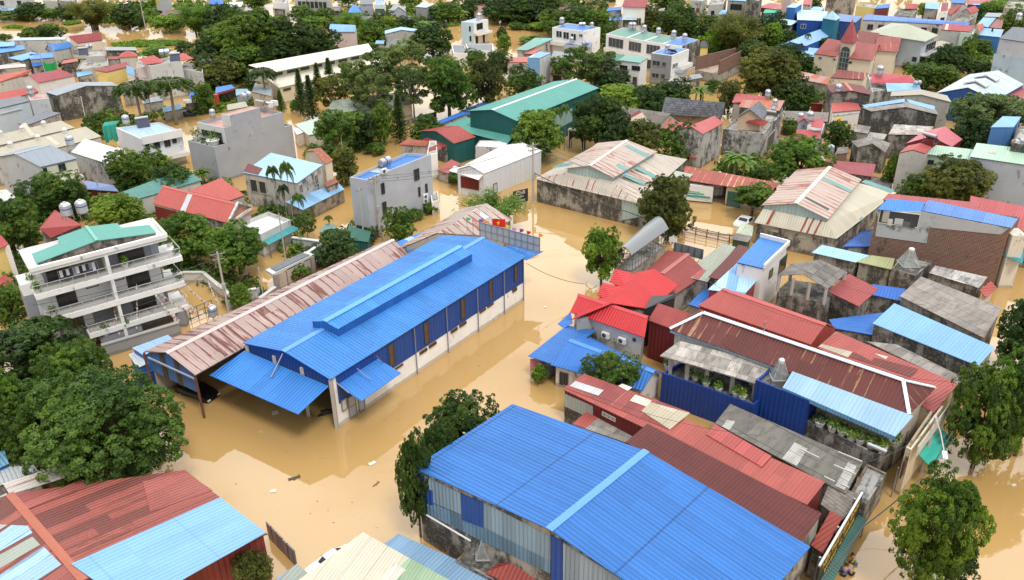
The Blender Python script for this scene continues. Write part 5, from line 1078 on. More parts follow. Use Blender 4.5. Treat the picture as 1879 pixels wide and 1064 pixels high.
tank((1365+43,180),5.0,'steel tank on a tall stand at the far edge of the orange rusty rooftop',1.0);tank((1421,196),4.9,'steel tank at the right edge of the orange rusty rooftop sheet',.9);tank((1418,206),5.6,'steel tank lying beside the grey tiled gable',.8,'h',1.2);place('tanks',mk_solar,P(1414,215,5.2),2.6,.8,'solar water heater beside the grey tiled gable')
B=flt('house','house with three red roofs and two water tanks behind the big round tree','house',[(1459,253),(1504,256),(1514,226),(1470,222)],3.4,wall=greyp,rm=conc,par=.3,ov=.02)
awning(B,'front_roof',[(1458,253),(1504,256),(1508,240),(1462,237)],[3.7,3.7,4.5,4.5],S((.44,.10,.11),var=.04));awning(B,'rear_roof',[(1488,232),(1509,235),(1513,218),(1492,216)],[5.2,5.2,5.8,5.8],S((.42,.09,.10),var=.04))
g_=bld('dormer','little red gabled stair house left of the water tanks on the red roofed house','stair house',rq((1484,227),(1484,221),5.0,(1475,217),(1475,212),5.8),5.0,rise=.8,wall=greyp,rm=S((.42,.09,.10),var=.04),base=3.2,ov=.15)
tank((1485,224),5.4,'steel tank between the roofs of the house with three red roofs',1.15);tank((1468,224),4.6,'steel tank at the left rear of the house with three red roofs',1.0);tank((1523,285),1.8,'steel tank on a timber stand beside the dark old gable house',1.1)
shd('shed','long grey fibre roof behind the house with three red roofs','shed',[(1439,220),(1519,223),(1521,206),(1440,203)],[2.6,2.6,3.2,3.2],wall=concd,rm=fibro((.24,.22,.2),var=.05,mould=.35),ov=.15)
B=bld('house','house with a maroon low gable roof, orange ridge and dark mouldy wall','house',[(1599,174),(1584,157),(1516,157),(1526,170)],5.4,rise=.55,wall=concd,rm=S((.15,.035,.03),period=.3,var=.05,dirt=.35,seam=.12),cap=(.45,.12,.08),ov=.15);tank((1537,173),4.9,'steel tank at the front edge of the maroon low gable roof',1.2)
B=shd('shed','coral red flat sheet roof with a blue striped canopy below the maroon gable','shed',[(1527,206),(1580,201),(1573,186),(1525,189)],[3.3,3.3,3.9,3.9],wall=white,rm=S((.46,.12,.11),var=.04,dirt=.25),ov=.15);awning(B,'canopy',[(1530,212),(1578,207),(1578,201),(1528,206)],[2.7,2.7,3.1,3.1],S((.2,.38,.65),second=(.6,.65,.7),smix=.5,panel=.4))
for q_,nm in ((((1534,231),(1546,216)),'upper'),(((1545,248),(1567,232)),'lower')):
    o=thing('tarpaulin','%s of two yellow tarpaulins draped between the coral roof and the dark gable house' % nm,'tarpaulin',P(*q_[0],1.5));m_=MB();a_,b_=P(q_[0][0],q_[0][1],1.5),P(q_[1][0],q_[0][1]-3,1.5);m_.slab([a_,b_,b_+V((0,.8,1.3)),a_+V((0,.8,1.3))],.05);m_.build('sheet',paint((.62,.42,.10),.7),o)
B=bld('house','large dark mouldy house with a low grey gable facing the camera, light blue rear roof','house',[(1722,210),(1712,194),(1582,197),(1599,204)],5.4,rise=1.0,wall=plaster((.27,.255,.23),.9),rm=fibro((.3,.28,.26),var=.08,mould=.4),ov=.15)
sheetpatch(B,0,[[(1664,182),(1716,195),(1714,202),(1668,189)]],lblue);sheetpatch(B,1,[[(1582,193),(1660,181),(1660,187),(1588,198)]],lblue)
B=bld('house','grey rendered house with a wide beige low gable roof behind the dark mouldy house','house',[(1746,187),(1738,175),(1636,168),(1634,176)],5.6,rise=.75,wall=plaster((.42,.41,.39),.45),rm=S((.38,.35,.28),period=.32,var=.03,dirt=.2),ov=.15)
B=flt('house','concrete party wall house with red and light blue roofs below the villa','house',[(1600,168),(1688,156),(1672,138),(1592,136)],4.6,wall=plaster((.45,.45,.43),.45),rm=conc,par=.3,ov=.02);awning(B,'red_roof',[(1600,152),(1684,151),(1668,138),(1598,133)],[5.2,5.2,6.0,6.0],S((.44,.07,.09),var=.05));awning(B,'blue_roof',[(1628,168),(1690,163),(1684,153),(1625,152)],[5.0,5.0,5.3,5.3],lblue);tank((1613,140),5.8,'steel tank on a tall concrete stand among red roofs below the villa',1.3);tank((1682,158),5.3,'white tank lying on the light blue roof below the villa',.9,'h',.3)
shd('house','dark walled house with a pale wavy tiled roof below the dark mouldy house','house',[(1630,246),(1700,247),(1714,232),(1641,228)],[4.0,4.0,4.6,4.6],wall=concd,rm=tiles((.42,.38,.35),.5,.5,.35),ov=.1)
B=bld('house','derelict dark walled house under an old grey fibre gable roof, right of the round tree','house',[(1625,280),(1634,263),(1562,259),(1574,270)],3.4,rise=1.0,wall=concd,rm=fibro((.26,.24,.215),var=.22,mould=.45),ov=.15)
shd('shed','small fibre cement lean-to over a brick wall left of the derelict gable house','shed',[(1532,283),(1556,280),(1557,269),(1538,270)],2.4,wall=plaster((.3,.2,.15),.3,brick=.5),rm=fibd,ov=.1)
shd('shed','long dusky rose metal roof behind the cream and pink tiered warehouse','shed',[(1512,312),(1601,324),(1607,301),(1517,293)],[2.0,2.0,2.8,2.8],wall=conc,rm=S((.30,.075,.085),period=.32,var=.04,dirt=.25,seam=.12),ov=.15)
shd('shed','dark grey fibre roofs of a collapsed yard right of the dusky rose roof','shed',[(1585,340),(1630,350),(1640,332),(1600,322)],1.4,wall=concd,rm=fibd,ov=.1)
# right edge houses
B=bld('house','tall grey house with a red gable roof left of the pale green roofs','house',[(1697,281),(1711,270),(1666,267),(1650,280)],6.6,rise=.5,wall=plaster((.45,.43,.4),.22),rm=S((.42,.09,.085),var=.05),ov=.05);place('tanks',mk_solar,P(1703,262,7.2),2.2,1.0,'solar water heater with a blue collector above the red gable of the tall grey house')
B=shd('house','pale green walled house with a mint green roof behind a large leafy tree','house',[(1699,282),(1779,293),(1786,274),(1717,266)],[6.0,6.0,6.6,6.6],wall=plaster((.42,.52,.40),.15),rm=ltgreen,ov=.2);win(B,0,[(1744,297,1762,305),(1704,293,1712,302)],fm=IRON)
B=shd('house','big bluish grey rendered wall under a mint green roof at the right edge','house',[(1780,287),(1990,318),(1990,285),(1792,262)],[7.0,7.0,7.6,7.6],wall=plaster((.40,.44,.50),.2),rm=ltgreen,ov=.1);sheetpatch(B,0,[[(1801,279),(1807,266),(1834,270),(1826,284)]],S((.42,.38,.34),var=.1,cross=2));place('tankh',mk_htank,P(1866,270,7.3),.2,.9,'white water tank lying on the mint green roof at the right edge')
B=bld('house','house with a pink and white striped metal gable roof near the right edge','house',rq((1747,269),(1766,255),5.6,(1708,250),(1734,232),6.9),5.6,rise=1.3,wall=S((.2,.03,.03),period=.4),rm=S((.48,.14,.17),period=1.1,panel=1.1,var=.02,dirt=.15,seam=0,bump=.9),ov=.1)
B=flt('house','dark concrete house with a bright blue clad upper box at the right edge','house',[(1812,258),(1856,262),(1874,236),(1828,232)],6.6,wall=concd,rm=conc,par=.3,ov=.02)
b2=shd('rooftop_room','bright blue metal clad rooftop box with a light blue roof at the right edge','rooftop room',[(1818,233),(1860,233),(1874,214),(1840,213)],9.0,wall=S((.09,.22,.48),period=.4,var=.03),rm=lblue,ov=.05,base=6.0)
flt('house','stained dark concrete block with a small blue awning roof at the right edge','house',[(1857,262),(1960,275),(1960,235),(1872,226)],8.6,wall=plaster((.24,.23,.21),.8),rm=conc,par=.3,ov=.02)
shd('house','beige walled house with a brown tiled lean-to roof behind the bright blue box','house',[(1817,206),(1960,222),(1960,205),(1829,197)],[6.0,6.0,7.0,7.0],wall=beige,rm=tiles((.20,.15,.115),.4,.4),ov=.1)
B=bld('warehouse','large pale grey blue metal hall with blue gable and two roof vents, right edge','warehouse',rq((1718,170),(1779,136),4.6,(1776,160),(1832,129),6.2),4.6,rise=1.6,wall=S((.03,.09,.30),period=.5,var=.05),rm=S((.50,.55,.58),.04,(.35,.42,.5),period=.32,var=.06,dirt=.25,second=(.42,.55,.62),smix=.25),ov=.1)
r0,r1=B.r;d_=(r1-r0).normalized();s_=V((-d_.y,d_.x,0))
for k in (.28,.62):
    c_=r0.lerp(r1,k)+V((0,0,.5));m_=MB();m_.slab([c_-d_*.9,c_+d_*.9,c_+d_*.9+s_*1.9-V((0,0,.75)),c_-d_*.9+s_*1.9-V((0,0,.75))],.2);m_.slab([c_-d_*.9,c_+d_*.9,c_+d_*.9-s_*1.9-V((0,0,.75)),c_-d_*.9-s_*1.9-V((0,0,.75))],.2);m_.build('roof_vent',S((.52,.55,.57),var=.03),B.roof)
shd('house','red roofed house at the right edge in front of the pale hall','house',[(1842,180),(1862,184),(1900,168),(1862,160)],4.0,wall=conc,rm=S((.36,.06,.06),var=.08),ov=.1)
shd('house','weathered fibre roof at the right edge below the red roofed house','house',[(1864,186),(1940,196),(1950,176),(1890,168)],4.0,wall=conc,rm=fib,ov=.1)
B=shd('house','tall blotchy blue grey house wall with a dark grey roof, upper right edge','house',[(1834,70),(1990,92),(1990,60),(1858,49)],[9.0,9.0,10.4,10.4],wall=plaster((.46,.5,.56),.25,(.3,.28,.32)),rm=slate,ov=.1)
wallpatch(B,0,[[(1824,98),(1990,122),(1990,200),(1812,160)]],plaster((.40,.53,.64),.12));tank((1868,40),9.8,'steel tanks on the tall blotchy house at the upper right edge',1.2)
shd('house','rust red metal roof with a clear strip and rusty half, left of right edge','house',[(1776,405),(1960,440),(1960,395),(1781,359)],[4.6,4.6,5.6,5.6],wall=conc,rm=S((.40,.08,.085),.15,(.15,.05,.03),var=.08),ov=.1)
shd('shed','long thin dusky red roof behind the blue roofs of the brick sided building','shed',[(1620,366),(1790,396),(1800,372),(1630,355)],6.4,wall=conc,rm=S((.33,.075,.075),var=.04),ov=.1)
# ---------------------------------------------------------------- upper right: villa, blue complex, far houses
# villa with spire
B=bld('villa','large cream villa with rust red roofs and a pointed red spire, upper right','villa',[(1555,106),(1601,111),(1620,85),(1575,79)],5.2,rise=1.7,wall=cream,rm=S((.27,.06,.05),.2,(.42,.22,.14),panel=1.1,var=.1,dirt=.3,seam=.25),ov=.35)
win(B,0,[(1557,112,1563,117)],fm=CONCP,mull=0);win(B,1,[(1602,116,1617,128)],fm=paint((.7,.7,.68),.5),mull=3,pm=glass((.25,.3,.32)))
V1=shd('villa_wing','pale cream left wing of the spired villa with a steep lean-to roofline','villa',[(1494,98),(1534,104),(1560,78),(1520,70)],[5.2,5.2,7.2,7.2],wall=cream,rm=S((.27,.06,.05),.2,(.42,.22,.14)),ov=.1);win(V1,0,[(1503,104,1508,108),(1529,107,1533,111)],fm=CONCP,mull=0)
tw=bld('tower','square stair tower of the cream villa with arched glazing under a red spire','tower',[(1541,76),(1566,80),(1575,74),(1550,70)],8.0,roof='hip',hip=1.0,rise=4.2,wall=cream,rm=tiles((.34,.07,.07),.3,.35,.1),ov=.3)
a_,u_,n_,L_=face(tw,0);m_=MB();c0=a_+u_*(L_*.5)+n_*.05;pts=[c0-u_*.95+V((0,0,1.0)),c0+u_*.95+V((0,0,1.0)),c0+u_*.95+V((0,0,6.2))]+[c0+u_*(.95*math.cos(math.pi*k/8))+V((0,0,6.2+.95*math.sin(math.pi*k/8))) for k in range(1,8)]+[c0-u_*.95+V((0,0,6.2))];m_.poly(pts);aw_=m_.build('arched_window',glass((.06,.09,.1)),tw.o)
m_=MB();[m_.bar(c0-u_*.95+n_*.03+V((0,0,z_)),c0+u_*.95+n_*.03+V((0,0,z_)),.09) for z_ in (1,2,3,4,5,6.1)];[m_.bar(c0+u_*x_+n_*.03+V((0,0,1)),c0+u_*x_+n_*.03+V((0,0,6.3)),.08) for x_ in (-.95,-.3,.3,.95)];m_.build('glazing_bar',paint((.3,.33,.33),.5),aw_)
V2=bld('villa_wing','right wing of the spired villa with a rusty red gable roof over a balcony','villa',[(1605,93),(1648,95),(1655,72),(1609,67)],5.8,rise=1.6,wall=cream,rm=S((.27,.06,.05),.3,(.42,.22,.14),panel=1.1,var=.1),ov=.35);wing(V2,1,2,[3.6],.9,1.8);awning(V2,'porch_roof',[(1629,123),(1637,118),(1647,110),(1640,112)],[2.4,2.4,2.9,2.9],S((.4,.12,.08)))
bld('villa_wing','plain brownish roof at the back of the spired villa','villa',[(1574,80),(1610,84),(1612,66),(1571,61)],6.0,rise=1.6,wall=cream,rm=S((.20,.055,.045),var=.04),ov=.2)
B=shd('villa_wing','low front wing of the villa with a rusty maroon lean-to roof','villa',[(1524,142),(1584,146),(1594,134),(1539,127)],[2.9,2.9,3.6,3.6],wall=cream,rm=S((.20,.05,.045),.3,(.4,.22,.16),var=.15),ov=.1)
shd('house','low house with red and pinkish rusty roofs left of the villa','house',[(1457,143),(1518,155),(1523,142),(1471,131)],[2.4,2.4,3.0,3.0],wall=conc,rm=S((.38,.1,.06),.3,(.5,.3,.25),panel=1.5,var=.25,second=(.5,.28,.25),smix=.4),ov=.15)
shd('shed','dark red sheet box among bushes left of the mouldy wall house','shed',[(1488,190),(1510,191),(1512,183),(1489,184)],2.2,wall=redwall,rm=dred,ov=.1)
shd('house','small house with a salmon red porch roof below the light blue sheds','house',[(1444,110),(1482,112),(1484,105),(1448,104)],2.8,wall=concl,rm=S((.48,.16,.13),var=.03),ov=.05)
shd('house','light blue roof over a bare concrete strip behind the salmon porch','house',[(1455,102),(1492,106),(1500,95),(1456,91)],3.2,wall=conc,rm=lblue,ov=.1)
shd('shed','small blue roof just left of the cream villa','shed',[(1482,97),(1500,98),(1505,89),(1484,87)],3.0,wall=conc,rm=S((.2,.38,.68),var=.04),ov=.1)
# government house
B=bld('house','pale blue two storey house with a wide pale green hip roof beside the villa','house',[(1592,60),(1698,76),(1722,64),(1636,42)],6.2,roof='hip',hip=1.0,rise=1.9,wall=plaster((.50,.57,.66),.05),rm=S((.40,.43,.34),period=.32,var=.03,dirt=.2,seam=.1),ov=.7,cap=(.42,.45,.37));win(B,1,[(1700,82,1714,92)],fm=paint((.5,.5,.5),.5),mull=3);win(B,0,[(1675,104,1681,113)],fm=IRON);win(B,1,[(1689,102,1697,109)],fm=IRON,mull=2)
m_=MB();a_,u_,n_,L_=face(B,1);m_.obox(a_+u_*(L_*.5)+n_*.6+V((0,0,3.0)),u_*(L_*.48),n_*.6,V((0,0,.1)));m_.bar(a_+u_*.2+n_*1.15+V((0,0,3.9)),a_+u_*(L_-.2)+n_*1.15+V((0,0,3.9)),.08);[m_.bar(a_+u_*(L_*k/8)+n_*1.15+V((0,0,3)),a_+u_*(L_*k/8)+n_*1.15+V((0,0,3.9)),.06) for k in range(9)];m_.build('balcony',paint((.5,.5,.52),.6),B.o)
bld('house','small pale hip roof behind dark trees right of the pale blue house','house',[(1712,86),(1740,88),(1742,78),(1716,76)],2.8,roof='hip',hip=1,rise=.9,wall=beige,rm=S((.42,.40,.32),var=.03),ov=.2)
B=shd('warehouse','long low building with a bright blue roof stretching behind the green hip roof','warehouse',[(1582,36),(1776,47),(1780,41),(1590,26)],[4.2,4.2,4.8,4.8],wall=concl,rm=S((.12,.24,.58),period=.32,panel=4,var=.08,dirt=.2,seam=.2),ov=.1);wing(B,0,9,[2.6],1.2,1.2)
B=shd('house','grey walled house with a crimson roof and one cream stripe, upper right','house',[(1726,54),(1779,58),(1789,47),(1731,43)],[4.6,4.6,5.3,5.3],wall=plaster((.42,.42,.42),.15),rm=S((.36,.06,.07),var=.04),ov=.05);sheetpatch(B,0,[[(1733,54),(1736,44),(1741,44),(1739,55)]],creamroof)
flt('house','mint fronted porch house at the right end of the crimson roof','house',[(1762,59),(1785,62),(1790,54),(1768,51)],4.4,wall=plaster((.55,.66,.55),.1),rm=conc,par=.2,ov=.02)
bld('house','orange red gable roof between the crimson roof and light blue roofs','house',[(1797,58),(1806,51),(1799,45),(1786,45)],4.6,rise=.7,wall=beige,rm=S((.42,.11,.08),var=.05),ov=.1)
shd('house','light blue stepped roofs with a bright blue lower wall, upper right','house',[(1797,64),(1836,68),(1842,54),(1803,51)],[3.9,3.9,4.4,4.4],wall=S((.05,.18,.46),period=.4),rm=S((.25,.43,.72),var=.04),ov=.1)
shd('house','sloping light blue roof running up behind the stepped blue roofs','house',[(1793,45),(1813,50),(1828,32),(1805,31)],4.6,wall=conc,rm=S((.22,.42,.70),var=.03),ov=.1)
shd('house','brown red roof right of the sloping light blue roof','house',[(1815,50),(1838,52),(1842,36),(1829,34)],4.4,wall=concd,rm=S((.26,.09,.08),var=.05),ov=.1)
shd('house','dark grey metal roof house above the sloping light blue roof','house',[(1806,30),(1834,31),(1840,24),(1812,23)],4.8,wall=concd,rm=greymetal,ov=.1)
bld('house','house with a brick red double gable roof, far upper right','house',rq((1744,28),(1755,22),4.4,(1735,18),(1767,7),5.6),4.4,rise=1.2,wall=concl,rm=S((.40,.085,.085),var=.04),ov=.15)
bld('house','house with an orange red steep gable right of the brick red double gable','house',rq((1781,25),(1797,19),4.4,(1774,15),(1789,10),5.5),4.4,rise=1.1,wall=concl,rm=S((.42,.09,.075),var=.04),ov=.15)
flt('house','mossy grey flat roofed house below the two red gables, far right','house',[(1746,38),(1775,40),(1790,30),(1762,27)],3.6,wall=conc,rm=plaster((.3,.29,.25),.6),par=.2,ov=.02)
shd('house','pale sky blue lean-to roof over a mouldy wall, far upper right','house',[(1697,15),(1722,17),(1725,4),(1699,4)],4.4,wall=conc,rm=lblue,ov=.1)
B=flt('house','white house with an arched balcony under a maroon roof, far upper right','house',[(1724,22),(1740,20),(1742,4),(1727,4)],6.2,wall=white,rm=dred,par=.1,ov=.02);wing(B,0,1,[4.0],1.2,1.6)
shd('house','blue roofed house at the very top right behind the white balcony house','house',[(1745,5),(1770,6),(1775,-4),(1748,-5)],5.2,wall=conc,rm=blue2,ov=.1)
shd('house','row house with pale blue and red roofs along the top right edge','house',[(1775,8),(1812,9),(1820,-4),(1780,-5)],4.6,wall=vblue,rm=S((.3,.5,.72),second=(.4,.1,.09),panel=3,smix=.4),ov=.1)
flt('house','grey concrete house at the top right corner above the trees','house',[(1842,14),(1879,16),(1890,2),(1852,0)],5.2,wall=conc,rm=conc,par=.3,ov=.02)
bld('house','small brick red roofed concrete house left of bright green trees, upper right','house',[(1660,16),(1684,16),(1684,10),(1664,8)],4.2,rise=.8,wall=concd,rm=S((.36,.09,.07)),ov=.1)
flt('house','mossy flat roofed concrete house above the long blue roof, upper right','house',[(1640,27),(1672,30),(1682,18),(1650,15)],4.0,wall=conc,rm=plaster((.25,.24,.2),.8),par=.2,ov=.02)
# yellow house and its neighbours
B=flt('house','yellow walled house with two small air conditioners, upper right','house',[(1571,11),(1606,14),(1612,5),(1578,3)],5.4,wall=yellow,rm=plaster((.35,.34,.3),.6),par=.3,ov=.02)
shd('house','red clad house with a small bright blue roof right of the yellow house','house',[(1605,16),(1630,14),(1634,6),(1610,9)],5.2,wall=S((.18,.05,.05),period=.4),rm=blue2,ov=.1)
flt('building','tall grey mouldy concrete block at the top edge left of the yellow house','building',[(1517,-4),(1566,-2),(1574,-18),(1525,-20)],5.0,wall=plaster((.34,.32,.29),.6),rm=conc,par=.3,ov=.02)
B=shd('warehouse','bright blue clad workshop with a pale blue roof behind the light blue shed','warehouse',[(1463,36),(1510,38),(1520,21),(1462,17)],5.6,wall=S((.02,.085,.34),period=.4,var=.03),rm=pblue,ov=.1);win(B,0,[(1470,44,1478,52)],fm=paint((.6,.6,.6),.5))
shd('warehouse','pale blue porch roof over a dark veranda left of the blue workshop','warehouse',[(1430,44),(1451,46),(1466,38),(1433,34)],4.6,wall=concd,rm=pblue,ov=.3)
B=bld('tower','teal and blue clad stair tower with a small pyramid roof','tower',[(1509,33),(1534,37),(1542,32),(1516,28)],6.6,roof='hip',hip=1.0,rise=1.6,wall=S((.03,.17,.26),period=.4,var=.1),rm=S((.35,.55,.62),var=.04),ov=.1)
shd('warehouse','blue roofed wing right of the teal stair tower','warehouse',[(1538,38),(1570,41),(1583,30),(1539,25)],5.4,wall=S((.03,.08,.26),period=.4),rm=S((.13,.22,.42),var=.04),ov=.1)
B=bld('warehouse','large light blue low gable roof in front of the blue workshop and tower','warehouse',rq((1479,84),(1530,63),2.8,(1450,76),(1506,53),4.0),2.8,rise=1.2,wall=vblue,rm=S((.27,.46,.70),var=.04,dirt=.2),ov=.2)
shd('house','bright blue cube house with a pale roof near the top, left of the workshop','house',[(1443,13),(1460,14),(1472,7),(1456,5)],7.0,wall=S((.04,.15,.42),period=.4),rm=S((.32,.52,.76),var=.04),ov=.05)
bld('house','light blue hipped roof behind the blue workshop near the top','house',[(1485,19),(1506,21),(1513,14),(1492,12)],4.8,roof='hip',hip=1,rise=.6,wall=blue2,rm=S((.3,.48,.7),var=.04),ov=.1)
shd('house','red roofed white house at the top edge right of the blue cube house','house',[(1473,8),(1487,9),(1492,-2),(1476,-3)],5.6,wall=concl,rm=red,ov=.1)
flt('house','beige slim tower house near the top between red roofs and blue cube','house',[(1436,-2),(1452,0),(1457,-8),(1440,-10)],7.0,wall=pinkw,rm=conc,par=.3,ov=.02)
shd('shed','low wide red roofs near the top left of the beige slim tower house','shed',[(1391,13),(1432,18),(1440,9),(1412,5)],3.4,wall=dred,rm=S((.40,.10,.10),second=(.36,.08,.08),panel=3),ov=.2)
shd('shed','green tarpaulin covered roof and blue sheet wall near the top right centre','shed',[(1400,24),(1430,23),(1434,16),(1404,17)],3.2,wall=lblue,rm=paint((.02,.35,.17),.6),ov=.1)
# concrete houses at the top, right of centre
B=flt('house','white rendered three storey house with blue sheet balcony at the top edge','house',[(1299,9),(1327,7),(1334,-6),(1309,-8)],4.8,wall=concl,rm=conc,par=.3,ov=.02);win(B,0,[(1305,20,1310,27)],fm=IRON);awning(B,'awning',[(1318,25),(1332,27),(1334,18),(1325,18)],[3.6,3.6,4.2,4.2],lblue)
B=shd('house','bare concrete house with light blue roof edge at the top, right of white house','house',[(1335,0),(1369,2),(1374,-10),(1340,-12)],5.6,wall=plaster((.40,.36,.31),.3),rm=lblue,ov=.1);wing(B,0,3,[4.0],.9,1.4)
flt('house','tall stained concrete party wall house at the top edge','house',[(1370,-4),(1393,2),(1400,-12),(1378,-16)],8.0,wall=plaster((.30,.28,.25),.75),rm=conc,par=.3,ov=.02)
B=flt('house','pale concrete house with a brown door at the top edge above the trees','house',[(1265,0),(1290,2),(1299,-10),(1272,-13)],4.4,wall=concl,rm=conc,par=.3,ov=.02);win(B,0,[(1278,15,1283,23)],'door',fm=IRON,pm=paint((.25,.08,.05),.6));win(B,0,[(1268,14,1274,22)],fm=IRON)
flt('house','small grey outbuilding with a white framed window below the party wall house','house',[(1381,30),(1395,31),(1398,22),(1384,20)],3.0,wall=concl,rm=conc,par=.2,ov=.02)
# red roofed white hall and blue awnings, top centre
B=bld('house','big white building with a dark red hip roof and narrow windows, top centre','house',[(1141,12),(1186,13),(1192,-10),(1150,-12)],6.2,roof='hip',hip=.8,rise=2.4,wall=white,rm=S((.28,.05,.055),var=.04),ov=.3);wing(B,0,6,[2.6],.5,1.6)
shd('house','blue sheet roofed house left of the white building with red hip roof','house',[(1112,20),(1140,18),(1141,12),(1116,14)],5.0,wall=conc,rm=blue2,ov=.1)
shd('shed','pale blue low roofs in front of the white building with red hip roof','shed',[(1115,40),(1142,36),(1141,24),(1117,28)],3.4,wall=concd,rm=S((.24,.45,.76),second=(.1,.25,.6),panel=2,smix=.3),ov=.1)
shd('shed','pale blue canopy over dark stalls under the white building','shed',[(1142,36),(1169,36),(1166,27),(1142,26)],3.4,wall=concd,rm=pblue,ov=.6)
shd('house','dark red roofed low house half hidden by trees, top centre','house',[(1024,19),(1046,20),(1048,10),(1028,8)],3.8,wall=concd,rm=S((.17,.05,.05)),ov=.1)
# ---------------------------------------------------------------- centre top: town houses and white blocks
B=flt('house','white twin house with two bright blue roof panels and dark balconies, upper centre','house',[(1013,50),(1071,57),(1102,50),(1041,42)],6.6,wall=white,rm=S((.08,.22,.58),panel=4,var=.08),par=.25,ov=.02);win(B,0,[(1021,56,1031,69),(1034,58,1044,72),(1048,61,1057,74),(1063,62,1069,68)],'balcony_door',fm=paint((.6,.6,.6),.6),pm=glass(),mull=1);tank((1031,46),6.5,'steel tank on the left of the white twin house roof',1.15);tank((1068,49),6.5,'white tank lying on the white twin house roof',.9,'h',.1);tank((1086,52),6.5,'small steel tank at the right of the white twin house roof',.9)
m_=MB();a_,u_,n_,L_=face(B,0);m_.obox(a_+u_*(L_*.5)+n_*.5+V((0,0,3.4)),u_*(L_*.5),n_*.5,V((0,0,.4)));m_.build('balcony',white,B.o)
B=flt('house','low block with a bright blue roof in front of the white twin house','house',[(1034,82),(1080,86),(1090,73),(1058,69)],3.8,wall=greyp,rm=blue2,par=.1,ov=.02);tank((1049,80),3.9,'steel tank on the low bright blue roof in front of the white twin house',1.0);tank((1073,84),3.8,'round white tank at the front edge of the low bright blue roof',.9,'h',.5)
B=shd('house','white house under a long green lean-to roof at the river side, upper centre','house',[(946,91),(967,92),(1018,70),(982,69)],4.0,wall=concl,rm=S((.15,.34,.29),var=.03,second=(.15,.45,.45),smix=.08),ov=.3)
shd('house','red roofed annex behind the slim blue house','house',[(961,98),(978,99),(993,90),(981,88)],3.6,wall=conc,rm=S((.45,.11,.09),var=.04),ov=.1)
B=shd('house','white house with a coral red roof left of the slim blue house','house',[(930,114),(968,114),(969,104),(940,105)],3.6,wall=concl,rm=S((.45,.11,.09),var=.04),ov=.1);win(B,0,[(948,121,960,128)],fm=IRON)
B=shd('house','slim three storey blue painted house with a white side wall and balcony','house',[(968,105),(991,106),(1011,97),(990,94)],5.8,wall=plaster((.62,.64,.67),.1),rm=S((.2,.38,.68),second=(.5,.65,.75),panel=2,smix=.3),ov=.02);band(B,0,-1,5.7,plaster((.20,.38,.66),.05),out=.05);win(B,0,[(972,110,989,121)],'balcony_door',fm=paint((.25,.45,.7),.5),pm=glass(),mull=2)
B=bld('house','white house with a small pointed front gable behind feathery trees','house',[(1008,111),(1036,114),(1052,104),(1024,98)],4.9,rise=1.3,wall=concl,rm=greymetal,ov=.2);wing(B,0,3,[1.4,4.0],.9,1.2)
B=shd('house','white two storey house with a teal sheet roof and brown doors, upper centre','house',[(1134,110),(1174,115),(1190,105),(1147,101)],[5.4,5.4,5.7,5.7],wall=white,rm=S((.17,.36,.32),var=.03),ov=.15);win(B,0,[(1138,119,1151,129),(1160,120,1174,130)],fm=paint((.12,.1,.09),.5),mull=2);win(B,0,[(1162,141,1168,154)],'door',fm=paint((.12,.1,.09),.5),pm=paint((.16,.05,.04),.5),mull=0)
wallpatch(B,0,[[(1136,130),(1152,132),(1152,137),(1136,135)]],paint((.2,.07,.05),.6))
B=bld('house','white house with a dark green hip roof partly behind feathery trees','house',[(1080,112),(1133,112),(1145,101),(1100,99)],5.2,roof='hip',hip=1,rise=1.3,wall=white,rm=S((.06,.2,.16),var=.04),ov=.2);wing(B,0,3,[1.2,3.8],1.0,1.3)
B=flt('house','grey front three storey house with white side balconies and blue roof','house',[(1195,97),(1233,102),(1265,90),(1226,84)],6.1,wall=white,rm=S((.1,.25,.6),var=.05),par=.2,ov=.02);band(B,0,-1,6.05,plaster((.28,.28,.28),.05),out=.05);win(B,0,[(1198,110,1211,121),(1216,113,1222,122),(1197,133,1209,143),(1214,135,1220,145)],fm=paint((.3,.3,.3),.5),out=.1);win(B,1,[(1234,118,1243,122)],'balcony_door',fm=paint((.65,.65,.65),.5),pm=glass((.1,.12,.14)));tank((1224,96),6.0,'steel tank at the front of the grey fronted house roof',1.1);place('tanks',mk_solar,P(1232,98,6.0),2.5,.8,'solar water heater beside the tank on the grey fronted house')
m_=MB();a_,u_,n_,L_=face(B,1)
for z_ in (3.2,):m_.obox(a_+u_*(L_*.62)+n_*.6+V((0,0,z_)),u_*(L_*.36),n_*.6,V((0,0,.4)))
m_.build('balcony',white,B.o)
gz=flt('terrace_block','black railed garden terrace with a small dark pavilion roof','terrace',[(1226,148),(1262,150),(1270,143),(1238,138)],1.8,wall=white,rm=conc,par=.25,ov=.02);awning(gz,'pavilion_roof',[(1237,132),(1250,135),(1258,129),(1246,127)],[4.0,4.0,4.3,4.3],slate)
for k,(f0,f1,c_) in enumerate((((1112,62),(1150,69),'left end'),((1150,69),(1182,75),'second from left'),((1182,75),(1217,80),'third from left'))):
    bx=(32,-12);B=flt('town_house','white town house with a green roof panel in the upper centre row, %s' % c_,'town house',[f0,f1,(f1[0]+bx[0],f1[1]+bx[1]),(f0[0]+bx[0],f0[1]+bx[1])],6.0,wall=white,rm=S((.13,.28,.23),var=.04),par=.12,ov=.02,group='white town houses in the upper centre row')
    fr=face(B,0);L_=fr[3];opening(B,fr,L_*.15,L_*.85,3.5,5.4,'balcony_door',fm=paint((.3,.3,.32),.5),pm=glass((.06,.065,.075)),mull=3);opening(B,fr,L_*.15,L_*.7,.4,2.2,'window',fm=paint((.3,.3,.32),.5),mull=2);m_=MB();a_,u_,n_,_=fr;m_.obox(a_+u_*(L_*.5)+n_*.5+V((0,0,2.9)),u_*(L_*.46),n_*.5,V((0,0,.35)));m_.build('balcony',white,B.o)
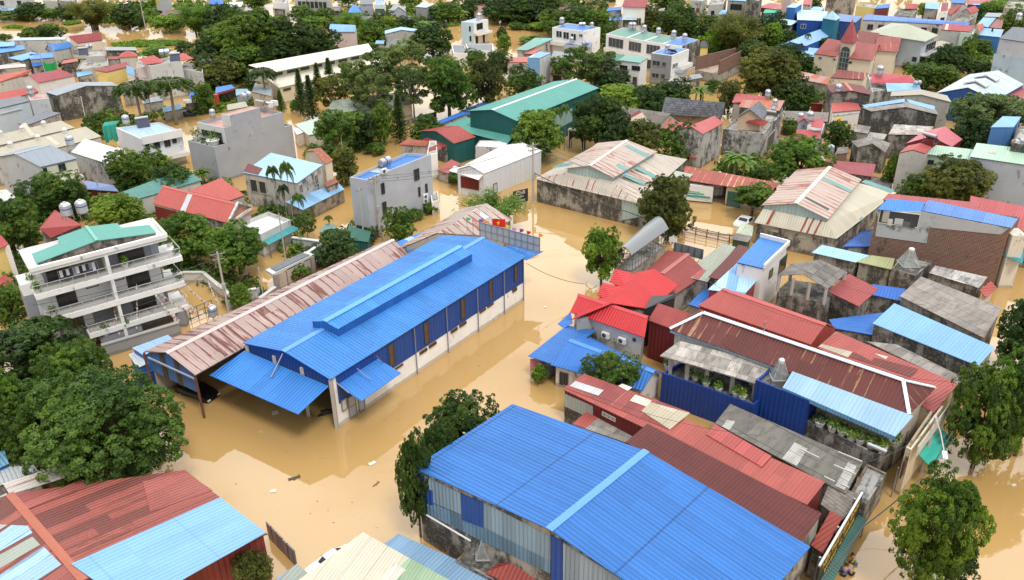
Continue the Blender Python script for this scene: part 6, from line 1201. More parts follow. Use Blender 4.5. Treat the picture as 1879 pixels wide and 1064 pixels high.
B=flt('town_house','right end town house of the row, blue roof and mouldy dark side wall','town house',[(1217,80),(1251,85),(1283,73),(1250,66)],6.0,wall=white,rm=S((.09,.22,.58),var=.04),par=.1,ov=.02,group='white town houses in the upper centre row');wallpatch(B,1,[[(1252,84),(1284,72),(1284,118),(1252,130)]],plaster((.30,.28,.24),.8));tank((1256,76),6.0,'steel tank on the blue roof of the right end town house',1.1)
for px_,nm in (((1157,55),'first'),((1163,55),'second'),((1182,60),'third'),((1208,65),'fourth'),((1236,70),'fifth')):tank(px_,6.0,'%s steel tank from the left along the back of the white town houses' % nm,1.1)
B=flt('building','unfinished house with two raw brick side walls open to the sky','building',[(1276,128),(1318,136),(1366,112),(1322,104)],2.0,wall=plaster((.33,.32,.30),.4),rm=plaster((.42,.33,.26),.3),par=.05,ov=.02)
brk=plaster((.3,.2,.16),.1,brick=1.0)
for q0,q1,nm in (((1276,128),(1348,111),'a'),((1318,136),(1368,111),'b')):
    a_,b_=P(*q0,2.0),P(*q1,2.0);u_=(b_-a_).normalized();n_=V((u_.y,-u_.x,0));m_=MB();m_.obox((a_+b_)/2+V((0,0,1.3)),(b_-a_)/2,n_*.11,V((0,0,1.35)));m_.build('brick_wall',brk,B.o)
bld('shed','dark small black hip roof shed behind the right end town house','shed',[(1284,86),(1300,86),(1302,77),(1287,76)],3.2,roof='hip',hip=1,rise=.8,wall=yellow,rm=paint((.04,.042,.045),.6),ov=.2)
shd('shed','grey flat carport roof right of the railed garden terrace','shed',[(1264,146),(1290,142),(1284,135),(1266,137)],2.0,wall=conc,rm=greymetal,ov=.5)
# blue white house in the river bend
B=flt('house','pale blue and white modern three storey house standing in the flooded river bend','house',[(846,40),(869,41),(896,35),(874,33)],5.5,wall=white,rm=S((.35,.5,.68),var=.03),par=.15,ov=.02);lb_=plaster((.47,.63,.72),.04)
band(B,0,-1,5.5,lb_,out=.06);band(B,3,-1,5.5,paint((.13,.14,.17),.7),out=.05);win(B,0,[(861,48,864,57),(862,66,865,75)],fm=IRON,out=.1,mull=0);fr=face(B,1);L_=fr[3];opening(B,fr,L_*.2,L_*.6,3.6,5.0,fm=IRON);opening(B,fr,L_*.1,L_*.25,.3,2.1,fm=IRON,mull=0);opening(B,fr,L_*.6,L_*.72,.3,2.1,fm=IRON,mull=0);m_=MB();a_,u_,n_,_=fr;m_.obox(a_+u_*(L_*.5)+n_*.7+V((0,0,2.8)),u_*(L_*.5),n_*.7,V((0,0,.25)));m_.build('balcony',white,B.o);tank((879,38),5.4,'steel tank on the pale blue and white modern house',1.2)
flt('house','low grey flat roof block left front of the pale blue modern house','house',[(832,97),(858,98),(852,82),(828,82)],2.8,wall=white,rm=plaster((.22,.23,.25),.1),par=.15,ov=.02);flt('house','long low grey flat roof block in front of the pale blue modern house','house',[(860,92),(905,94),(905,80),(853,80)],2.8,wall=white,rm=plaster((.22,.23,.25),.1),par=.15,ov=.02)
# ---------------------------------------------------------------- far centre-left houses along the top
B=bld('house','pink house with a light blue hipped roof and two gablets behind dark trees','house',[(602,58),(652,58),(655,50),(612,46)],5.4,rise=1.0,wall=pinkw,rm=S((.20,.40,.70),var=.04),ov=.2);shd('shed','plain blue low roof in front of the pink house','shed',[(622,98),(668,92),(672,85),(625,90)],2.4,wall=conc,rm=S((.10,.2,.5),var=.04),ov=.1)
bld('house','grey mottled block with a pale blue low gable roof among trees, upper centre','house',[(768,58),(765,53),(706,56),(706,62)],4.0,rise=.7,wall=plaster((.45,.43,.4),.4),rm=S((.35,.52,.72),var=.03),ov=.15)
shd('shed','small blue awning roof left of the grey mottled block','shed',[(688,80),(704,80),(706,74),(690,74)],2.6,wall=conc,rm=lblue,ov=.2)
bld('house','dark grey metal double gable roof below the grey mottled block','house',rq((742,84),(750,76),2.8,(704,88),(726,70),4.2),2.8,rise=1.4,wall=greyp,rm=slate,ov=.2)
B=bld('house','grey gabled house with a dark doorway near the top, left of the river','house',[(746,22),(741,14),(712,20),(718,26)],3.6,rise=1.6,wall=greyp,rm=S((.34,.37,.40),var=.03),ov=.15)
B=shd('house','grey house with a pale green lean-to roof on the far river bank','house',[(762,12),(782,14),(796,8),(778,3)],4.0,wall=plaster((.33,.33,.33),.1),rm=S((.4,.52,.46),var=.03),ov=.1)
shd('shed','dark green collapsed roof at the water edge on the far river bank','shed',[(786,33),(812,34),(804,24),(790,26)],1.4,wall=concd,rm=S((.05,.18,.17),var=.05),ov=.3)
shd('shed','low grey roof shed half hidden by bushes near the grey gabled house','shed',[(738,36),(762,37),(758,29),(736,28)],1.8,wall=conc,rm=slate,ov=.2)
B=flt('house','narrow white house with blue trim and green shutters at the top','house',[(687,8),(705,8),(707,0),(689,-1)],5.0,wall=white,rm=lblue,par=.2,ov=.02);band(B,0,2.9,3.9,paint((.04,.14,.12),.6))
shd('house','grey slate roofed house with a blue door at the top edge','house',[(660,8),(684,8),(684,-4),(662,-4)],4.2,wall=greyp,rm=slate,ov=.1)
bld('house','blue pyramid roofed pavilion by the flood near the top','house',[(638,23),(663,23),(660,15),(642,15)],3.0,roof='hip',hip=1,rise=1.6,wall=beige,rm=S((.1,.28,.68),var=.03),ov=.2)
shd('shed','low grey roofed shed with a white edge below the blue pavilion','shed',[(660,36),(686,38),(686,30),(663,29)],2.0,wall=concl,rm=slate,ov=.1)
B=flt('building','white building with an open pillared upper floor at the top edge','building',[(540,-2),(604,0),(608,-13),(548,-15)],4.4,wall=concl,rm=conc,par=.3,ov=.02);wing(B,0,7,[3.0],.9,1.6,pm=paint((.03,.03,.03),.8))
flt('house','white flat fronted house at the top edge left of the pillared building','house',[(500,4),(524,5),(528,-5),(506,-6)],4.6,wall=white,rm=conc,par=.3,ov=.02);shd('house','dark grey sloping roof house under the white top edge houses','house',[(500,15),(522,18),(526,8),(505,6)],3.0,wall=concd,rm=slate,ov=.1)
shd('shed','low dark roof shed right of the pillared white building','shed',[(604,20),(624,20),(624,12),(606,12)],3.0,wall=concd,rm=fibd,ov=.2)
shd('house','red roofed house with pale wall on the far bank at top centre','house',[(868,8),(902,9),(905,0),(872,-2)],4.0,wall=pinkw,rm=S((.35,.10,.11),var=.05),ov=.2)
B=flt('building','light grey tower block with a yellow sign on the far river bank','building',[(284,-6),(309,-5),(311,-14),(288,-15)],5.6,wall=plaster((.45,.46,.47),.15),rm=conc,par=.3,ov=.02);wallpatch(B,0,[[(286,0),(292,1),(292,8),(286,7)]],paint((.6,.42,.06),.6))
shd('house','brown roofed low house on the far river bank beside the grey tower block','house',[(292,28),(334,25),(334,18),(304,19)],3.0,wall=concd,rm=S((.14,.06,.05),var=.1),ov=.1)
bld('house','blue pyramid roofed gazebo at the top edge behind bamboo','house',[(381,8),(411,8),(408,0),(385,0)],3.4,roof='hip',hip=1,rise=1.2,wall=concd,rm=blue2,ov=.2);shd('shed','flat white roof at the top edge right of the blue gazebo','shed',[(411,12),(444,12),(446,3),(414,4)],3.0,wall=conc,rm=whitemetal,ov=.1);shd('shed','small salmon roofed hut beside trees near the top','shed',[(407,26),(424,26),(424,19),(409,19)],2.4,wall=concd,rm=S((.42,.15,.14)),ov=.1)
B=flt('building','long pale grey building with a light blue awning at the top left corner','building',[(-20,-4),(54,-4),(58,-16),(-16,-17)],4.6,wall=plaster((.50,.52,.52),.15),rm=conc,par=.3,ov=.02);awning(B,'awning',[(-10,19),(46,20),(48,13),(-8,13)],[1.4,1.4,2.0,2.0],S((.3,.46,.6),second=(.15,.3,.45),panel=2));wing(B,0,2,[3.2],1.2,1.2)
flt('house','grey concrete house with a dark balcony on the far bank, top left','house',[(78,1),(104,2),(106,-9),(82,-10)],3.4,wall=concl,rm=conc,par=.3,ov=.02);flt('house','weathered grey house right of the dark balcony house, top left','house',[(110,2),(137,2),(139,-9),(114,-9)],3.4,wall=conc,rm=conc,par=.3,ov=.02)
# ---------------------------------------------------------------- upper left houses
shd('house','pale blue flat roofed house with bright blue shutters near the river, far left','house',[(24,74),(119,72),(121,68),(28,69)],4.2,wall=concl,rm=pblue,ov=.05);B=bld('house','bright blue gable roofed house with a grey front, left','house',rq((97,93),(137,86),3.6,(87,82),(127,76),4.8),3.6,rise=1.2,wall=concl,rm=S((.07,.23,.6),var=.03),ov=.15)
shd('house','light blue shed roof at the left edge near the river','house',[(-12,86),(26,84),(28,78),(-10,76)],4.0,wall=concd,rm=S((.18,.40,.68)),ov=.1);shd('house','bright blue roof at the left edge beside the blue shutters','house',[(-14,99),(47,90),(42,82),(-14,90)],3.6,wall=concd,rm=S((.08,.27,.66),var=.03),ov=.1)
shd('house','wide light blue roof with a dark fascia left of the green netting','house',[(14,106),(40,111),(76,99),(58,95)],3.6,wall=concd,rm=S((.17,.38,.70),var=.04),ov=.1);B=shd('house','bright blue roof with a white peaked porch above the green netting','house',[(55,109),(98,105),(97,96),(54,99)],3.6,wall=conc,rm=S((.08,.26,.64),var=.03),ov=.1)
shd('house','maroon and orange roofed house with a cream porch beside the river','house',[(142,79),(188,73),(185,59),(125,66)],[3.8,3.8,5.2,5.2],wall=cream,rm=S((.28,.055,.06),var=.05),ov=.1);flt('house','cream flat porch roof in front of the maroon and orange roof','house',[(160,80),(196,76),(194,72),(162,74)],3.2,wall=cream,rm=concl,par=.1,ov=.02)
shd('shed','long grey flat carport roof on posts by the river, left','shed',[(194,92),(252,92),(248,86),(190,86)],2.6,wall=concd,rm=greymetal,ov=.3)
bld('house','cream gabled house with a mossy grey roof, left of the solar heater','house',[(134,98),(170,97),(168,86),(128,88)],3.4,rise=1.0,wall=cream,rm=fibd,ov=.15)
flt('house','bare concrete block house with a solar heater and tank, left','house',[(156,104),(193,102),(190,90),(158,92)],4.6,wall=plaster((.42,.40,.37),.4),rm=conc,par=.3,ov=.02);place('tanks',mk_solar,P(154,98,4.6),.4,1.0,'solar water heater on the bare concrete block house at left');tank((164,90),4.6,'dark green water tank lying on the bare concrete block house',.9,'h',.8)
shd('shed','small flat salmon red roof above bushes, left','shed',[(112,117),(144,112),(142,106),(116,111)],3.2,wall=concd,rm=S((.42,.11,.09),var=.04),ov=.2)
bld('house','small house under a red pyramid roof, left of the red roof row','house',[(217,105),(254,103),(248,97),(222,98)],4.0,roof='hip',hip=1,rise=.9,wall=concl,rm=S((.42,.09,.08),var=.03),ov=.2);shd('shed','narrow red lean-to left of the red pyramid roof','shed',[(192,109),(220,108),(220,103),(192,104)],3.6,wall=conc,rm=dred,ov=.1)
shd('house','dusky rose lean-to roof house with a yellow arched side','house',[(195,132),(238,121),(232,113),(172,128)],[4.6,4.6,5.2,5.2],wall=yellow,rm=S((.30,.075,.085),var=.03),ov=.15)
flt('house','mottled grey wall house behind the dusky rose roof','house',[(140,128),(200,120),(196,102),(150,108)],3.6,wall=plaster((.42,.40,.36),.45),rm=conc,par=.2,ov=.02)
bld('house','little white house with a steep pale blue gable beside the royal palms','house',[(232,133),(247,140),(250,130),(236,124)],4.4,rise=1.0,wall=white,rm=lblue,ov=.1)
B=flt('house','large bare concrete walled house with red roofs and solar heater, upper left','house',[(274,121),(333,111),(326,103),(262,112)],7.0,wall=plaster((.55,.55,.53),.25),rm=conc,par=.3,ov=.02);awning(B,'red_roof',[(268,118),(303,113),(282,101),(254,108)],[7.2,7.2,7.9,7.9],S((.40,.07,.07),var=.03));awning(B,'rear_roof',[(330,112),(356,107),(336,97),(314,102)],[6.6,6.6,7.2,7.2],S((.42,.075,.07),var=.03));tank((303,103),7.0,'steel tank lying between the red roofs of the bare concrete walled house',1.3,'h',.3);place('tanks',mk_solar,P(322,109,7.0),.3,1.0,'solar heater panel on the bare concrete walled house with red roofs')
flt('house','lower stepped block of the bare concrete walled house','house',[(333,126),(372,133),(372,120),(336,113)],5.0,wall=plaster((.5,.5,.48),.3),rm=conc,par=.3,ov=.02);flt('house','pinkish balcony front left of the bare concrete wall','house',[(250,124),(274,122),(272,112),(252,113)],6.2,wall=plaster((.62,.55,.54),.1),rm=conc,par=.3,ov=.02)
shd('shed','light blue lean-to roof against the big dark trees, upper left','shed',[(357,112),(388,113),(389,108),(357,107)],4.2,wall=concd,rm=lblue,ov=.1)
B=shd('house','carport with a blue roof and red fascia sheltering a white car','carport',[(395,172),(432,161),(424,155),(396,160)],[2.6,2.6,3.0,3.0],wall=concd,rm=S((.08,.23,.58),var=.03),ov=.1,walls=False);m_=MB();q_=B.q;[m_.poly([(a.x,a.y,-1),(b.x,b.y,-1),(b.x,b.y,2.7),(a.x,a.y,2.7)]) for a,b in ((q_[2],q_[3]),(q_[1],q_[2]))];m_.build('wall',concd,B.o);m_=MB();m_.bar(q_[0]+V((0,0,-.15)),q_[1]+V((0,0,-.15)),.1,.4);m_.build('fascia',paint((.3,.06,.07),.6),B.o);post(B,(396,173),2.6,paint((.5,.08,.05),.6),.35)
shd('shed','light blue sheet fence shed right of the blue carport','shed',[(433,175),(457,171),(454,163),(432,163)],2.2,wall=S((.3,.42,.5)),rm=S((.3,.44,.54)),ov=.1)
shd('shed','low blue roof left of the round street tree and blue carport','shed',[(347,182),(365,178),(362,168),(348,170)],2.2,wall=concd,rm=blue2,ov=.1);shd('shed','grey market awning behind the royal palms','shed',[(338,190),(362,187),(360,180),(336,182)],2.2,wall=concd,rm=fibl,ov=.3)
for q_,cl,lb in (([(0,150),(50,136),(58,127),(-20,140)],(.42,.105,.07),'orange red roof over a white wall at the left edge'),([(-10,187),(71,168),(60,158),(-10,172)],(.38,.06,.05),'bright red low roof at the left edge in front of the white wall')):shd('house',lb,'house',q_,[4.0,4.0,4.6,4.6],wall=concl,rm=S(cl,var=.08),ov=.1)
bld('house','crimson gable roofed house with a plain white side wall, left','house',rq((70,152),(138,138),4.0,(52,137),(111,127),5.0),4.0,rise=1.0,wall=plaster((.62,.63,.63),.05),rm=S((.30,.065,.075),var=.03,dirt=.2,seam=.1),ov=.15)
shd('house','pale pink flat sheet roof at the left edge below the blue roofs','house',[(-10,127),(48,122),(46,117),(-10,120)],3.6,wall=conc,rm=S((.55,.46,.45)),ov=.1)
nt_=thing('netting','bright green safety netting hung between poles at left','netting',P(90,128));a_,b_=P(77,113,3.2),P(103,112,3.2);m_=MB();prev=None
for i in range(9):
    q=i/8;t_=a_.lerp(b_,q)-V((0,0,.5*math.sin(q*math.pi)));t_.y += .15*math.sin(i*2.3);lo_=V((a_.lerp(b_,.12+.76*q).x,t_.y-.2,1.0))
    if prev:m_.poly([prev[1],lo_,t_,prev[0]])
    prev=(t_,lo_)
m_.build('cloth',paint((.01,.30,.08),.8),nt_);m_=MB();m_.bar(V((a_.x,a_.y+.1,-1)),V((a_.x,a_.y+.1,6.5)),.14);m_.bar(V((b_.x,b_.y+.1,-1)),V((b_.x,b_.y+.1,6.5)),.14);m_.build('pole',paint((.4,.5,.5),.6),nt_)
# weathered workshop, pale blue house, twin beige roofs
B=bld('building','weathered concrete workshop with black stains and a grey metal low gable roof, left','building',[(217,157),(204,150),(84,169),(104,175)],4.8,rise=.9,wall=plaster((.30,.28,.25),.82),rm=S((.30,.33,.37),var=.03,dirt=.2),ov=.05);m_=MB();a_,u_,n_,L_=face(B,3);m_.tube([on_plane(148,176,a_,n_)+n_*.12,V((on_plane(160,232,a_,n_).x,on_plane(160,232,a_,n_).y,-1))+n_*.12],.08,6);m_.build('drainpipe',paint((.6,.6,.58),.6),B.o);win(B,3,[(170,171,176,177),(197,168,204,174),(137,179,145,188)],'vent_opening',fm=CONCP,pm=paint((.1,.1,.09),.8),mull=0,rows=3)
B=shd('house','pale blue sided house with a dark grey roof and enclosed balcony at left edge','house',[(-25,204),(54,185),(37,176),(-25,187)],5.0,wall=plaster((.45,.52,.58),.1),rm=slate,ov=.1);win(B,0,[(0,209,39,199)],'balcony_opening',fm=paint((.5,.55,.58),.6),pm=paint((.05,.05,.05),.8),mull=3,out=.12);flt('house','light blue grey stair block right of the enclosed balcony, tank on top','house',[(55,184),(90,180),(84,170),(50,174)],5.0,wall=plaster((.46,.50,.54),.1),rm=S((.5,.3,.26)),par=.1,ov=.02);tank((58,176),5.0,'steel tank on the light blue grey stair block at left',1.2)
shd('shed','slate grey metal lean-to in front of the stair block, above beige roofs','shed',[(48,230),(112,207),(86,203),(31,225)],[2.6,2.6,3.2,3.2],wall=conc,rm=S((.2,.215,.25),var=.03),ov=.1)
beige_r=S((.40,.37,.29),period=.4,panel=1.2,var=.03,dirt=.15,seam=.1)
for q_,z_,lb,sp in (([(-30,273),(137,234),(112,221),(-30,253)],4.0,'beige metal roof with small vents, rear of the two at left',[(39,228,47,225,64,248,57,251)]),([(-20,303),(186,250),(157,232),(-20,276)],4.0,'beige metal roof with small vents, front of the two at left',[(82,252,92,250,112,264,103,267)])):
    B=shd('warehouse',lb,'warehouse',q_,[3.6,3.6,4.4,4.4],wall=concl,rm=beige_r,ov=.1)
    for s in sp:sheetpatch(B,0,[[(s[0],s[1]),(s[2],s[3]),(s[4],s[5]),(s[6],s[7])]],S((.5,.47,.37),var=.03))
    for k in (.12,.4,.68):
        p=B.q[3].lerp(B.q[2],.1+k)-V((0,0,.1));m_=MB();m_.box(p.x-.35,p.y-.5,p.z-.1,p.x+.35,p.y-.05,p.z+.35);m_.lathe([(.3,p.z+.35),(.42,p.z+.5),(.25,p.z+.75),(0,p.z+.78)],8,(p.x,p.y-.28,0));m_.build('roof_vent',paint((.65,.65,.62),.6),B.roof)
B=bld('house','tall grey sided house with a blue grey gable roof and cream balcony front, left','house',rq((74,306),(142,290),6.6,(27,282),(92,265),7.8),6.6,rise=1.2,wall=plaster((.42,.44,.46),.12),rm=S((.25,.29,.34),var=.02,dirt=.2),ov=.15,cap=(.3,.34,.38));band(B,0,-1,6.2,plaster((.66,.64,.50),.06),out=.06);win(B,0,[(106,302,121,311),(78,309,88,320)],fm=IRON,pm=glass((.02,.05,.05)),out=.12);m_=MB();a_,u_,n_,L_=face(B,0);m_.obox(a_+u_*(L_*.72)+n_*.7+V((0,0,3.9)),u_*(L_*.3),n_*.7,V((0,0,.45)));m_.build('balcony',plaster((.7,.69,.62),.1),B.o)
B=shd('shed','long stained wall shed with flaking white and rusty roof sheets, left','shed',[(130,279),(214,305),(242,280),(155,254)],[4.2,4.2,4.6,4.6],wall=plaster((.40,.40,.40),.5),rm=S((.58,.6,.6),.30,(.25,.1,.07),panel=1.0,var=.1,dirt=.4),ov=.05);sheetpatch(B,0,[[(192,297),(213,304),(236,277),(215,270)]],S((.55,.48,.46),.45,(.22,.06,.04)));tank((131,271),4.4,'steel water tank on a tall stand beside the flaking white roof',1.3)
shd('shed','low lavender blue roof over a dark red wall behind the round trees','shed',[(160,347),(218,351),(208,340),(152,330)],[2.2,2.2,2.8,2.8],wall=redwall,rm=S((.25,.33,.58),var=.05),ov=.15)
shd('house','long low house with a plain teal metal roof between round trees','house',[(256,364),(371,330),(338,310),(210,357)],[3.0,3.0,3.8,3.8],wall=concl,rm=S((.10,.25,.23),var=.03,dirt=.2),ov=.2)
B=flt('house','white two storey house with a pale blue roof deck and black framed windows','house',[(259,255),(333,240),(291,224),(212,234)],5.2,wall=plaster((.66,.68,.70),.04),rm=S((.35,.50,.72),var=.05),par=.15,ov=.02);band(B,0,4.4,5.6,plaster((.76,.76,.76),.05),'parapet',out=.5);win(B,0,[(266,262,275,274),(281,258,294,270),(300,254,313,267),(315,251,324,261)],fm=IRON,pm=glass((.03,.035,.045)),out=.09)
m_=MB();a_,u_,n_,L_=face(B,0);m_.obox(a_+u_*(L_*.6)+n_*.8+V((0,0,1.9)),u_*(L_*.4),n_*.8,V((0,0,.3)));m_.build('balcony',white,B.o);tank((233,231),5.1,'steel tank on the white two storey house with a pale blue deck',1.2);place('tanks',mk_solar,P(262,229,5.1),.5,1.0,'solar heater on the white two storey house with a pale blue deck')
tp=thing('tarpaulin','teal green tarpaulin hanging at the left of the white two storey house','tarpaulin',P(200,262));m_=MB();a_,b_=P(187,232,4.6),P(213,228,4.6);prev=None
for i in range(9):
    q=i/8;t_=a_.lerp(b_,q);l_=V((t_.x+.2,t_.y-.4+.25*math.sin(i*2.1),2.2-.4*math.sin(i*1.3)))
    if prev:m_.poly([prev[1],l_,t_,prev[0]])
    prev=(t_,l_)
m_.poly([a_,b_,P(220,221,5.0),P(192,224,5.0)]);m_.build('sheet',paint((.02,.26,.20),.7),tp);m_=MB();[m_.bar(V((p.x,p.y+.1,-1)),V((p.x,p.y+.1,4.6)),.08) for p in (a_,b_)];m_.build('post',STEELD,tp)
# tall grey house
B=flt('building','tall plain grey house with a stepped profile and roof garden, upper left centre','building',[(393,270),(536,229),(490,219),(344,258)],5.6,wall=plaster((.36,.375,.405),.05),rm=plaster((.3,.3,.3),.2),par=.3,ov=.02);BG=B
bw=BG.w;uL=bw[1]-bw[0];uD=bw[3]-bw[0];gq=lambda s,d,z:V((bw[0].x+uL.x*s+uD.x*d,bw[0].y+uL.y*s+uD.y*d,z))
u1=flt('rooftop_room','white fronted upper storey on the tall stepped grey house','rooftop room',[gq(.15,0,8.0),gq(.9,0,8.0),gq(.9,1,8.0),gq(.15,1,8.0)],8.0,wall=plaster((.365,.38,.41),.05),rm=S((.5,.3,.26),panel=3,var=.05),par=.5,ov=0,base=5.6);band(u1,3,5.62,8.0,plaster((.62,.63,.62),.05),out=.05);fr=face(u1,3);opening(u1,fr,fr[3]*.15,fr[3]*.45,6.1,7.0,fm=IRON,out=.1);opening(u1,fr,fr[3]*.5,fr[3]*.88,5.7,7.1,'window',fm=IRON,out=.1,mull=3)
u2=flt('rooftop_room','top stair block with a terracotta roof on the tall stepped grey house','rooftop room',[gq(.24,0,9.6),gq(.62,0,9.6),gq(.62,.3,9.6),gq(.24,.3,9.6)],9.6,wall=plaster((.365,.38,.41),.05),rm=S((.5,.28,.22)),par=.06,ov=0,base=8.0);band(u2,3,8.0,9.6,plaster((.62,.63,.62),.05),out=.05)
tank((452,184),8.6,'steel tank lying at the back of the tall stepped grey house',1.2,'h',1.0);tank((391,216),8.0,'steel tank at the left of the tall stepped grey house roof',.9);place('tanks',mk_solar,P(479,198,8.4),2.6,.9,'solar heater at the right end of the tall stepped grey house')
for k,px_ in enumerate(((494,197),(503,194))):place('ac',mk_ac,P(*px_,8.4),2.8,1.3,'air conditioner on the right roof end of the tall stepped grey house, %s' % ('left one','right one')[k])
for (x,y,lb,h,r,cl) in ((.07,.85,'slender pale shrub in the roof garden of the tall grey house',2.6,1.0,'airy'),(.07,.25,'bright green round shrub in the roof garden of the tall grey house',2.6,1.5,'light'),(.05,.5,'low red flowering pot in the roof garden',.8,.6,'mid'),(.05,.65,'dark green low hedge pot in the roof garden',.9,.8,'dark')):pot(gq(x,y,5.3),lb,h,r,cl)
# light blue roofed old villa
B=shd('house','old two storey villa with a light blue roof and soot dark arched end wall','house',[(446,316),(545,336),(592,302),(497,280)],[5.0,5.0,5.6,5.6],wall=plaster((.46,.44,.41),.5),rm=S((.33,.52,.68),.02,var=.03,dirt=.2),ov=.1);sheetpatch(B,0,[[(447,315),(474,321),(482,309),(455,300)]],S((.14,.035,.03),var=.03));win(B,1,[(576,322,583,336),(548,340,555,352)],fm=CONCP,pm=glass((.03,.03,.03)),out=.1)
fr=face(B,0)
for k in (.1,.27):opening(B,fr,fr[3]*k,fr[3]*(k+.13),2.4,4.2,'window',fm=plaster((.5,.47,.4),.3),pm=paint((.04,.035,.03),.8),out=.1,mull=0)
bld('house','small wing with a red clay tile gable roof behind the light blue roofed villa','house',rq((596,301),(611,293),5.2,(575,277),(588,271),6.2),5.2,rise=1.0,wall=cream,rm=tiles((.33,.10,.055),.4,.4,.2),ov=.15)
B=shd('shed','patchy light blue annex roof over a brown stained wall below the old villa','shed',[(556,385),(632,347),(620,335),(523,370)],[2.0,2.0,2.6,2.6],wall=plaster((.28,.23,.18),.45),rm=S((.22,.40,.62),.08,(.15,.25,.4),var=.15,dirt=.4),ov=.1);shd('shed','tiny brown tiled porch roof above the patchy light blue annex','shed',[(600,343),(622,333),(612,327),(594,336)],3.2,wall=conc,rm=tiles((.26,.09,.06)),ov=.1,base=2.0)
# red roofed house with railing terrace
B=bld('house','house with a long brick red roof, metal strip and ornate white front gable','house',rq((280,373),(418,409),4.8,(299,340),(436,373),6.3),4.8,rise=1.5,wall=plaster((.40,.38,.35),.5),rm=S((.42,.085,.07),period=.32,var=.03,dirt=.25,seam=.1),ov=.15,cap=(.44,.11,.09));sheetpatch(B,0,[[(331,386),(346,353),(354,356),(340,389)]],S((.5,.52,.54),var=.05));band(B,0,-1,4.4,redwall,out=.06,f0=0,f1=.42);BRT=B
m_=MB();a_,u_,n_,L_=face(B,1);rr=B.r[1];m_.bar(B.q[1]+n_*.1+V((0,0,.1)),rr+n_*.1+V((0,0,.12)),.3,.25);m_.bar(rr+n_*.1+V((0,0,.12)),B.q[2]+n_*.1+V((0,0,.1)),.3,.25);m_.bar(a_+n_*.2+V((0,0,4.6)),a_+u_*L_+n_*.2+V((0,0,4.6)),.3,.3);m_.build('cornice',plaster((.6,.56,.52),.5),B.o);wallpatch(B,1,[[(424,405),(440,378),(478,388)]],plaster((.45,.22,.14),.2),out=.04)
shd('house','brick red cross roof with a weathered white gable edge behind the long brick red roof','house',rq((421,366),(448,358),4.8,(344,350),(404,325),6.0)[0:0]+[(421,368),(449,358),(406,326),(345,350)],[4.8,4.8,5.9,5.9],wall=conc,rm=S((.42,.085,.07),var=.03),ov=.1)
tr_=flt('terrace_block','white tiled roof terrace with a balustrade and teal awning, by the brick red roof','terrace',[(478,430),(533,403),(492,388),(440,408)],3.2,wall=plaster((.55,.56,.56),.1),rm=plaster((.68,.68,.67),.1),par=.5,ov=.02);awning(tr_,'awning',[(492,449),(551,419),(534,413),(480,438)],[1.9,1.9,2.4,2.4],S((.06,.30,.32),var=.05));[post(tr_,(x,y),1.9,STEELD,.06) for x,y in ((494,448),(520,434),(545,421))]
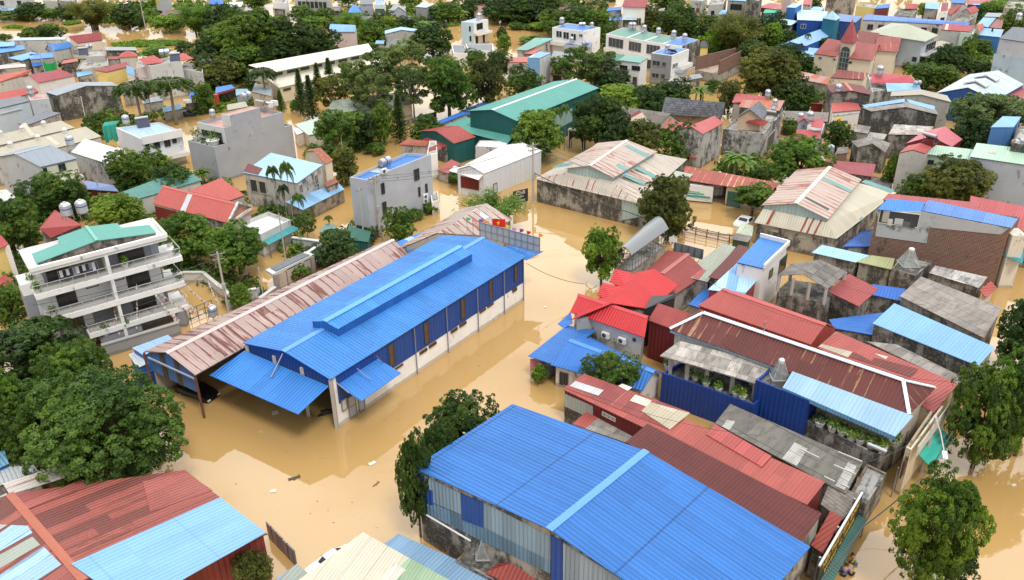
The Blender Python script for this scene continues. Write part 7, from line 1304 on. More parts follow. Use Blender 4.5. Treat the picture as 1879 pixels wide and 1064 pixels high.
# big white apartment house
za=[10.9,8.1,5.2,2.4]
FL,FR=P(56,489,10.9),P(300,427,10.9);RR=P(272,402,10.9);u_=(FR-FL);u_.z=0;Lf=u_.length;u_=u_/Lf;n_=V((u_.y,-u_.x,0));dep=abs((RR-FR).dot(n_));
A=thing('apartment_house','large white four storey house with long balconies, teal roof and two steel tanks','house',((FL.x+FR.x)/2,(FL.y+FR.y)/2,0));BA=Bld();BA.o=A
def ap(s,d,z):p=FL+u_*s-n_*d;return V((p.x,p.y,z))
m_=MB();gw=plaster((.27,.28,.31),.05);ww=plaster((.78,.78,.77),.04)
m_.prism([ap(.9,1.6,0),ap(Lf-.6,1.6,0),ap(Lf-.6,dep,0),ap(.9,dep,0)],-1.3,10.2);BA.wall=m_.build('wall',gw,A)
for k,(z_,s0,s1) in enumerate(((8.1,-.4,Lf+1.2),(5.2,.0,Lf+.9),(2.4,3.2,Lf+.9))):
    m_=MB();m_.prism([ap(s0,-.5,0),ap(s1,-.5,0),ap(s1,dep*.75,0),ap(s0,dep*.75,0)],z_-.55,z_);sl_=m_.build('balcony_slab',ww,A)
    m_=MB();m_.prism([ap(s0+.15,-.35,0),ap(s1-.15,-.35,0),ap(s1-.15,1.58,0),ap(s0+.15,1.58,0)],z_+.004,z_+.03);m_.build('floor_tiles',plaster((.42,.41,.39),.2),sl_)
    m_=MB();m_.bar(ap(s0+.05,-.45,z_+.9),ap(s1-.05,-.45,z_+.9),.05);m_.bar(ap(s1-.05,-.45,z_+.9),ap(s1-.05,dep*.7,z_+.9),.05);m_.bar(ap(s0+.05,-.45,z_+.9),ap(s0+.05,dep*.7,z_+.9),.05)
    for i in range(13):s_=s0+.1+(s1-s0-.2)*i/12;m_.bar(ap(s_,-.45,z_),ap(s_,-.45,z_+.9),.035)
    m_.build('railing',paint((.5,.52,.53),.4),sl_)
    # back wall of each loggia: sliding doors and white panels
    for f0,f1,dark in ((.10,.26,1),(.56,.66,0),(.64,.84,1)):
        if z_ < 8:f0,f1=f0+.02,f1
        zt=z_+2.15;s_a,s_b=Lf*f0,Lf*f1
        if dark:opening(BA,(ap(0,1.58,0),u_,n_,Lf),s_a,s_b,z_+.06,zt,'sliding_door',fm=paint((.05,.045,.045),.4),pm=glass((.035,.03,.03)),mull=3,out=.06)
    for f0,f1 in (((.06,.94),) if z_ == 5.2 else ((.27,.34),(.85,.92)) if z_ < 8 else ((.28,.36),(.90,.96))):
        m_=MB();m_.prism([ap(Lf*f0,1.572,0),ap(Lf*f1,1.572,0),ap(Lf*f1,1.65,0),ap(Lf*f0,1.65,0)],z_+.01,z_+2.33);m_.build('wall_panel',ww if z_ < 8 else plaster((.33,.35,.4),.05),A)
    if z_ < 8:
        for f in (.40,.60):opening(BA,(ap(0,1.58,0),u_,n_,Lf),Lf*(f-.05),Lf*(f+.04),z_+1.2,z_+1.75,'window',fm=IRON,pm=paint((.5,.52,.55),.3),mull=0,out=.06)
m_=MB();m_.prism([ap(Lf*.515,-.46,0),ap(Lf*.54,-.46,0),ap(Lf*.54,1.58,0),ap(Lf*.515,1.58,0)],-1.3,10.3);m_.build('party_fin',ww,A)
m_=MB();pr_=[ap(-.1,-.45,0),ap(Lf+.1,-.45,0),ap(Lf+.1,dep,0),ap(-.1,dep,0)];m_.prism(pr_,10.2,10.55);m_.build('roof_slab',ww,A);m_=MB()
for i in range(4):j=(i+1) % 4;m_.bar(pr_[i]+V((0,0,10.75)),pr_[j]+V((0,0,10.75)),.28,.42)
m_.build('parapet',ww,A);T_=Bld();T_.slopes=[];m_=MB();md=Lf*.5;e_=lambda s,d,z:ap(s,d,z)
tm=S((.10,.33,.28),period=.3,panel=1.0,var=.02,dirt=.2,seam=.1);zr=11.75;ze=11.0
for sg in (0,1):
    s_e=.6 if sg == 0 else Lf-.6;add_slope(T_,m_,[e_(s_e,.2,ze),e_(s_e,dep*.62,ze),e_(md,dep*.62,zr),e_(md,.2,zr)],.06);s_i=md-2.9 if sg == 0 else md+2.9;z_i=ze+(zr-ze)*abs(s_i-s_e)/abs(md-s_e);add_slope(T_,m_,[e_(s_i,dep*.62,z_i),e_(s_i,dep*.97,z_i),e_(md,dep*.97,zr),e_(md,dep*.62,zr)],.06)
rf=m_.build('metal_roof',tm,A);m_=MB();m_.bar(e_(md,.15,zr+.06),e_(md,dep*.98,zr+.06),.32,.06);m_.build('ridge_cap',paint((.14,.38,.33),.5),rf)
m_=MB();m_.poly([e_(.7,.35,10.6),e_(Lf-.7,.35,10.6),e_(Lf-.7,.35,ze-.05),e_(md,.35,zr-.1),e_(.7,.35,ze-.05)]);m_.build('gable_infill',plaster((.25,.21,.18),.7),A)
m_=MB();m_.prism([ap(-1.2,1.5,0),ap(.9,1.5,0),ap(.9,dep*.9,0),ap(-1.2,dep*.9,0)],-1.3,8.6);m_.build('side_wing',ww,A);band(BA,0,0,0,ww) if False else None
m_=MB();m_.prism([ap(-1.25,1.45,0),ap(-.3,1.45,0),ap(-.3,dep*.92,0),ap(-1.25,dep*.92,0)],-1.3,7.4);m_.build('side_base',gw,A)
tank((126,402),10.9,'left of the two steel water tanks standing on the large white balcony house',1.25);tank((154,397),10.9,'right of the two steel water tanks standing on the large white balcony house',1.25)
m_=thing('clothes_line','laundry rail with black and white clothes on the top balcony of the white house','clothes line',ap(Lf*.3,.3,8.1));b_=MB();b_.bar(ap(Lf*.17,.3,9.6),ap(Lf*.46,.3,9.6),.04);[b_.bar(ap(Lf*k,.3,8.1),ap(Lf*k,.3,9.6),.04) for k in (.17,.46)];b_.build('rail',STEEL,m_)
for k in range(11):
    s_=Lf*(.19+.024*k);b_=MB();h_=rnd.uniform(.6,1.0);b_.obox(ap(s_,.3,9.58-h_/2),u_*.14,n_*.02,V((0,0,h_/2)));b_.build('garment',paint(((.75,.75,.75),(.03,.03,.035),(.7,.7,.72),(.05,.05,.06),(.25,.3,.4))[k % 5],.9),m_)
for (s_,d_,z_,lb,cl,h_) in ((Lf*.66,.2,8.1,'palm in a white pot on the top balcony of the white house','light',1.5),(-.1,0,8.1,'spiky yellow green plant at the left corner of the top balcony','lime',1.4),(-.2,2.4,8.1,'second palm like plant behind the left balcony corner','light',1.3),(Lf+.9,2.5,8.1,'orange leaved plant at the right end of the top balcony','olive',1.2),(Lf+.9,.2,8.1,'small potted plant at the right front corner of the top balcony','dark',.8),(Lf+.6,1.5,5.2,'trailing plant on the right end of the middle balcony','dark',1.2),(Lf+.6,.0,5.2,'small dark plant at the right front corner of the middle balcony','dark',.8),(.7,.2,5.2,'thin leafless shrub at the left of the middle balcony','airy',1.1)):pot(ap(s_,d_,z_),lb,h_,.5,cl)
m_=MB();m_.prism([ap(Lf*.33,-.3,0),ap(Lf*.66,-.3,0),ap(Lf*.66,.4,0),ap(Lf*.33,.4,0)],.9,1.7);m_.build('planter_box',gw,A)
pot(ap(Lf*.38,-.1,1.5),'bushy plant with red flowers in the low planter of the white house',1.6,.6,'mid');pot(ap(Lf*.55,-.1,1.6),'leafy plant in the right half of the low planter of the white house',1.3,.5,'mid')
for k,f in enumerate((.46,.62)):place('ac',mk_ac,ap(Lf*f,-.1,1.75),math.atan2(u_.y,u_.x),1.1,'air conditioner in the low planter of the white house, %s' % ('left','right')[k])
shd('house','small old house with a crimson gable roof behind the white balcony house','house',rq((95,440),(140,420),4.6,(73,418),(100,384),6.0)[0:0]+[(93,436),(150,412),(100,385),(72,418)],[4.2,4.2,5.6,5.6],wall=concd,rm=S((.33,.06,.06),var=.03),ov=.1)
B=shd('house','red roofed house with white columns at the left edge beside the white house','house',[(-30,468),(16,448),(2,431),(-30,440)],5.0,wall=yellow,rm=S((.36,.06,.065),var=.03),ov=.3);post(B,(12,450),4.9,ww,.2,name='column');shd('house','low red roof at the left edge below the columned house','house',[(-20,548),(25,512),(8,505),(-20,520)],2.4,wall=conc,rm=S((.33,.055,.06),var=.03),ov=.1)
shd('shed','white speckled sheet roof at the left edge behind the dark tree','shed',[(-15,376),(29,362),(12,347),(-15,352)],3.0,wall=conc,rm=S((.6,.62,.6),.3,(.25,.2,.18)),ov=.1)
# garden walls, gates
def wallrun(name,label,pts,h,m,th=.12,z0=-1.2,cat='wall',cap=None):
    o=thing(name,label,cat,(pts[0].x,pts[0].y,0));b=MB()
    for i in range(len(pts)-1):u=(pts[i+1]-pts[i]);n=V((u.y,-u.x,0)).normalized();b.obox((pts[i]+pts[i+1])/2+V((0,0,(h+z0)/2-pts[i].z)),V((u.x/2,u.y/2,0)),n*th,V((0,0,(h-z0)/2)))
    b.build('wall',m,o)
    if cap:
        b=MB();[b.bar(V((pts[i].x,pts[i].y,h+.06)),V((pts[i+1].x,pts[i+1].y,h+.06)),th*2+.2,.12) for i in range(len(pts)-1)];b.build('coping',cap,o)
    return o
wallrun('garden_wall','plain grey garden wall along the front of the white balcony house',[P(186,634,1.4),P(328,592,1.4)],1.4,plaster((.27,.28,.30),.08),cap=paint((.35,.36,.37),.7))
wallrun('garden_wall','white panelled garden wall with arches left of the white balcony house',[P(-10,622,1.4),P(66,586,1.4)],1.4,ww,cap=paint((.4,.4,.4),.7))
o=thing('gate','grey framed yard gate beside the white balcony house garden','gate',P(350,596));m_=MB();a_,b_=P(337,596),P(392,572);[m_.bar((a_.x,a_.y,z_),(b_.x,b_.y,z_),.07) for z_ in (.3,.9,1.5)];[m_.bar((a_.lerp(b_,k/4).x,a_.lerp(b_,k/4).y,-1),(a_.lerp(b_,k/4).x,a_.lerp(b_,k/4).y,1.5),.07) for k in range(5)];m_.build('frame',paint((.12,.12,.12),.6),o);m_=MB();m_.box(a_.x-.5,a_.y-.4,-1,a_.x+.5,a_.y+.4,1.9);m_.build('pillar',gw,o)
tank((393,585),1.2,'dark steel tank standing by the yard gate and the pink roof',1.1)
wallrun('garden_wall','low grey yard wall behind the pink rusty roof with a sunken lawn',[P(418,552,1.2),P(440,545,1.2),P(475,528,1.2)],1.2,plaster((.4,.42,.43),.1))
wallrun('garden_wall','curved white garden wall beyond the bunting in front of the round trees',[P(300,520,1.3),P(335,500,1.3),P(372,500,1.3),P(420,540,1.3),P(470,530,1.3)],1.3,plaster((.6,.6,.58),.15),cap=paint((.5,.5,.48),.7))
wallrun('garden_wall','pale blue grey yard wall right of the teal awning',[P(536,436,1.4),P(594,444,1.4),P(560,470,1.2)],1.4,plaster((.42,.46,.47),.1),cap=paint((.55,.55,.54),.7))
o=thing('gateway','grey roofed entrance gateway with iron doors and a round emblem','gate',P(545,520));T_=Bld();T_.slopes=[];m_=MB();q_=corners([(500,503),(577,466),(561,461),(487,495)],2.4);m_.slab(q_,.25);m_.build('roof_slab',paint((.5,.51,.53),.7),o);m_=MB();c_=sum(q_,V())/4;m_.slab([c_.lerp(p,.8)+V((0,0,.12)) for p in q_],.1);m_.build('roof_tiles',slate,o)
for p in (q_[0].lerp(q_[1],.06),q_[0].lerp(q_[1],.94)):m_=MB();m_.box(p.x-.3,p.y-.25,-1.2,p.x+.3,p.y+.25,2.3);m_.build('pillar',plaster((.3,.27,.25),.3),o)
a_,b_=q_[0].lerp(q_[1],.1),q_[0].lerp(q_[1],.9);u_=(b_-a_).normalized();n_=V((u_.y,-u_.x,0));m_=MB();m_.obox(V(((a_.x+b_.x)/2,(a_.y+b_.y)/2,.5)),u_*((b_-a_).length/2),n_*.04,V((0,0,1.5)));dr=m_.build('door_leaf',plaster((.42,.38,.33),.2),o);m_=MB();c_=V(((a_.x+b_.x)/2,(a_.y+b_.y)/2,.9))+n_*.06;[m_.bar(c_+u_*.6*math.cos(t)+V((0,0,.6*math.sin(t))),c_+u_*.6*math.cos(t+.4)+V((0,0,.6*math.sin(t+.4))),.08) for t in [k*.4 for k in range(16)]];[m_.bar(V((a_.lerp(b_,k).x,a_.lerp(b_,k).y,-1))+n_*.06,V((a_.lerp(b_,k).x,a_.lerp(b_,k).y,2))+n_*.06,.06) for k in (.02,.25,.5,.75,.98)];m_.build('ironwork',paint((.08,.06,.05),.6),dr)
wallrun('fence','grey slatted fence wall beside the roofed gateway',[P(476,548,1.2),P(505,527,1.2)],1.2,S((.3,.31,.32),period=.25),cap=paint((.45,.46,.47),.7),cat='fence')
wallrun('garden_wall','mossy dark wall running right of the roofed gateway under bushes',[P(578,480,1.0),P(690,425,1.0)],1.0,concd)
wallrun('fence','dark green sheet fence in the flood behind the grey three storey house',[P(655,322,1.4),P(712,332,1.4)],1.4,S((.02,.09,.07),period=.4),cat='fence')
wallrun('fence','bright blue sheet fence at the left end of the pink rusty shed',[P(253,700,1.3),P(284,690,1.3)],2.0,S((.03,.10,.36),period=.4),cat='fence')
wallrun('garden_wall','low stained white wall in the flood left of the open shed',[P(258,712,.5),P(294,696,.5)],.5,plaster((.55,.5,.42),.5))
shd('shed','pale blue metal lean-to at the back of the pink rusty shed','shed',[(264,652),(318,622),(308,614),(242,638)],3.4,wall=blue2,rm=S((.3,.46,.66),var=.05),ov=.1);shd('shed','white metal roof tucked between the big trees and the pink shed','shed',[(252,675),(272,666),(262,640),(236,650)],2.8,wall=blue2,rm=S((.5,.55,.6),var=.05),ov=.1)
# cream hall and its annex
B=shd('warehouse','long cream hall with a raised clerestory roof behind the trees, upper centre left','warehouse',[(512,161),(720,110),(700,90),(478,135)],3.3,wall=plaster((.64,.58,.42),.1),rm=S((.62,.58,.48),var=.03,dirt=.15),ov=.2);q_=B.q
z1,z2=3.6,5.0;c0,c1=P(497,135,4.4),P(684,97,4.4);d0,d1=P(456,128,4.6),P(676,88,4.6)
m_=MB();cr_=[V((p.x,p.y,0)) for p in (c0,c1,d1,d0)];m_.prism(cr_,2.5,4.6);m_.build('clerestory',plaster((.40,.40,.32),.2),B.o);T_=Bld();T_.slopes=[];m_=MB();e_=(c0-d0).normalized();add_slope(T_,m_,[c0+V((.3,-.4,.35)),c1+V((.3,-.4,.35)),d1+V((0,.3,.9)),d0+V((0,.3,.9))],.1);m_.build('upper_roof',S((.72,.68,.57),var=.02,dirt=.1),B.o)
u_=(c1-c0).normalized();n_=V((u_.y,-u_.x,0));L_=(c1-c0).length
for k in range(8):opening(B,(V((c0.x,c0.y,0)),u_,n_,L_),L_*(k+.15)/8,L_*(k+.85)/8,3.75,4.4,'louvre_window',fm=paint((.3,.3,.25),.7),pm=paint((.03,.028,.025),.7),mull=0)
a_=(B.W[0],B.W[1]);fr=face(B,0)
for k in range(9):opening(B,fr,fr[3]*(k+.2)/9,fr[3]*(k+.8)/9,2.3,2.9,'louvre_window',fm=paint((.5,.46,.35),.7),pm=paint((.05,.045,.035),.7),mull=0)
fr=face(B,0);opening(B,fr,fr[3]*.16,fr[3]*.24,-.8,1.6,'door',fm=CONCP,pm=paint((.35,.38,.42),.5))
shd('house','pale green tiled low roof under the feathery trees, in front of the cream hall','house',[(596,210),(760,190),(740,168),(610,184)],[2.4,2.4,3.8,3.8],wall=cream,rm=tiles((.26,.30,.25),.4,.4,.12),ov=.3)
shd('shed','pale mint flat roof beside the tall grey house, with cream wall','shed',[(566,248),(597,240),(580,217),(541,228)],2.6,wall=cream,rm=S((.45,.56,.50),var=.03),ov=.15);shd('shed','small white roofed cream hut left of the pale mint roof','shed',[(545,247),(563,240),(556,232),(538,236)],2.4,wall=cream,rm=whitemetal,ov=.1)
shd('shed','light grey roofed concrete shed at the left end of the cream hall','shed',[(462,168),(497,176),(500,160),(468,152)],3.2,wall=beige,rm=greymetal,ov=.1)
shd('shed','low row of blue market roofs between the big trees and the teal hall','shed',[(850,215),(905,190),(898,182),(842,205)],2.2,wall=conc,rm=S((.05,.12,.4),second=(.4,.5,.6),panel=2,smix=.3),ov=.2)
wallrun('fence','dark low fence along the flooded lane left of the green teal hall annex',[P(735,222,1.0),P(800,205,1.0)],1.0,concd,cat='fence')
# small roofs at the lower left corner
shd('shed','small light blue roof corner at the left edge above the white sheet roof','shed',[(-20,866),(16,850),(8,826),(-20,832)],3.4,wall=blue2,rm=S((.2,.42,.6)),ov=.1)
shd('shed','pale grey tiled sheet roof at the lower left edge under the tree','shed',[(-20,898),(70,863),(52,842),(-20,868)],3.0,wall=conc,rm=S((.48,.51,.53),var=.08,cross=1.2),ov=.1)
for q_,z_,m_,lb in (([(262,190),(300,184),(296,176),(260,181)],2.0,greymetal,'grey market roof behind the left royal palm'),([(300,206),(335,199),(330,190),(298,197)],1.8,lblue,'pale blue stall roof between the royal palms'),([(225,174),(255,169),(252,160),(224,164)],2.4,fibd,'brown fibre lean-to right of the weathered concrete workshop'),([(142,141),(170,135),(166,128),(140,133)],2.6,lblue,'tiny light blue roof behind the crimson gable roof'),([(60,122),(78,119),(75,112),(58,115)],2.4,blue2,'small blue roof below the green netting'),([(418,202),(455,195),(450,186),(416,192)],1.8,beige_r,'low beige roof by the flooded lane behind the tall grey house'),([(1560,240),(1592,245),(1598,232),(1566,227)],3.0,fib,'grey fibre roof left of the dark mouldy house'),([(1590,252),(1622,256),(1628,246),(1596,242)],2.4,fibl,'pale grey lean-to roof below the dark mouldy house'),([(1418,264),(1446,268),(1450,256),(1424,253)],2.2,fibd,'dark fibre hut roof behind the large bright dome tree'),([(1650,352),(1690,358),(1700,345),(1660,339)],2.0,fib,'grey fibre roof at the foot of the tall grey house with red gable'),([(6,128),(44,121),(40,113),(4,119)],2.6,fibl,'pale lean-to roof below the wide light blue roof'),([(250,150),(272,146),(270,138),(250,142)],3.0,maroon,'maroon lean-to at the foot of the pinkish balcony front')):shd('shed',lb,'shed',q_,[z_,z_,z_+.5,z_+.5],wall=conc,rm=m_,ov=.1)
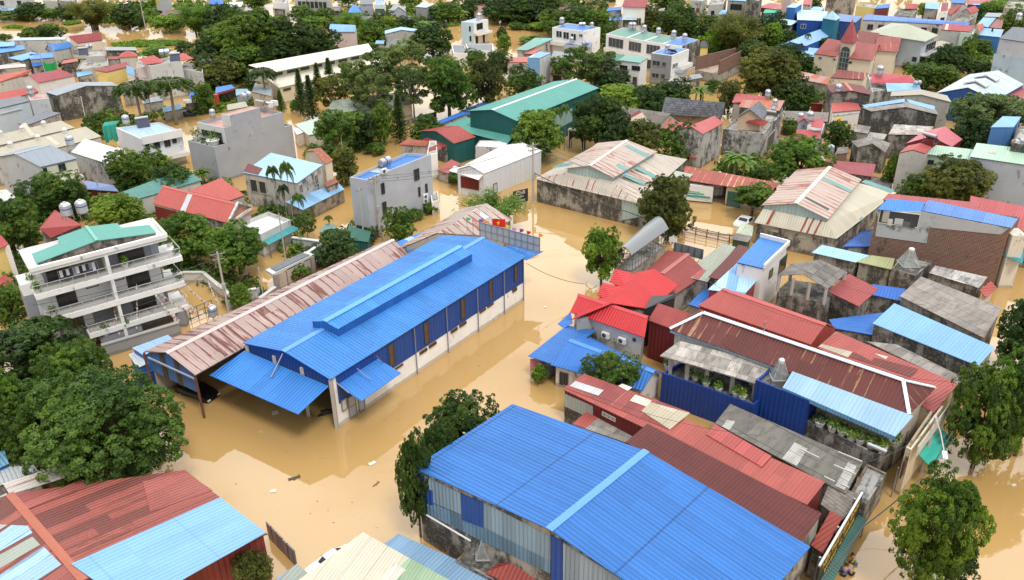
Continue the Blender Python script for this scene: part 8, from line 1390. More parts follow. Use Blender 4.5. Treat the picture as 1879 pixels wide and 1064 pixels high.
# ---------------------------------------------------------------- trees: kind|tone|x|y of foot|y of top|width|label
TREES="""big|mid|210|893|690|265|huge dense green tree overhanging the red rusty roof at lower left
big|mid|170|800|628|150|broad dark green tree behind the huge tree, left of the open shed
spread|dark|85|705|590|190|wide dark blue green tree in front of the white balcony house
big|light|28|860|668|125|bright green tree at the left edge beside the huge tree
big|mid|105|860|700|150|mid green tree squeezed between the huge tree and the bright left edge tree
big|mid|1692|1085|860|150|tall leafy street tree in front of the long black sign, lower right
round|dark|1745|1080|985|60|small dark lower branch tree beside the tall street tree, lower right
big|mid|1784|858|662|130|street tree with white sign on its trunk, standing in the flood at right
big|light|1862|835|622|115|bright green street tree at the right edge above the sign tree
big|dark|1864|700|540|105|dark street tree at the right edge beside the light blue roof
big|dark|855|868|737|140|dark glossy tree behind the left corner of the big blue roof
big|dark|812|925|785|90|dark tree in the middle of the clump left of the big blue roof
big|dark|772|985|800|70|dark leaves hanging down the left end of the big blue roof warehouse
big|mid|1118|738|652|108|rounded mango tree between the blue roofed house and patched red roofing
big|light|1103|522|420|72|light green street tree beside the translucent canopy
big|olive|1222|440|325|98|dense dark olive round tree in front of the tiered warehouse with soot-stained wall
big|mid|1226|440|382|52|smaller fresh green tree at the foot of the dense olive round tree
bamboo|light|905|418|356|125|bright drooping bamboo like clump behind the flags
spread|mid|1378|400|340|80|feathery green tree in the truck yard by the cream tiered warehouse
big|light|1460|348|254|112|large bright green dome shaped tree behind the cream tiered warehouse
big|olive|1745|388|290|115|loose olive green tree in front of the mint roofed pale green house
round|mid|1672|378|322|50|small tree against the tall grey house with red gable
spread|airy|1800|290|172|140|wide layered pale green tree near the right edge below the pale hall
round|dark|1775|310|215|75|dark tree under the wide layered pale green tree
round|mid|1243|300|230|68|leafy tree in front of the tall pink red gable house
banana|light|1355|325|272|62|bright banana plant by the flooded yard behind the rust red truck shed
banana|mid|1334|318|285|34|smaller banana plant left of the bright banana plant
round|mid|1632|348|284|36|thin green tree right of the dusky rose roof
round|dark|1532|278|222|50|dark tree beside the house with three red roofs
round|light|1447|247|217|28|small light tree left of the house with three red roofs
shrub|mid|1395|330|312|30|small bush at the end of the rust red truck shed
round|mid|985|295|205|98|large mid green tree between the teal hall and the white arch gate
big|dark|1095|275|176|98|large dark blue green tree right of the areca palms and teal hall
round|dark|1128|290|212|62|dark tree behind the tiered warehouse ridge
round|lime|1130|218|157|88|yellow green round tree behind the large dark tree by the teal hall
round|dark|1190|222|160|60|dark round tree between the yellow green tree and slate tile roof
round|dark|1236|198|148|70|dark spreading tree behind the slate tile roof
banana|mid|1281|195|152|48|banana plant behind the right end of the slate tile roof
round|olive|1178|285|220|78|olive tree in front of the grey tiled roof with small gable
shrub|light|1215|200|188|24|light bushy plant at the left end of the slate tile roof
big|light|825|222|105|100|big bright green tree left of the teal hall
big|olive|893|205|108|66|olive green tree right of the big bright green tree by the teal hall
round|mid|962|182|126|64|round tree in front of the slim blue house
round|dark|914|145|93|48|dark tree left of the coral red roof
airy|airy|655|205|112|100|feathery tree in front of the cream hall, left most of five
airy|airy|700|200|92|110|feathery tree in front of the cream hall, second from left
airy|airy|745|185|74|115|tallest feathery tree at the right end of the cream hall
airy|airy|690|225|128|95|feathery tree nearest the pale green tiled low roof
airy|olive|612|215|140|70|thin olive feathery tree beside the conifers
airy|airy|760|215|118|80|feathery tree beside the big bright green tree
airy|mid|1060|170|86|95|feathery tree in front of the white house with pointed gable
airy|airy|1105|160|92|70|feathery tree in front of the dark green hip roof
airy|mid|1028|155|100|50|small feathery tree right of the slim blue house
airy|airy|1085|168|112|60|low feathery tree behind the teal hall ridge
round|dark|1128|172|132|62|dark round tree below the white house with brown doors
conifer|dark|556|212|126|26|tall narrow conifer by the cream hall door, left one
conifer|dark|574|222|138|30|tall narrow conifer by the cream hall door, right one
conifer|dark|586|175|115|22|conifer rising against the cream hall wall
conifer|dark|607|165|106|26|darkest conifer against the cream hall roof
conifer|dark|634|160|114|22|conifer top at the middle of the cream hall
conifer|dark|735|262|172|32|lone column shaped conifer beside the flooded lane
conifer|mid|517|205|165|20|short clipped conifer at the cream hall left corner
shrub|light|543|208|183|20|small light bush by the cream hall door
spread|mid|622|292|206|92|flat topped tree beside the pale mint roof
round|dark|668|272|205|58|dark sparse tree between flat topped tree and lone conifer
round|mid|706|262|192|44|bright tree left of the lone column shaped conifer
round|mid|785|266|213|60|round tree left of the rusty red gable roof with teal wall
round|olive|635|340|270|58|dark olive round tree left of the pale grey three storey house
round|mid|735|450|382|56|tree in front of the pale grey three storey house wall
shrub|mid|762|402|384|32|bush at the wall of the pale grey house, left of two
shrub|mid|790|392|374|30|bush at the wall of the pale grey house, right of two
shrub|mid|690|282|262|40|low bush behind the orange rusty roof
shrub|mid|845|335|312|45|bush in the flood left of the white hall awning
round|dark|620|488|425|82|dark bushy tree behind the roofed gateway
shrub|dark|668|446|424|50|dark bushes beside the green yard shed
shrub|mid|545|512|482|50|bush along the mossy wall right of the roofed gateway
airy|mid|566|442|388|46|light small tree beside the pale blue grey yard wall
areca|mid|514|412|292|30|tall thin areca palm at the old villa, left of three
areca|mid|541|425|283|36|tallest thin areca palm at the old villa
areca|dark|530|420|330|30|lower areca palm between the two tall ones at the old villa
areca|light|557|440|346|34|areca palm in front of the patchy light blue annex
areca|mid|606|430|393|22|small palm standing in the flooded yard near the green shed
areca|light|995|280|195|22|areca palm at the teal hall, leftmost of four
areca|light|1008|278|191|22|areca palm at the teal hall, second from left
areca|light|1020|276|190|22|areca palm at the teal hall, third from left
areca|light|1036|274|184|24|areca palm at the teal hall, rightmost of four
big|light|348|486|392|102|bright round tree beside the brick red roof, left of two
big|light|442|502|412|102|bright round tree beside the white tiled terrace, right of two
big|mid|108|408|316|115|round tree in front of the tall grey sided house, left
big|mid|30|470|362|102|wide dark green tree at the left edge above the white balcony house
big|lime|215|420|357|95|yellow green dome tree behind the white balcony house
big|mid|248|362|275|90|leafy tree in front of the flaking white roof
big|mid|322|366|302|74|round tree at the right end of the teal metal roof
round|mid|292|330|276|60|tree behind the leafy tree, below the white house balcony
round|mid|30|605|518|62|tree at the left edge below the columned house
round|lime|448|568|520|36|small yellow green tree by the grey pole and pink roof
shrub|mid|425|560|540|30|bush by the yard wall behind the pink roof
palm|dark|262|232|142|92|royal palm left of two in front of the bare concrete house
palm|dark|325|228|136|104|royal palm right of two in front of the bare concrete house
palm|dark|490|192|120|64|royal palm at the left end of the cream hall
round|mid|380|208|152|42|round street tree left of the blue carport
round|mid|187|250|205|50|green tree below the weathered concrete workshop
shrub|mid|230|228|208|34|bush right of the weathered concrete workshop
banana|mid|372|342|302|42|palm like clump at the foot of the tall grey house
big|mid|470|128|14|130|biggest tree of the dark grove left of the pink house
big|dark|535|126|32|100|dark tree of the grove nearest the pink house
big|mid|408|126|50|100|left hand tree of the dark grove by the river
round|dark|597|116|52|66|dark round tree touching the pink house
round|dark|385|140|78|62|low dark tree at the left foot of the dark grove
round|mid|450|146|82|90|lower bright tree in front of the dark grove
round|dark|503|134|66|90|shadowy tree in the middle of the dark grove
round|olive|400|165|105|80|wide tree behind the blue carport
bamboo|light|365|64|2|78|light bamboo clump on the far river bank beside the gazebo
bamboo|olive|175|54|-8|85|olive bamboo clump on the far river bank, upper left
round|dark|238|52|8|60|dark bank tree right of the olive bamboo
shrub|light|312|58|26|58|light bushes on the bank left of the light bamboo
round|dark|62|36|3|48|dark tree on the bank by the light blue awning
shrub|mid|28|36|19|52|low bushes on the bank at the far upper left
shrub|mid|98|36|16|46|grassy bush right of the dark bank tree, upper left
round|dark|128|36|10|46|dark tree on the bank below the weathered grey house
shrub|mid|62|72|50|46|island bush in the river, left of two
round|mid|92|72|44|50|island tree in the river with a taller right side
shrub|mid|8|76|62|30|bush at the left edge by the river
shrub|dark|338|94|76|40|bush island at the river bend
round|light|288|112|85|62|light green trees behind the salmon and red roofs by the river
round|dark|420|72|5|70|tall dark tree right of the light bamboo on the bank
shrub|dark|138|130|107|46|bush under the small flat salmon red roof
round|mid|555|36|10|46|tree under the pillared white building, left one
round|mid|597|44|14|36|tree under the pillared white building, right one
shrub|light|575|52|30|50|yellow green bush behind the pink house
bamboo|light|645|58|20|58|bamboo clump behind the pink house roof
round|mid|690|82|36|58|tree right of the pink house
round|olive|706|52|22|48|greyish tree below the narrow white house with blue trim
round|lime|714|62|30|36|lime green tree left of the pale blue low gable roof
round|dark|742|60|30|40|dark tree behind the pale blue low gable roof
round|dark|795|102|46|74|large dark tree right of the grey mottled block
shrub|light|785|55|40|60|green reeds at the river edge behind the large dark tree
round|mid|812|96|72|32|small bright tree left of the grey flat roof blocks
round|mid|870|118|92|40|small tree in front of the long low grey flat roof
round|mid|682|100|78|36|tree at the right end of the cream hall roof
round|mid|822|40|4|56|tree on the far bank right of the pale green lean-to roof
banana|mid|846|42|14|34|banana plants on the far river bank
round|dark|880|32|-8|60|dark tree on the far bank below the red roofed house
round|dark|930|42|-6|74|dark bank tree at the river, left of three, top centre
round|dark|968|42|-10|74|dark bank tree at the river, middle of three, top centre
round|dark|1004|36|-12|66|dark bank tree at the river, right of three, top centre
round|mid|1018|66|18|62|tree behind the white twin house, left of three
round|mid|1058|66|14|72|tree behind the white twin house, middle of three
round|mid|1096|72|18|56|tree behind the white twin house, right of three
round|mid|1108|88|45|36|tree at the left end of the white town house row
round|dark|922|78|50|24|small dark tree beside the pale blue modern house
round|lime|926|100|63|24|small lime tree below the small dark tree by the modern house
shrub|light|948|54|40|28|half drowned shrub in the river, left of three
shrub|light|968|54|44|22|half drowned shrub in the river, middle of three
shrub|light|984|56|42|34|half drowned shrub in the river, right of three
shrub|mid|978|82|66|50|bushes along the river behind the green lean-to roof
round|olive|1190|56|10|44|olive tree right of the white building with red hip roof
round|dark|1226|66|20|48|dark tree left of the pale concrete house, upper right centre
round|mid|1243|52|5|48|taller mid green tree beside the pale concrete house with a brown door
round|dark|1262|74|26|44|dark tree below the pale concrete house with a brown door
round|dark|1300|74|28|38|dark tree below the white rendered three storey house
bamboo|olive|1345|102|18|98|tall olive bamboo below the tall concrete houses, upper right centre
bamboo|light|1318|96|48|50|lighter bamboo left of the tall olive bamboo
shrub|light|1302|88|66|34|light bushes behind the right end town house
shrub|mid|1312|100|84|40|bush left of the raw brick walls
round|dark|1410|84|27|62|dark tree left of the pale blue porch roof
round|light|1416|92|42|40|bright tree in front of the dark tree by the porch roof
round|dark|1442|92|55|32|dark tree at the left of the large light blue low gable
big|olive|1400|190|88|112|large olive tree right of the raw brick walls
big|dark|1378|130|76|62|dark tree behind the large olive tree, by the brick walls
big|dark|1442|140|80|66|dark tree between the large olive tree and the salmon porch
round|dark|1450|206|145|62|dark drooping tree below the large olive tree
round|olive|1335|208|148|46|tree with a visible trunk right of the slate tile roof
round|mid|1308|168|146|28|small tree at the carport by the brick walls
round|mid|1483|205|165|36|climbing green bush behind the long grey fibre roof
areca|mid|1478|100|57|15|areca palm in front of the large light blue low gable
areca|dark|1461|105|72|15|areca palm left of the cream villa, front of the light blue gable
areca|dark|1497|160|121|16|areca palm at the foot of the cream villa
areca|dark|1532|85|57|15|areca palm behind the red spire
areca|mid|1482|206|150|16|areca palm left of the mouldy maroon roofed house
round|dark|1484|142|105|36|dark bush between the salmon porch and cream villa
round|dark|1510|95|70|28|dark tree behind the left wing of the villa
round|dark|1738|136|82|62|dark dense tree right of the pale blue house
round|mid|1768|126|68|32|tall thin green tree right of the dark dense tree
round|mid|1690|165|116|62|green tree below the pale blue house, left of two
round|mid|1728|165|120|52|green tree below the pale blue house, right of two
conifer|dark|1812|92|52|12|thin dark cypress in front of light blue roofs, upper right
round|mid|1798|102|72|36|tree below the thin dark cypress
shrub|dark|1788|134|112|42|bushes in the flood left of the tall blotchy house
shrub|dark|1808|136|114|28|dark bush at the foot of the tall blotchy house
round|light|1812|46|3|50|bright green tree at the upper right, left of two
round|light|1852|48|8|56|bright green tree at the upper right, right of two
round|mid|1850|72|18|42|darker tree in front of the bright trees at upper right
round|lime|1692|32|5|26|lime tree right of the small brick red roof, upper right
big|olive|470|1085|1012|70|dark tree below the eave of the light blue roof at the bottom left
round|mid|1495|22|-4|26|tree at the top edge right of the red roofed white house
round|mid|1222|20|-14|60|tree at the top edge right of the white building
round|mid|755|14|-12|40|tree at the top edge behind the grey gabled house
round|mid|640|10|-14|40|tree at the top edge right of the pillared building
round|mid|470|16|-12|60|tree at the top edge above the dark grove"""
for ln in TREES.split('\n'):
    k_,c_,x_,y_,t_,w__,lb=ln.split('|');T(k_,c_,float(x_),float(y_),float(t_),float(w__),lb)
# floating weed mats
def weed(name,label,poly,n,s):
    rs=np.random.RandomState(n);pw=[P(*q) for q in poly];xs=[p.x for p in pw];ys=[p.y for p in pw];pts=[]
    while len(pts) < n:
        x,y=rs.uniform(min(xs),max(xs)),rs.uniform(min(ys),max(ys));ins=False
        for i in range(len(pw)):
            a,b=pw[i],pw[i-1]
            if (a.y > y) != (b.y > y) and x < (b.x-a.x)*(y-a.y)/(b.y-a.y)+a.x:ins=not ins
        if ins:pts.append((x,y,rs.uniform(.03,.45)))
    c=np.array(pts);me=leaves_mesh(name,c,rs.normal(size=c.shape)*.5+np.array([0,0,.8]),rs.uniform(.5,1.2,n)*s,rs.uniform(.2,.9,n),leafmat(*GREENS['light']),.5)
    o=bpy.data.objects.new(name,me);C.objects.link(o);tag(o,label,'water plants',kind='stuff')
weed('water_hyacinth_mat','long green mat of water hyacinth floating in the river, upper left',[(203,82),(250,76),(330,76),(352,80),(300,86),(215,88)],2600,.45)
weed('water_hyacinth_mat','small green hyacinth mat by the olive bamboo',[(115,45),(125,40),(148,40),(150,43),(125,47)],500,.45)
weed('water_hyacinth_mat','thin hyacinth mat at the far left of the river',[(3,52),(25,48),(45,49),(40,53)],350,.4)
weed('reed_bed','flooded reeds near the pale blue modern house',[(818,44),(842,44),(842,48),(822,49)],220,.4)
weed('grass','rough grass on the bank left of the large dark tree',[(760,44),(800,42),(815,60),(775,62)],900,.45)
# undergrowth that fills yards and banks, beyond counting
def brush(label,poly,n,zmax,s=.5,col='mid',name='undergrowth'):
    rs=np.random.RandomState(n+int(poly[0][0]));pw=[P(*q) for q in poly];xs=[p.x for p in pw];ys=[p.y for p in pw];pts=[]
    def inside(x,y):
        r=False
        for i in range(len(pw)):
            a,b=pw[i],pw[i-1]
            if (a.y > y) != (b.y > y) and x < (b.x-a.x)*(y-a.y)/(b.y-a.y)+a.x:r=not r
        return r
    cs,ns,ts=[],[],[]
    while len(cs)*26 < n:
        x,y=rs.uniform(min(xs),max(xs)),rs.uniform(min(ys),max(ys))
        if not inside(x,y):continue
        r=rs.uniform(.5,1.5);h=zmax*rs.uniform(.3,1)**1.3;d=rs.normal(size=(26,3));d[:,2]=np.abs(d[:,2]);d /= np.linalg.norm(d,axis=1,keepdims=True)
        cs.append(np.array([x,y,0])+d*np.array([r,r,h])*rs.uniform(.8,1.05,(26,1)));ns.append(d+np.array([0,0,.4])+rs.normal(size=(26,3))*.4);ts.append(rs.uniform(0,.9)+rs.uniform(-.15,.15,26))
    c,nn,t=map(np.concatenate,(cs,ns,ts));me=leaves_mesh(name,c,nn,rs.uniform(.6,1.3,len(c))*s,t,leafmat(*GREENS[col]),.5);o=bpy.data.objects.new(name,me);C.objects.link(o);tag(o,label,'undergrowth',kind='stuff')
brush('tangled bushes along the far river bank at the upper left',[(-20,32),(-20,16),(140,12),(260,8),(420,2),(430,36),(340,52),(270,50),(215,46),(140,33),(60,32)],8000,2.4,.6)
brush('undergrowth beneath the dark grove left of the pink house',[(365,140),(370,110),(450,60),(560,50),(630,100),(625,118),(480,132),(470,170),(400,175)],6000,3.2,.55,'dark')
brush('bushes and bananas around the grey houses at the top',[(545,55),(560,20),(640,22),(760,20),(790,36),(760,60),(800,72),(760,100),(690,100),(650,70)],7000,3.0,.55)
brush('dense greenery on the far bank at the top centre',[(800,38),(810,6),(1000,-10),(1130,-4),(1110,40),(1115,80),(1010,62),(960,44),(880,36)],9000,3.6,.6,'dark')
brush('greenery below the tall concrete houses, upper right centre',[(1185,62),(1190,30),(1260,24),(1400,34),(1460,50),(1450,180),(1380,165),(1350,110),(1300,100),(1240,62)],11000,3.0,.5)
brush('bushes between the tiled roofs and the teal hall',[(1090,250),(1100,160),(1220,165),(1260,180),(1215,240),(1150,270)],5000,2.6,.45,'dark')
brush('bushes round the villa and the salmon porch house',[(1440,210),(1445,90),(1500,70),(1500,150),(1535,200),(1480,205)],4000,2.6,.45)
brush('bushes right of the villa below the pale blue house',[(1655,165),(1660,118),(1720,90),(1800,70),(1830,70),(1815,140),(1770,125),(1700,160)],5000,2.6,.45)
brush('bushes under the wide layered tree near the right edge',[(1735,320),(1750,240),(1820,200),(1860,190),(1820,300),(1800,330)],3000,2.4,.4,'dark')
brush('weeds round the flooded yard behind the rust red truck shed',[(1300,330),(1330,300),(1400,280),(1430,300),(1420,330)],1500,1.6,.35)
brush('garden bushes below the old villa and red roofed house',[(420,420),(500,380),(560,400),(545,420),(480,400),(440,440)],2200,1.6,.32)
brush('weeds along the mossy wall by the roofed gateway',[(575,490),(690,430),(680,410),(640,420),(600,450),(565,470)],2600,1.6,.32,'dark')
brush('bushes among the flat topped tree and the lone conifer',[(560,290),(600,240),(700,215),(720,240),(680,270),(620,290)],3500,1.8,.4)
brush('low trees and bushes in the left village',[(160,250),(200,205),(250,215),(390,190),(400,150),(470,190),(440,200),(260,225),(210,260)],3200,1.8,.4)
brush('bushes between the houses at the upper right corner',[(1790,70),(1800,10),(1900,-10),(1900,60),(1840,45)],3500,3.0,.5,'light')
brush('shrubs between the round trees at left',[(-20,470),(0,380),(120,350),(200,360),(260,400),(180,400),(60,450),(40,540),(-20,560)],5000,2.4,.36)
brush('shrubs below the three big trees at lower left',[(-20,900),(-20,690),(70,680),(180,700),(240,760),(300,850),(200,880),(60,840)],7000,2.2,.3,'dark')
brush('garden bushes between the white balcony house and the roofed gateway',[(300,500),(330,470),(400,500),(470,520),(480,545),(430,560),(400,530),(340,505)],1800,1.3,.28)
brush('bushes around the red roofed house and teal metal roof',[(230,420),(260,380),(370,420),(470,440),(540,430),(560,470),(500,470),(330,470)],3600,1.8,.32)
brush('weeds and bushes at the foot of the tall grey house',[(340,345),(400,330),(450,360),(440,390),(380,370)],1500,1.6,.35)
brush('far belt of trees beyond the last houses along the horizon',[(-80,-8),(-80,-34),(1960,-34),(1960,-12),(1500,-14),(900,-10)],14000,6.0,.8)
# ---------------------------------------------------------------- vehicles
def carbody(o,col,glassm):
    """saloon: lofted sections along x"""
    prof=[(-2.2,.45,.75,.62),(-2.05,.3,.95,.78),(-1.5,.28,1.02,.85),(-1.0,.28,1.05,.86),(-.45,.28,1.42,.66),(.35,.28,1.45,.66),(1.1,.28,1.0,.85),(1.7,.28,.88,.84),(2.15,.35,.72,.74),(2.25,.45,.6,.62)]
    b=MB();R_=[]
    for x,lo,hi,w__ in prof:belt=min(hi,.95);R_.append([V((x,-.8*w__/.66 if hi > 1.2 else -w__,lo)),V((x,-.86,belt) if hi > 1.2 else (x,-w__,belt)),V((x,-w__,hi)),V((x,w__,hi)),V((x,.86,belt) if hi > 1.2 else (x,w__,belt)),V((x,.8*w__/.66 if hi > 1.2 else w__,lo))])
    for i in range(len(R_)-1):
        for j in range(5):b.poly([R_[i][j],R_[i+1][j],R_[i+1][j+1],R_[i][j+1]])
    b.poly(R_[0]);b.poly(R_[-1][::-1]);b.build('body',paint(col,.25),o);b=MB()
    for s in (1,-1):
        b.obox((-.05,s*.78,1.2),(.55,0,0),(0,.02,0),(0,-s*.06,.16))
    b.obox((.78,0,1.24),(.24,0,-.15),(0,.6,0),(.01,0,.02));b.obox((-.75,0,1.25),(.2,0,.12),(0,.58,0),(-.01,0,.02));b.build('window',glassm,o)
    for x in (-1.35,1.35):
        for y in (-.78,.78):b=MB();b.tube([(x,y-.1,.32),(x,y+.1,.32)],.32,14);wh=b.build('wheel',paint((.02,.02,.02),.8),o);b=MB();b.tube([(x,y-.115,.32),(x,y+.115,.32)],.18,10);b.build('rim',STEEL,wh)
    for y in (-.6,.6):b=MB();b.obox((2.2,y,.62),(.06,0,0),(0,.16,0),(0,0,.07));b.build('headlight',paint((.7,.7,.68),.2),o)
def car(px,lb,col,rz,dz=-.55):
    o=thing('parked_car',lb,'car',(0,0,0));carbody(o,col,glass((.01,.012,.015)));o.location=P(*px)+V((0,0,dz));o.rotation_euler=(0,0,rz);return o
car((362,722),'black saloon car flooded under the open end of the pink shed',(.008,.008,.01),-.5,-.35)
car((1367,408),'white car flooded to its windows beside the gate lodge',(.7,.7,.7),.9,-.55)
car((615,1041),'white car roof showing beside the cream rusted roof, bottom centre',(.72,.72,.72),.75,-.3)
car((412,172),'white car parked under the blue carport, upper left',(.6,.6,.62),.2,-.4)
car((341,212),'dark blue black car on the lane by the royal palms',(.02,.03,.06),.2,-.5)
def truck(lb,c_,rz,ln):
    o=thing('box_truck',lb,'truck',(0,0,0));b=MB();b.box(-ln/2,-1.1,.2,ln/2,1.1,2.5);bx=b.build('cargo_box',paint((.74,.75,.75),.4),o)
    b=MB();b.box(-ln*.42,-1.125,.75,ln*.42,-1.1,1.05);b.box(-ln*.42,-1.125,1.2,ln*.2,-1.1,1.4);b.box(-ln*.35,-1.125,1.5,ln*.05,-1.1,1.6);b.build('side_stripe',paint((.04,.38,.30),.5),bx)
    b=MB()
    for y in (-1.09,0,1.09):b.box(ln/2,y-.03,.2,ln/2+.04,y+.03,2.5)
    for z in (.22,1.3,2.46):b.box(ln/2,-1.09,z-.03,ln/2+.035,1.09,z+.03)
    b.build('rear_door_frame',STEELD,bx);b=MB();b.box(-ln/2-1.5,-1.0,-.3,-ln/2-.05,1.0,1.7);cb=b.build('cab',paint((.7,.7,.7),.4),o);b=MB();b.box(-ln/2-1.53,-.9,.8,-ln/2-1.5,.9,1.5);b.build('windscreen',glass(),cb);b=MB();b.box(ln/2-.2,-1.05,-.05,ln/2+.1,1.05,.15);b.build('bumper',STEELD,o)
    o.location=P(*c_);o.rotation_euler=(0,0,rz)
truck('white box truck with green side lettering bands standing in the flooded yard',(1281,366),-.28,4.0);truck('second white box truck parked inside the rust red shed, rear doors showing',(1313,353),-1.45,3.4)
def moto(px,lb,rz):
    o=thing('motorbike',lb,'motorbike',(0,0,0));b=MB();b.obox((0,0,.62),(.45,0,0),(0,.13,0),(0,0,.16));b.bar((.4,0,.7),(.62,0,1.0),.09);b.build('frame',paint((.03,.03,.035),.4),o)
    for x in (-.6,.62):b=MB();b.tube([(x,-.06,.3),(x,.06,.3)],.3,14);b.build('wheel',paint((.015,.015,.015),.8),o)
    b=MB();b.obox((-.22,0,.84),(.36,0,0),(0,.12,0),(0,0,.05));b.build('saddle',paint((.015,.015,.015),.6),o);b=MB();b.bar((.58,-.32,1.05),(.58,.32,1.05),.04);b.build('handlebar',STEELD,o);o.location=P(*px)+V((0,0,-.35));o.rotation_euler=(0,0,rz)
moto((601,760),'dark motorbike half under water at the blue warehouse corner post',.4);moto((452,513),'dark motorbike drowned in the yard under the bright round tree',1.0)
# ---------------------------------------------------------------- poles and cables
pa=pole('a',(978,372),262,'concrete utility pole with two crossarms at the left end of the soot-stained wall',.5)
pb=pole('a',(697,432),322,'concrete utility pole in front of the pale grey three storey house',.8)
pole('b',(668,440),345,'thin pole left of the concrete pole at the pale grey house',.8);pole('b',(702,442),398,'short blackened pole beside the concrete pole at the pale grey house',.3);pc=pole('a',(420,575),462,'concrete pole with bent crossarms between bunting and bright round tree',.4)
pole('b',(485,555),490,'dark short pole by the slatted fence with a white plate',.2);pole('b',(525,482),392,'thin grey pole beside the teal awning',.5);pole('b',(269,60),-2,'tall thin pale pole rising from the river, upper left',.2);pole('b',(282,222),140,'leaning concrete pole between the two royal palms',.2);pole('b',(376,205),138,'concrete pole right of the royal palms',.4);pole('b',(631,300),236,'pole among the flat topped tree and flooded lane',.6);pole('b',(187,372),316,'rusty dark pole behind the round trees at left',.3);pd=pole('b',(1404,440),385,'pole with insulators at the left corner of the cream tiered warehouse',.5);pole('b',(1075,540),516,'thin stake in the flood holding a slack wire',.5);pole('b',(1323,142),118,'timber pole in the flood below the raw brick walls',.2)
hz=lambda o,k,dx=0:o.location+V((dx*math.cos(o.rotation_euler.z),dx*math.sin(o.rotation_euler.z),o.scale.z*k))
for i,(k,dx) in enumerate(((8.2,-.9),(8.2,.9),(7.5,.7))):
    cable([hz(pa,k,dx),hz(pd,8.2,dx*.5)],'%s wire sagging across the flooded truck yard to the cream warehouse pole' % ('upper','middle','lower')[i],1.0);cable([hz(pb,k,dx),hz(pa,k,dx)],'%s wire strung from the grey house pole to the soot-stained wall pole' % ('upper','middle','lower')[i],.9)
cable([hz(pa,4.4),P(1150,388,2.6),P(1256,412,2.5),P(1345,432,2.6)],'thick dark cable bundle along the soot-stained wall and iron gate',.35,.06);cable([P(966,483,5.0),P(1075,521,1.6),P(1095,523,2.2)],'slack dark wire from the blue warehouse to the thin stake',.5,.03);cable([hz(pc,8),P(300,500,6.5),P(60,560,6.6)],'thin wire crossing in front of the white balcony house, upper',.4);cable([hz(pc,7.4),P(300,545,4.2),P(80,600,4)],'thin wire crossing in front of the white balcony house, lower',.4)
cable([P(1500,1075,5),P(1585,965,5),P(1700,868,4.6),P(1748,792,4.6)],'thick black cable bundle along the right street front',.25,.05)
for k,(x0,y0,z0,x1,y1,z1) in enumerate(((1290,510,6,1520,600,7),(1240,560,6.5,1440,690,7),(1440,480,7,1700,560,6),(1500,640,7,1740,700,7),(1330,240,7,1520,215,7),(1520,170,8,1720,215,7.5),(1080,720,5,1400,800,6),(1560,850,5,1690,800,6),(250,160,8,380,150,8),(60,180,7,250,140,8))):cable([P(x0,y0,z0),P(x1,y1,z1)],'thin dark wire strung over the crowded roofs',.7,.018)['group']='thin wires over the crowded roofs'
# bunting
for i,(a_,b_,s_) in enumerate((((250,520,6),(250,605,1.3),.3),((205,548,5),(219,614,1.3),.3),((282,535,5),(330,588,1.3),.5),((288,532,5),(372,570,1.4),.8),((321,520,5),(365,572,1.4),.6),((338,518,3.4),(395,560,1.4),.6),((382,515,3.2),(402,556,1.4),.5),((398,518,3),(434,548,1.4),.5))):
    A_,B_=P(*a_),P(*b_);o=thing('bunting','string of small white and red flags in the white house garden, %s from left' % ('second','first','third','fourth','fifth','sixth','seventh','eighth')[i],'bunting',A_);c1_=MB();c2_=MB();pts=[A_.lerp(B_,k/28)-V((0,0,s_*4*(k/28)*(1-k/28))) for k in range(29)];c1_.tube(pts,.02,4);c1_.build('cord',paint((.7,.7,.68),.8),o)
    for k in range(1,28):d_=V((math.cos(k*1.7),math.sin(k*1.7),0))*.13;c2_.poly([pts[k]-d_,pts[k]+d_,pts[k]-V((0,0,.32))],[(0,0)]*3,1 if k % 3 == 0 else 0)
    c2_.build('pennants',[paint((.75,.74,.72),.8),paint((.55,.06,.05),.8)],o)
# ---------------------------------------------------------------- signs, lamp, floating litter
def board(name,lb,px,z,w__,h_,rz,lines,col,tc,posts=1):
    p=P(*px,z);u=V((math.cos(rz),math.sin(rz),0));n=V((u.y,-u.x,0));o=thing(name,lb,'sign',(p.x,p.y,0));b=MB();b.obox(p,u*(w__/2),n*.03,V((0,0,h_/2)));pn=b.build('panel',paint(col,.5),o);b=MB();[b.bar(V((p.x,p.y,-1.2))+u*(w__*.4*k)-n*.06,V((p.x,p.y,z))+u*(w__*.4*k)-n*.06,.07) for k in ((0,) if posts == 1 else (-1,1))];b.build('post',STEELD,o)
    for i,(t_,s_) in enumerate(lines):mesh_text(t_,s_,paint(tc,.5),'lettering',pn,on_frame(p+n*.045+V((0,0,h_*(.5-(i+.75)/(len(lines)+.5)))),u,n))
board('street_sign','white sign with red letters beside the flooded street tree trunk at right',(1792,835),2.0,1.9,1.0,-.15,(('KHU PHỐ',.24),('CẤM BUÔN',.34),('NGƯỜI BÁN',.3)),(.75,.75,.74),(.55,.04,.1));board('street_sign','small white sign with a red mark beside the green ribbed awning',(1721,849),1.6,.8,.7,-.3,(('CẤM',.26),),(.7,.7,.7),(.55,.04,.1));board('shop_sign','black shop sign with white script standing in water left of the concrete pole',(955,360),1.5,2.4,1.9,.5,(('Chill',.8),('coffee',.4),('& bakery',.4)),(.02,.022,.028),(.7,.65,.66),2)
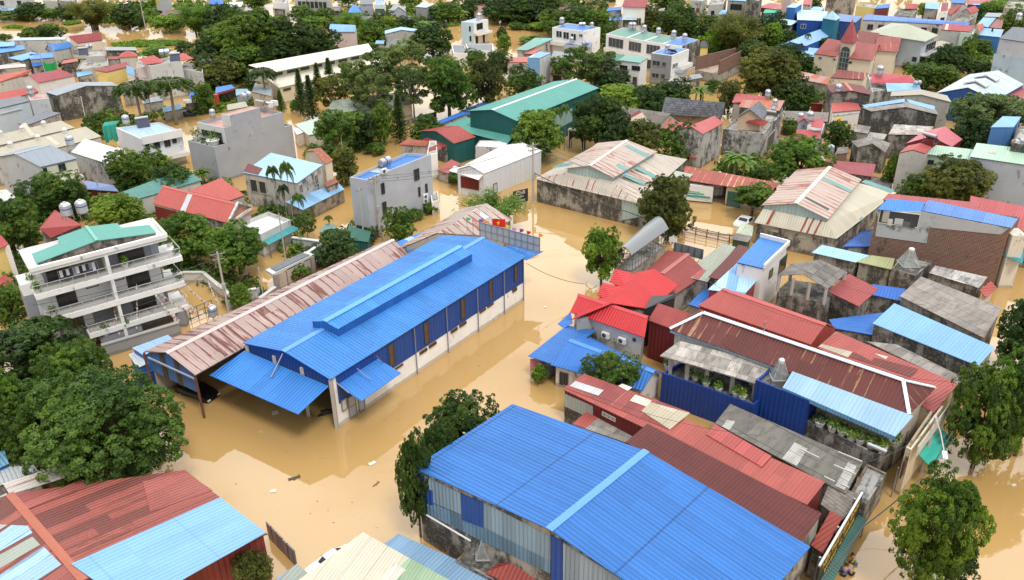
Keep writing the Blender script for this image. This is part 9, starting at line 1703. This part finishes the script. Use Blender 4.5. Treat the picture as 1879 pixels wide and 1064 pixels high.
lp=thing('street_lamp','street lamp with a long arm reaching over the green ribbed awning','street lamp',P(1690,866));p=P(1690,866);e_=P(1733,831,6.2);m_=MB();m_.tube([(p.x,p.y,-1.2),(p.x,p.y,5.6)],.13,8);m_.tube([(p.x,p.y,5.5),((p.x+e_.x)/2,(p.y+e_.y)/2,6.1),e_],.05,6);m_.build('pole',CONCP,lp);m_=MB();d_=V((e_.x-p.x,e_.y-p.y,0)).normalized();m_.obox(e_+d_*.3,d_*.45,V((-d_.y,d_.x,0))*.16,V((0,0,.08)));m_.build('lamp_head',paint((.72,.72,.7),.4),lp)
for i,(px,ln,wd,rz,col,lb) in enumerate((((540,877),1.0,.25,.4,(.08,.06,.045),'dark floating driftwood on the wide open flood'),((683,850),.6,.3,.6,(.7,.68,.6),'white floating packaging on the open water, right of the driftwood'),((501,901),.5,.3,.2,(.7,.66,.58),'white floating packaging on the open water, left of the driftwood'),((690,888),.7,.08,.9,(.2,.14,.09),'bent stick floating between the two blue warehouses'),((1780,925),.4,.2,.2,(.05,.05,.05),'dark scrap floating in the right street'),((1793,936),.4,.2,.4,(.6,.58,.5),'white scrap floating below the dark scrap in the right street'),((1860,890),.4,.2,.4,(.6,.58,.5),'white scrap floating at the far right street edge'),((1000,563),.25,.2,.3,(.7,.7,.66),'white dot of litter floating in front of the bright red roof'),((505,757),.6,.5,.4,(.55,.5,.42),'pale board floating under the blue front awning'))):
    o=thing('floating_litter',lb,'litter',P(*px));m_=MB();u=V((math.cos(rz),math.sin(rz),0));v=V((-u.y,u.x,0));c_=P(*px,.03);m_.obox(c_,u*ln/2,v*wd/2,V((0,0,.04)));m_.obox(c_+u*ln*.2,(u+v*.8)*ln*.28,v*wd*.3,V((0,0,.05)));m_.build('piece',paint(col,.8),o)
rsd=np.random.RandomState(4);m_=MB()
for px in ((600,900,700),(560,820,60),(640,960,80),(700,760,60),(900,660,50),(1010,420,40),(1760,960,50)):
    for k in range(9):c_=P(px[0]+rsd.normal()*px[2]*.5 if px[2] < 300 else rsd.uniform(430,760),px[1]+rsd.normal()*25,.012);s_=rsd.uniform(.04,.12);t=rsd.uniform(0,6);u=V((math.cos(t),math.sin(t),0));m_.poly([c_-u*s_,c_+V((u.y,-u.x,0))*s_*.4,c_+u*s_,c_+V((-u.y,u.x,0))*s_*.4])
tag(m_.build('leaf_litter',paint((.13,.09,.05),.9)),'tiny leaves and scraps scattered over the flood water','litter',kind='stuff')
# ---------------------------------------------------------------- people at the lower right shop front
SKIN=paint((.42,.24,.16),.6);HAIR=paint((.012,.01,.01),.6)
def person(px,lb,shirt,trousers,rz,bend=.15,hat=None):
    o=thing('person',lb,'person',(0,0,0));z0=-.75
    vs=[((0,0,.92),.15),((0,bend*.3,1.15),.14),((0,bend*.7,1.38),.15),((0,bend,1.5),.06),((0,bend+.02,1.6),.1),((0,bend+.03,1.72),.085),((.2,bend*.7,1.38),.065),((.3,bend+.12,1.12),.05),((.2,bend+.36,1.0),.035),((-.2,bend*.7,1.38),.065),((-.3,bend+.1,1.12),.05),((-.18,bend+.36,1.02),.035),((.1,0,.86),.1),((.12,.04,.48),.075),((.12,0,.08),.05),((.12,.14,.03),.04),((-.1,0,.86),.1),((-.13,.1,.48),.075),((-.13,.02,.08),.05),((-.13,.16,.03),.04)]
    es=[(0,1),(1,2),(2,3),(3,4),(4,5),(2,6),(6,7),(7,8),(2,9),(9,10),(10,11),(0,12),(12,13),(13,14),(14,15),(0,16),(16,17),(17,18),(18,19)]
    for bx,hnd in ((8,1),(11,-1)):      # five fingers each
        hx,hy,hz_=vs[bx][0]
        for f in range(5):k=len(vs);vs.append(((hx+hnd*(.03-.018*f),hy+(.09 if f else .04),hz_+(.0 if f else .04)),.012));es.append((bx,k))
    def skin(idx,grow,name,mat,par):
        me=bpy.data.meshes.new('body');mp={v:i for i,v in enumerate(idx)};me.from_pydata([vs[i][0] for i in idx],[(mp[a],mp[b]) for a,b in es if a in mp and b in mp],[]);t=bpy.data.objects.new('body',me);C.objects.link(t);t.modifiers.new('s','SKIN').use_smooth_shade=True;t.modifiers.new('u','SUBSURF').levels=1
        for i,v in enumerate(idx):r_=vs[v][1]*grow;me.skin_vertices[0].data[i].radius=(r_,r_*.8)
        me.skin_vertices[0].data[0].use_root=True;m2=bpy.data.meshes.new_from_object(t.evaluated_get(bpy.context.evaluated_depsgraph_get()));bpy.data.objects.remove(t);m2.materials.clear();m2.materials.append(mat);r=bpy.data.objects.new(name,m2);C.objects.link(r);r.parent=par;ORG[r.name]=V((0,0,0));return r
    bd=skin(list(range(len(vs))),1,'body',SKIN,o);skin([0,1,2,6,9,7,10],1.16,'shirt',paint(shirt,.8),bd);skin([0,12,13,16,17],1.18,'trousers',paint(trousers,.8),bd)
    b=MB();b.lathe([(.09,1.66),(.11,1.72),(.1,1.8),(.05,1.85),(0,1.86)],9,(0,bend,0)) if not hat else b.lathe([(.3,1.7),(.18,1.82),(.02,1.95)],12,(0,bend,0));b.build('hair' if not hat else 'hat',HAIR if not hat else paint(hat,.8),bd)
    b=MB();[b.obox((x,bend+.115,1.67),(.014,0,0),(0,.008,0),(0,0,.008)) for x in (-.035,.035)];b.obox((0,bend+.13,1.635),(.012,0,0),(0,.02,0),(0,0,.018));b.obox((0,bend+.115,1.59),(.025,0,0),(0,.008,0),(0,0,.006));b.build('face',paint((.12,.06,.05),.6),bd)
    o.location=P(*px)+V((0,0,z0));o.rotation_euler=(0,0,rz)
person((1548,1056),'person in a blue shirt and black trousers wading under the long black sign',(.03,.12,.45),(.015,.015,.018),-.6);person((1562,1054),'person in a light tan shirt bending beside the person in blue',(.5,.34,.16),(.02,.02,.025),.6,.3);person((1568,1034),'person in a yellow shirt with blue trousers by the motorbike row',(.55,.42,.05),(.1,.3,.45),1.6,.3)
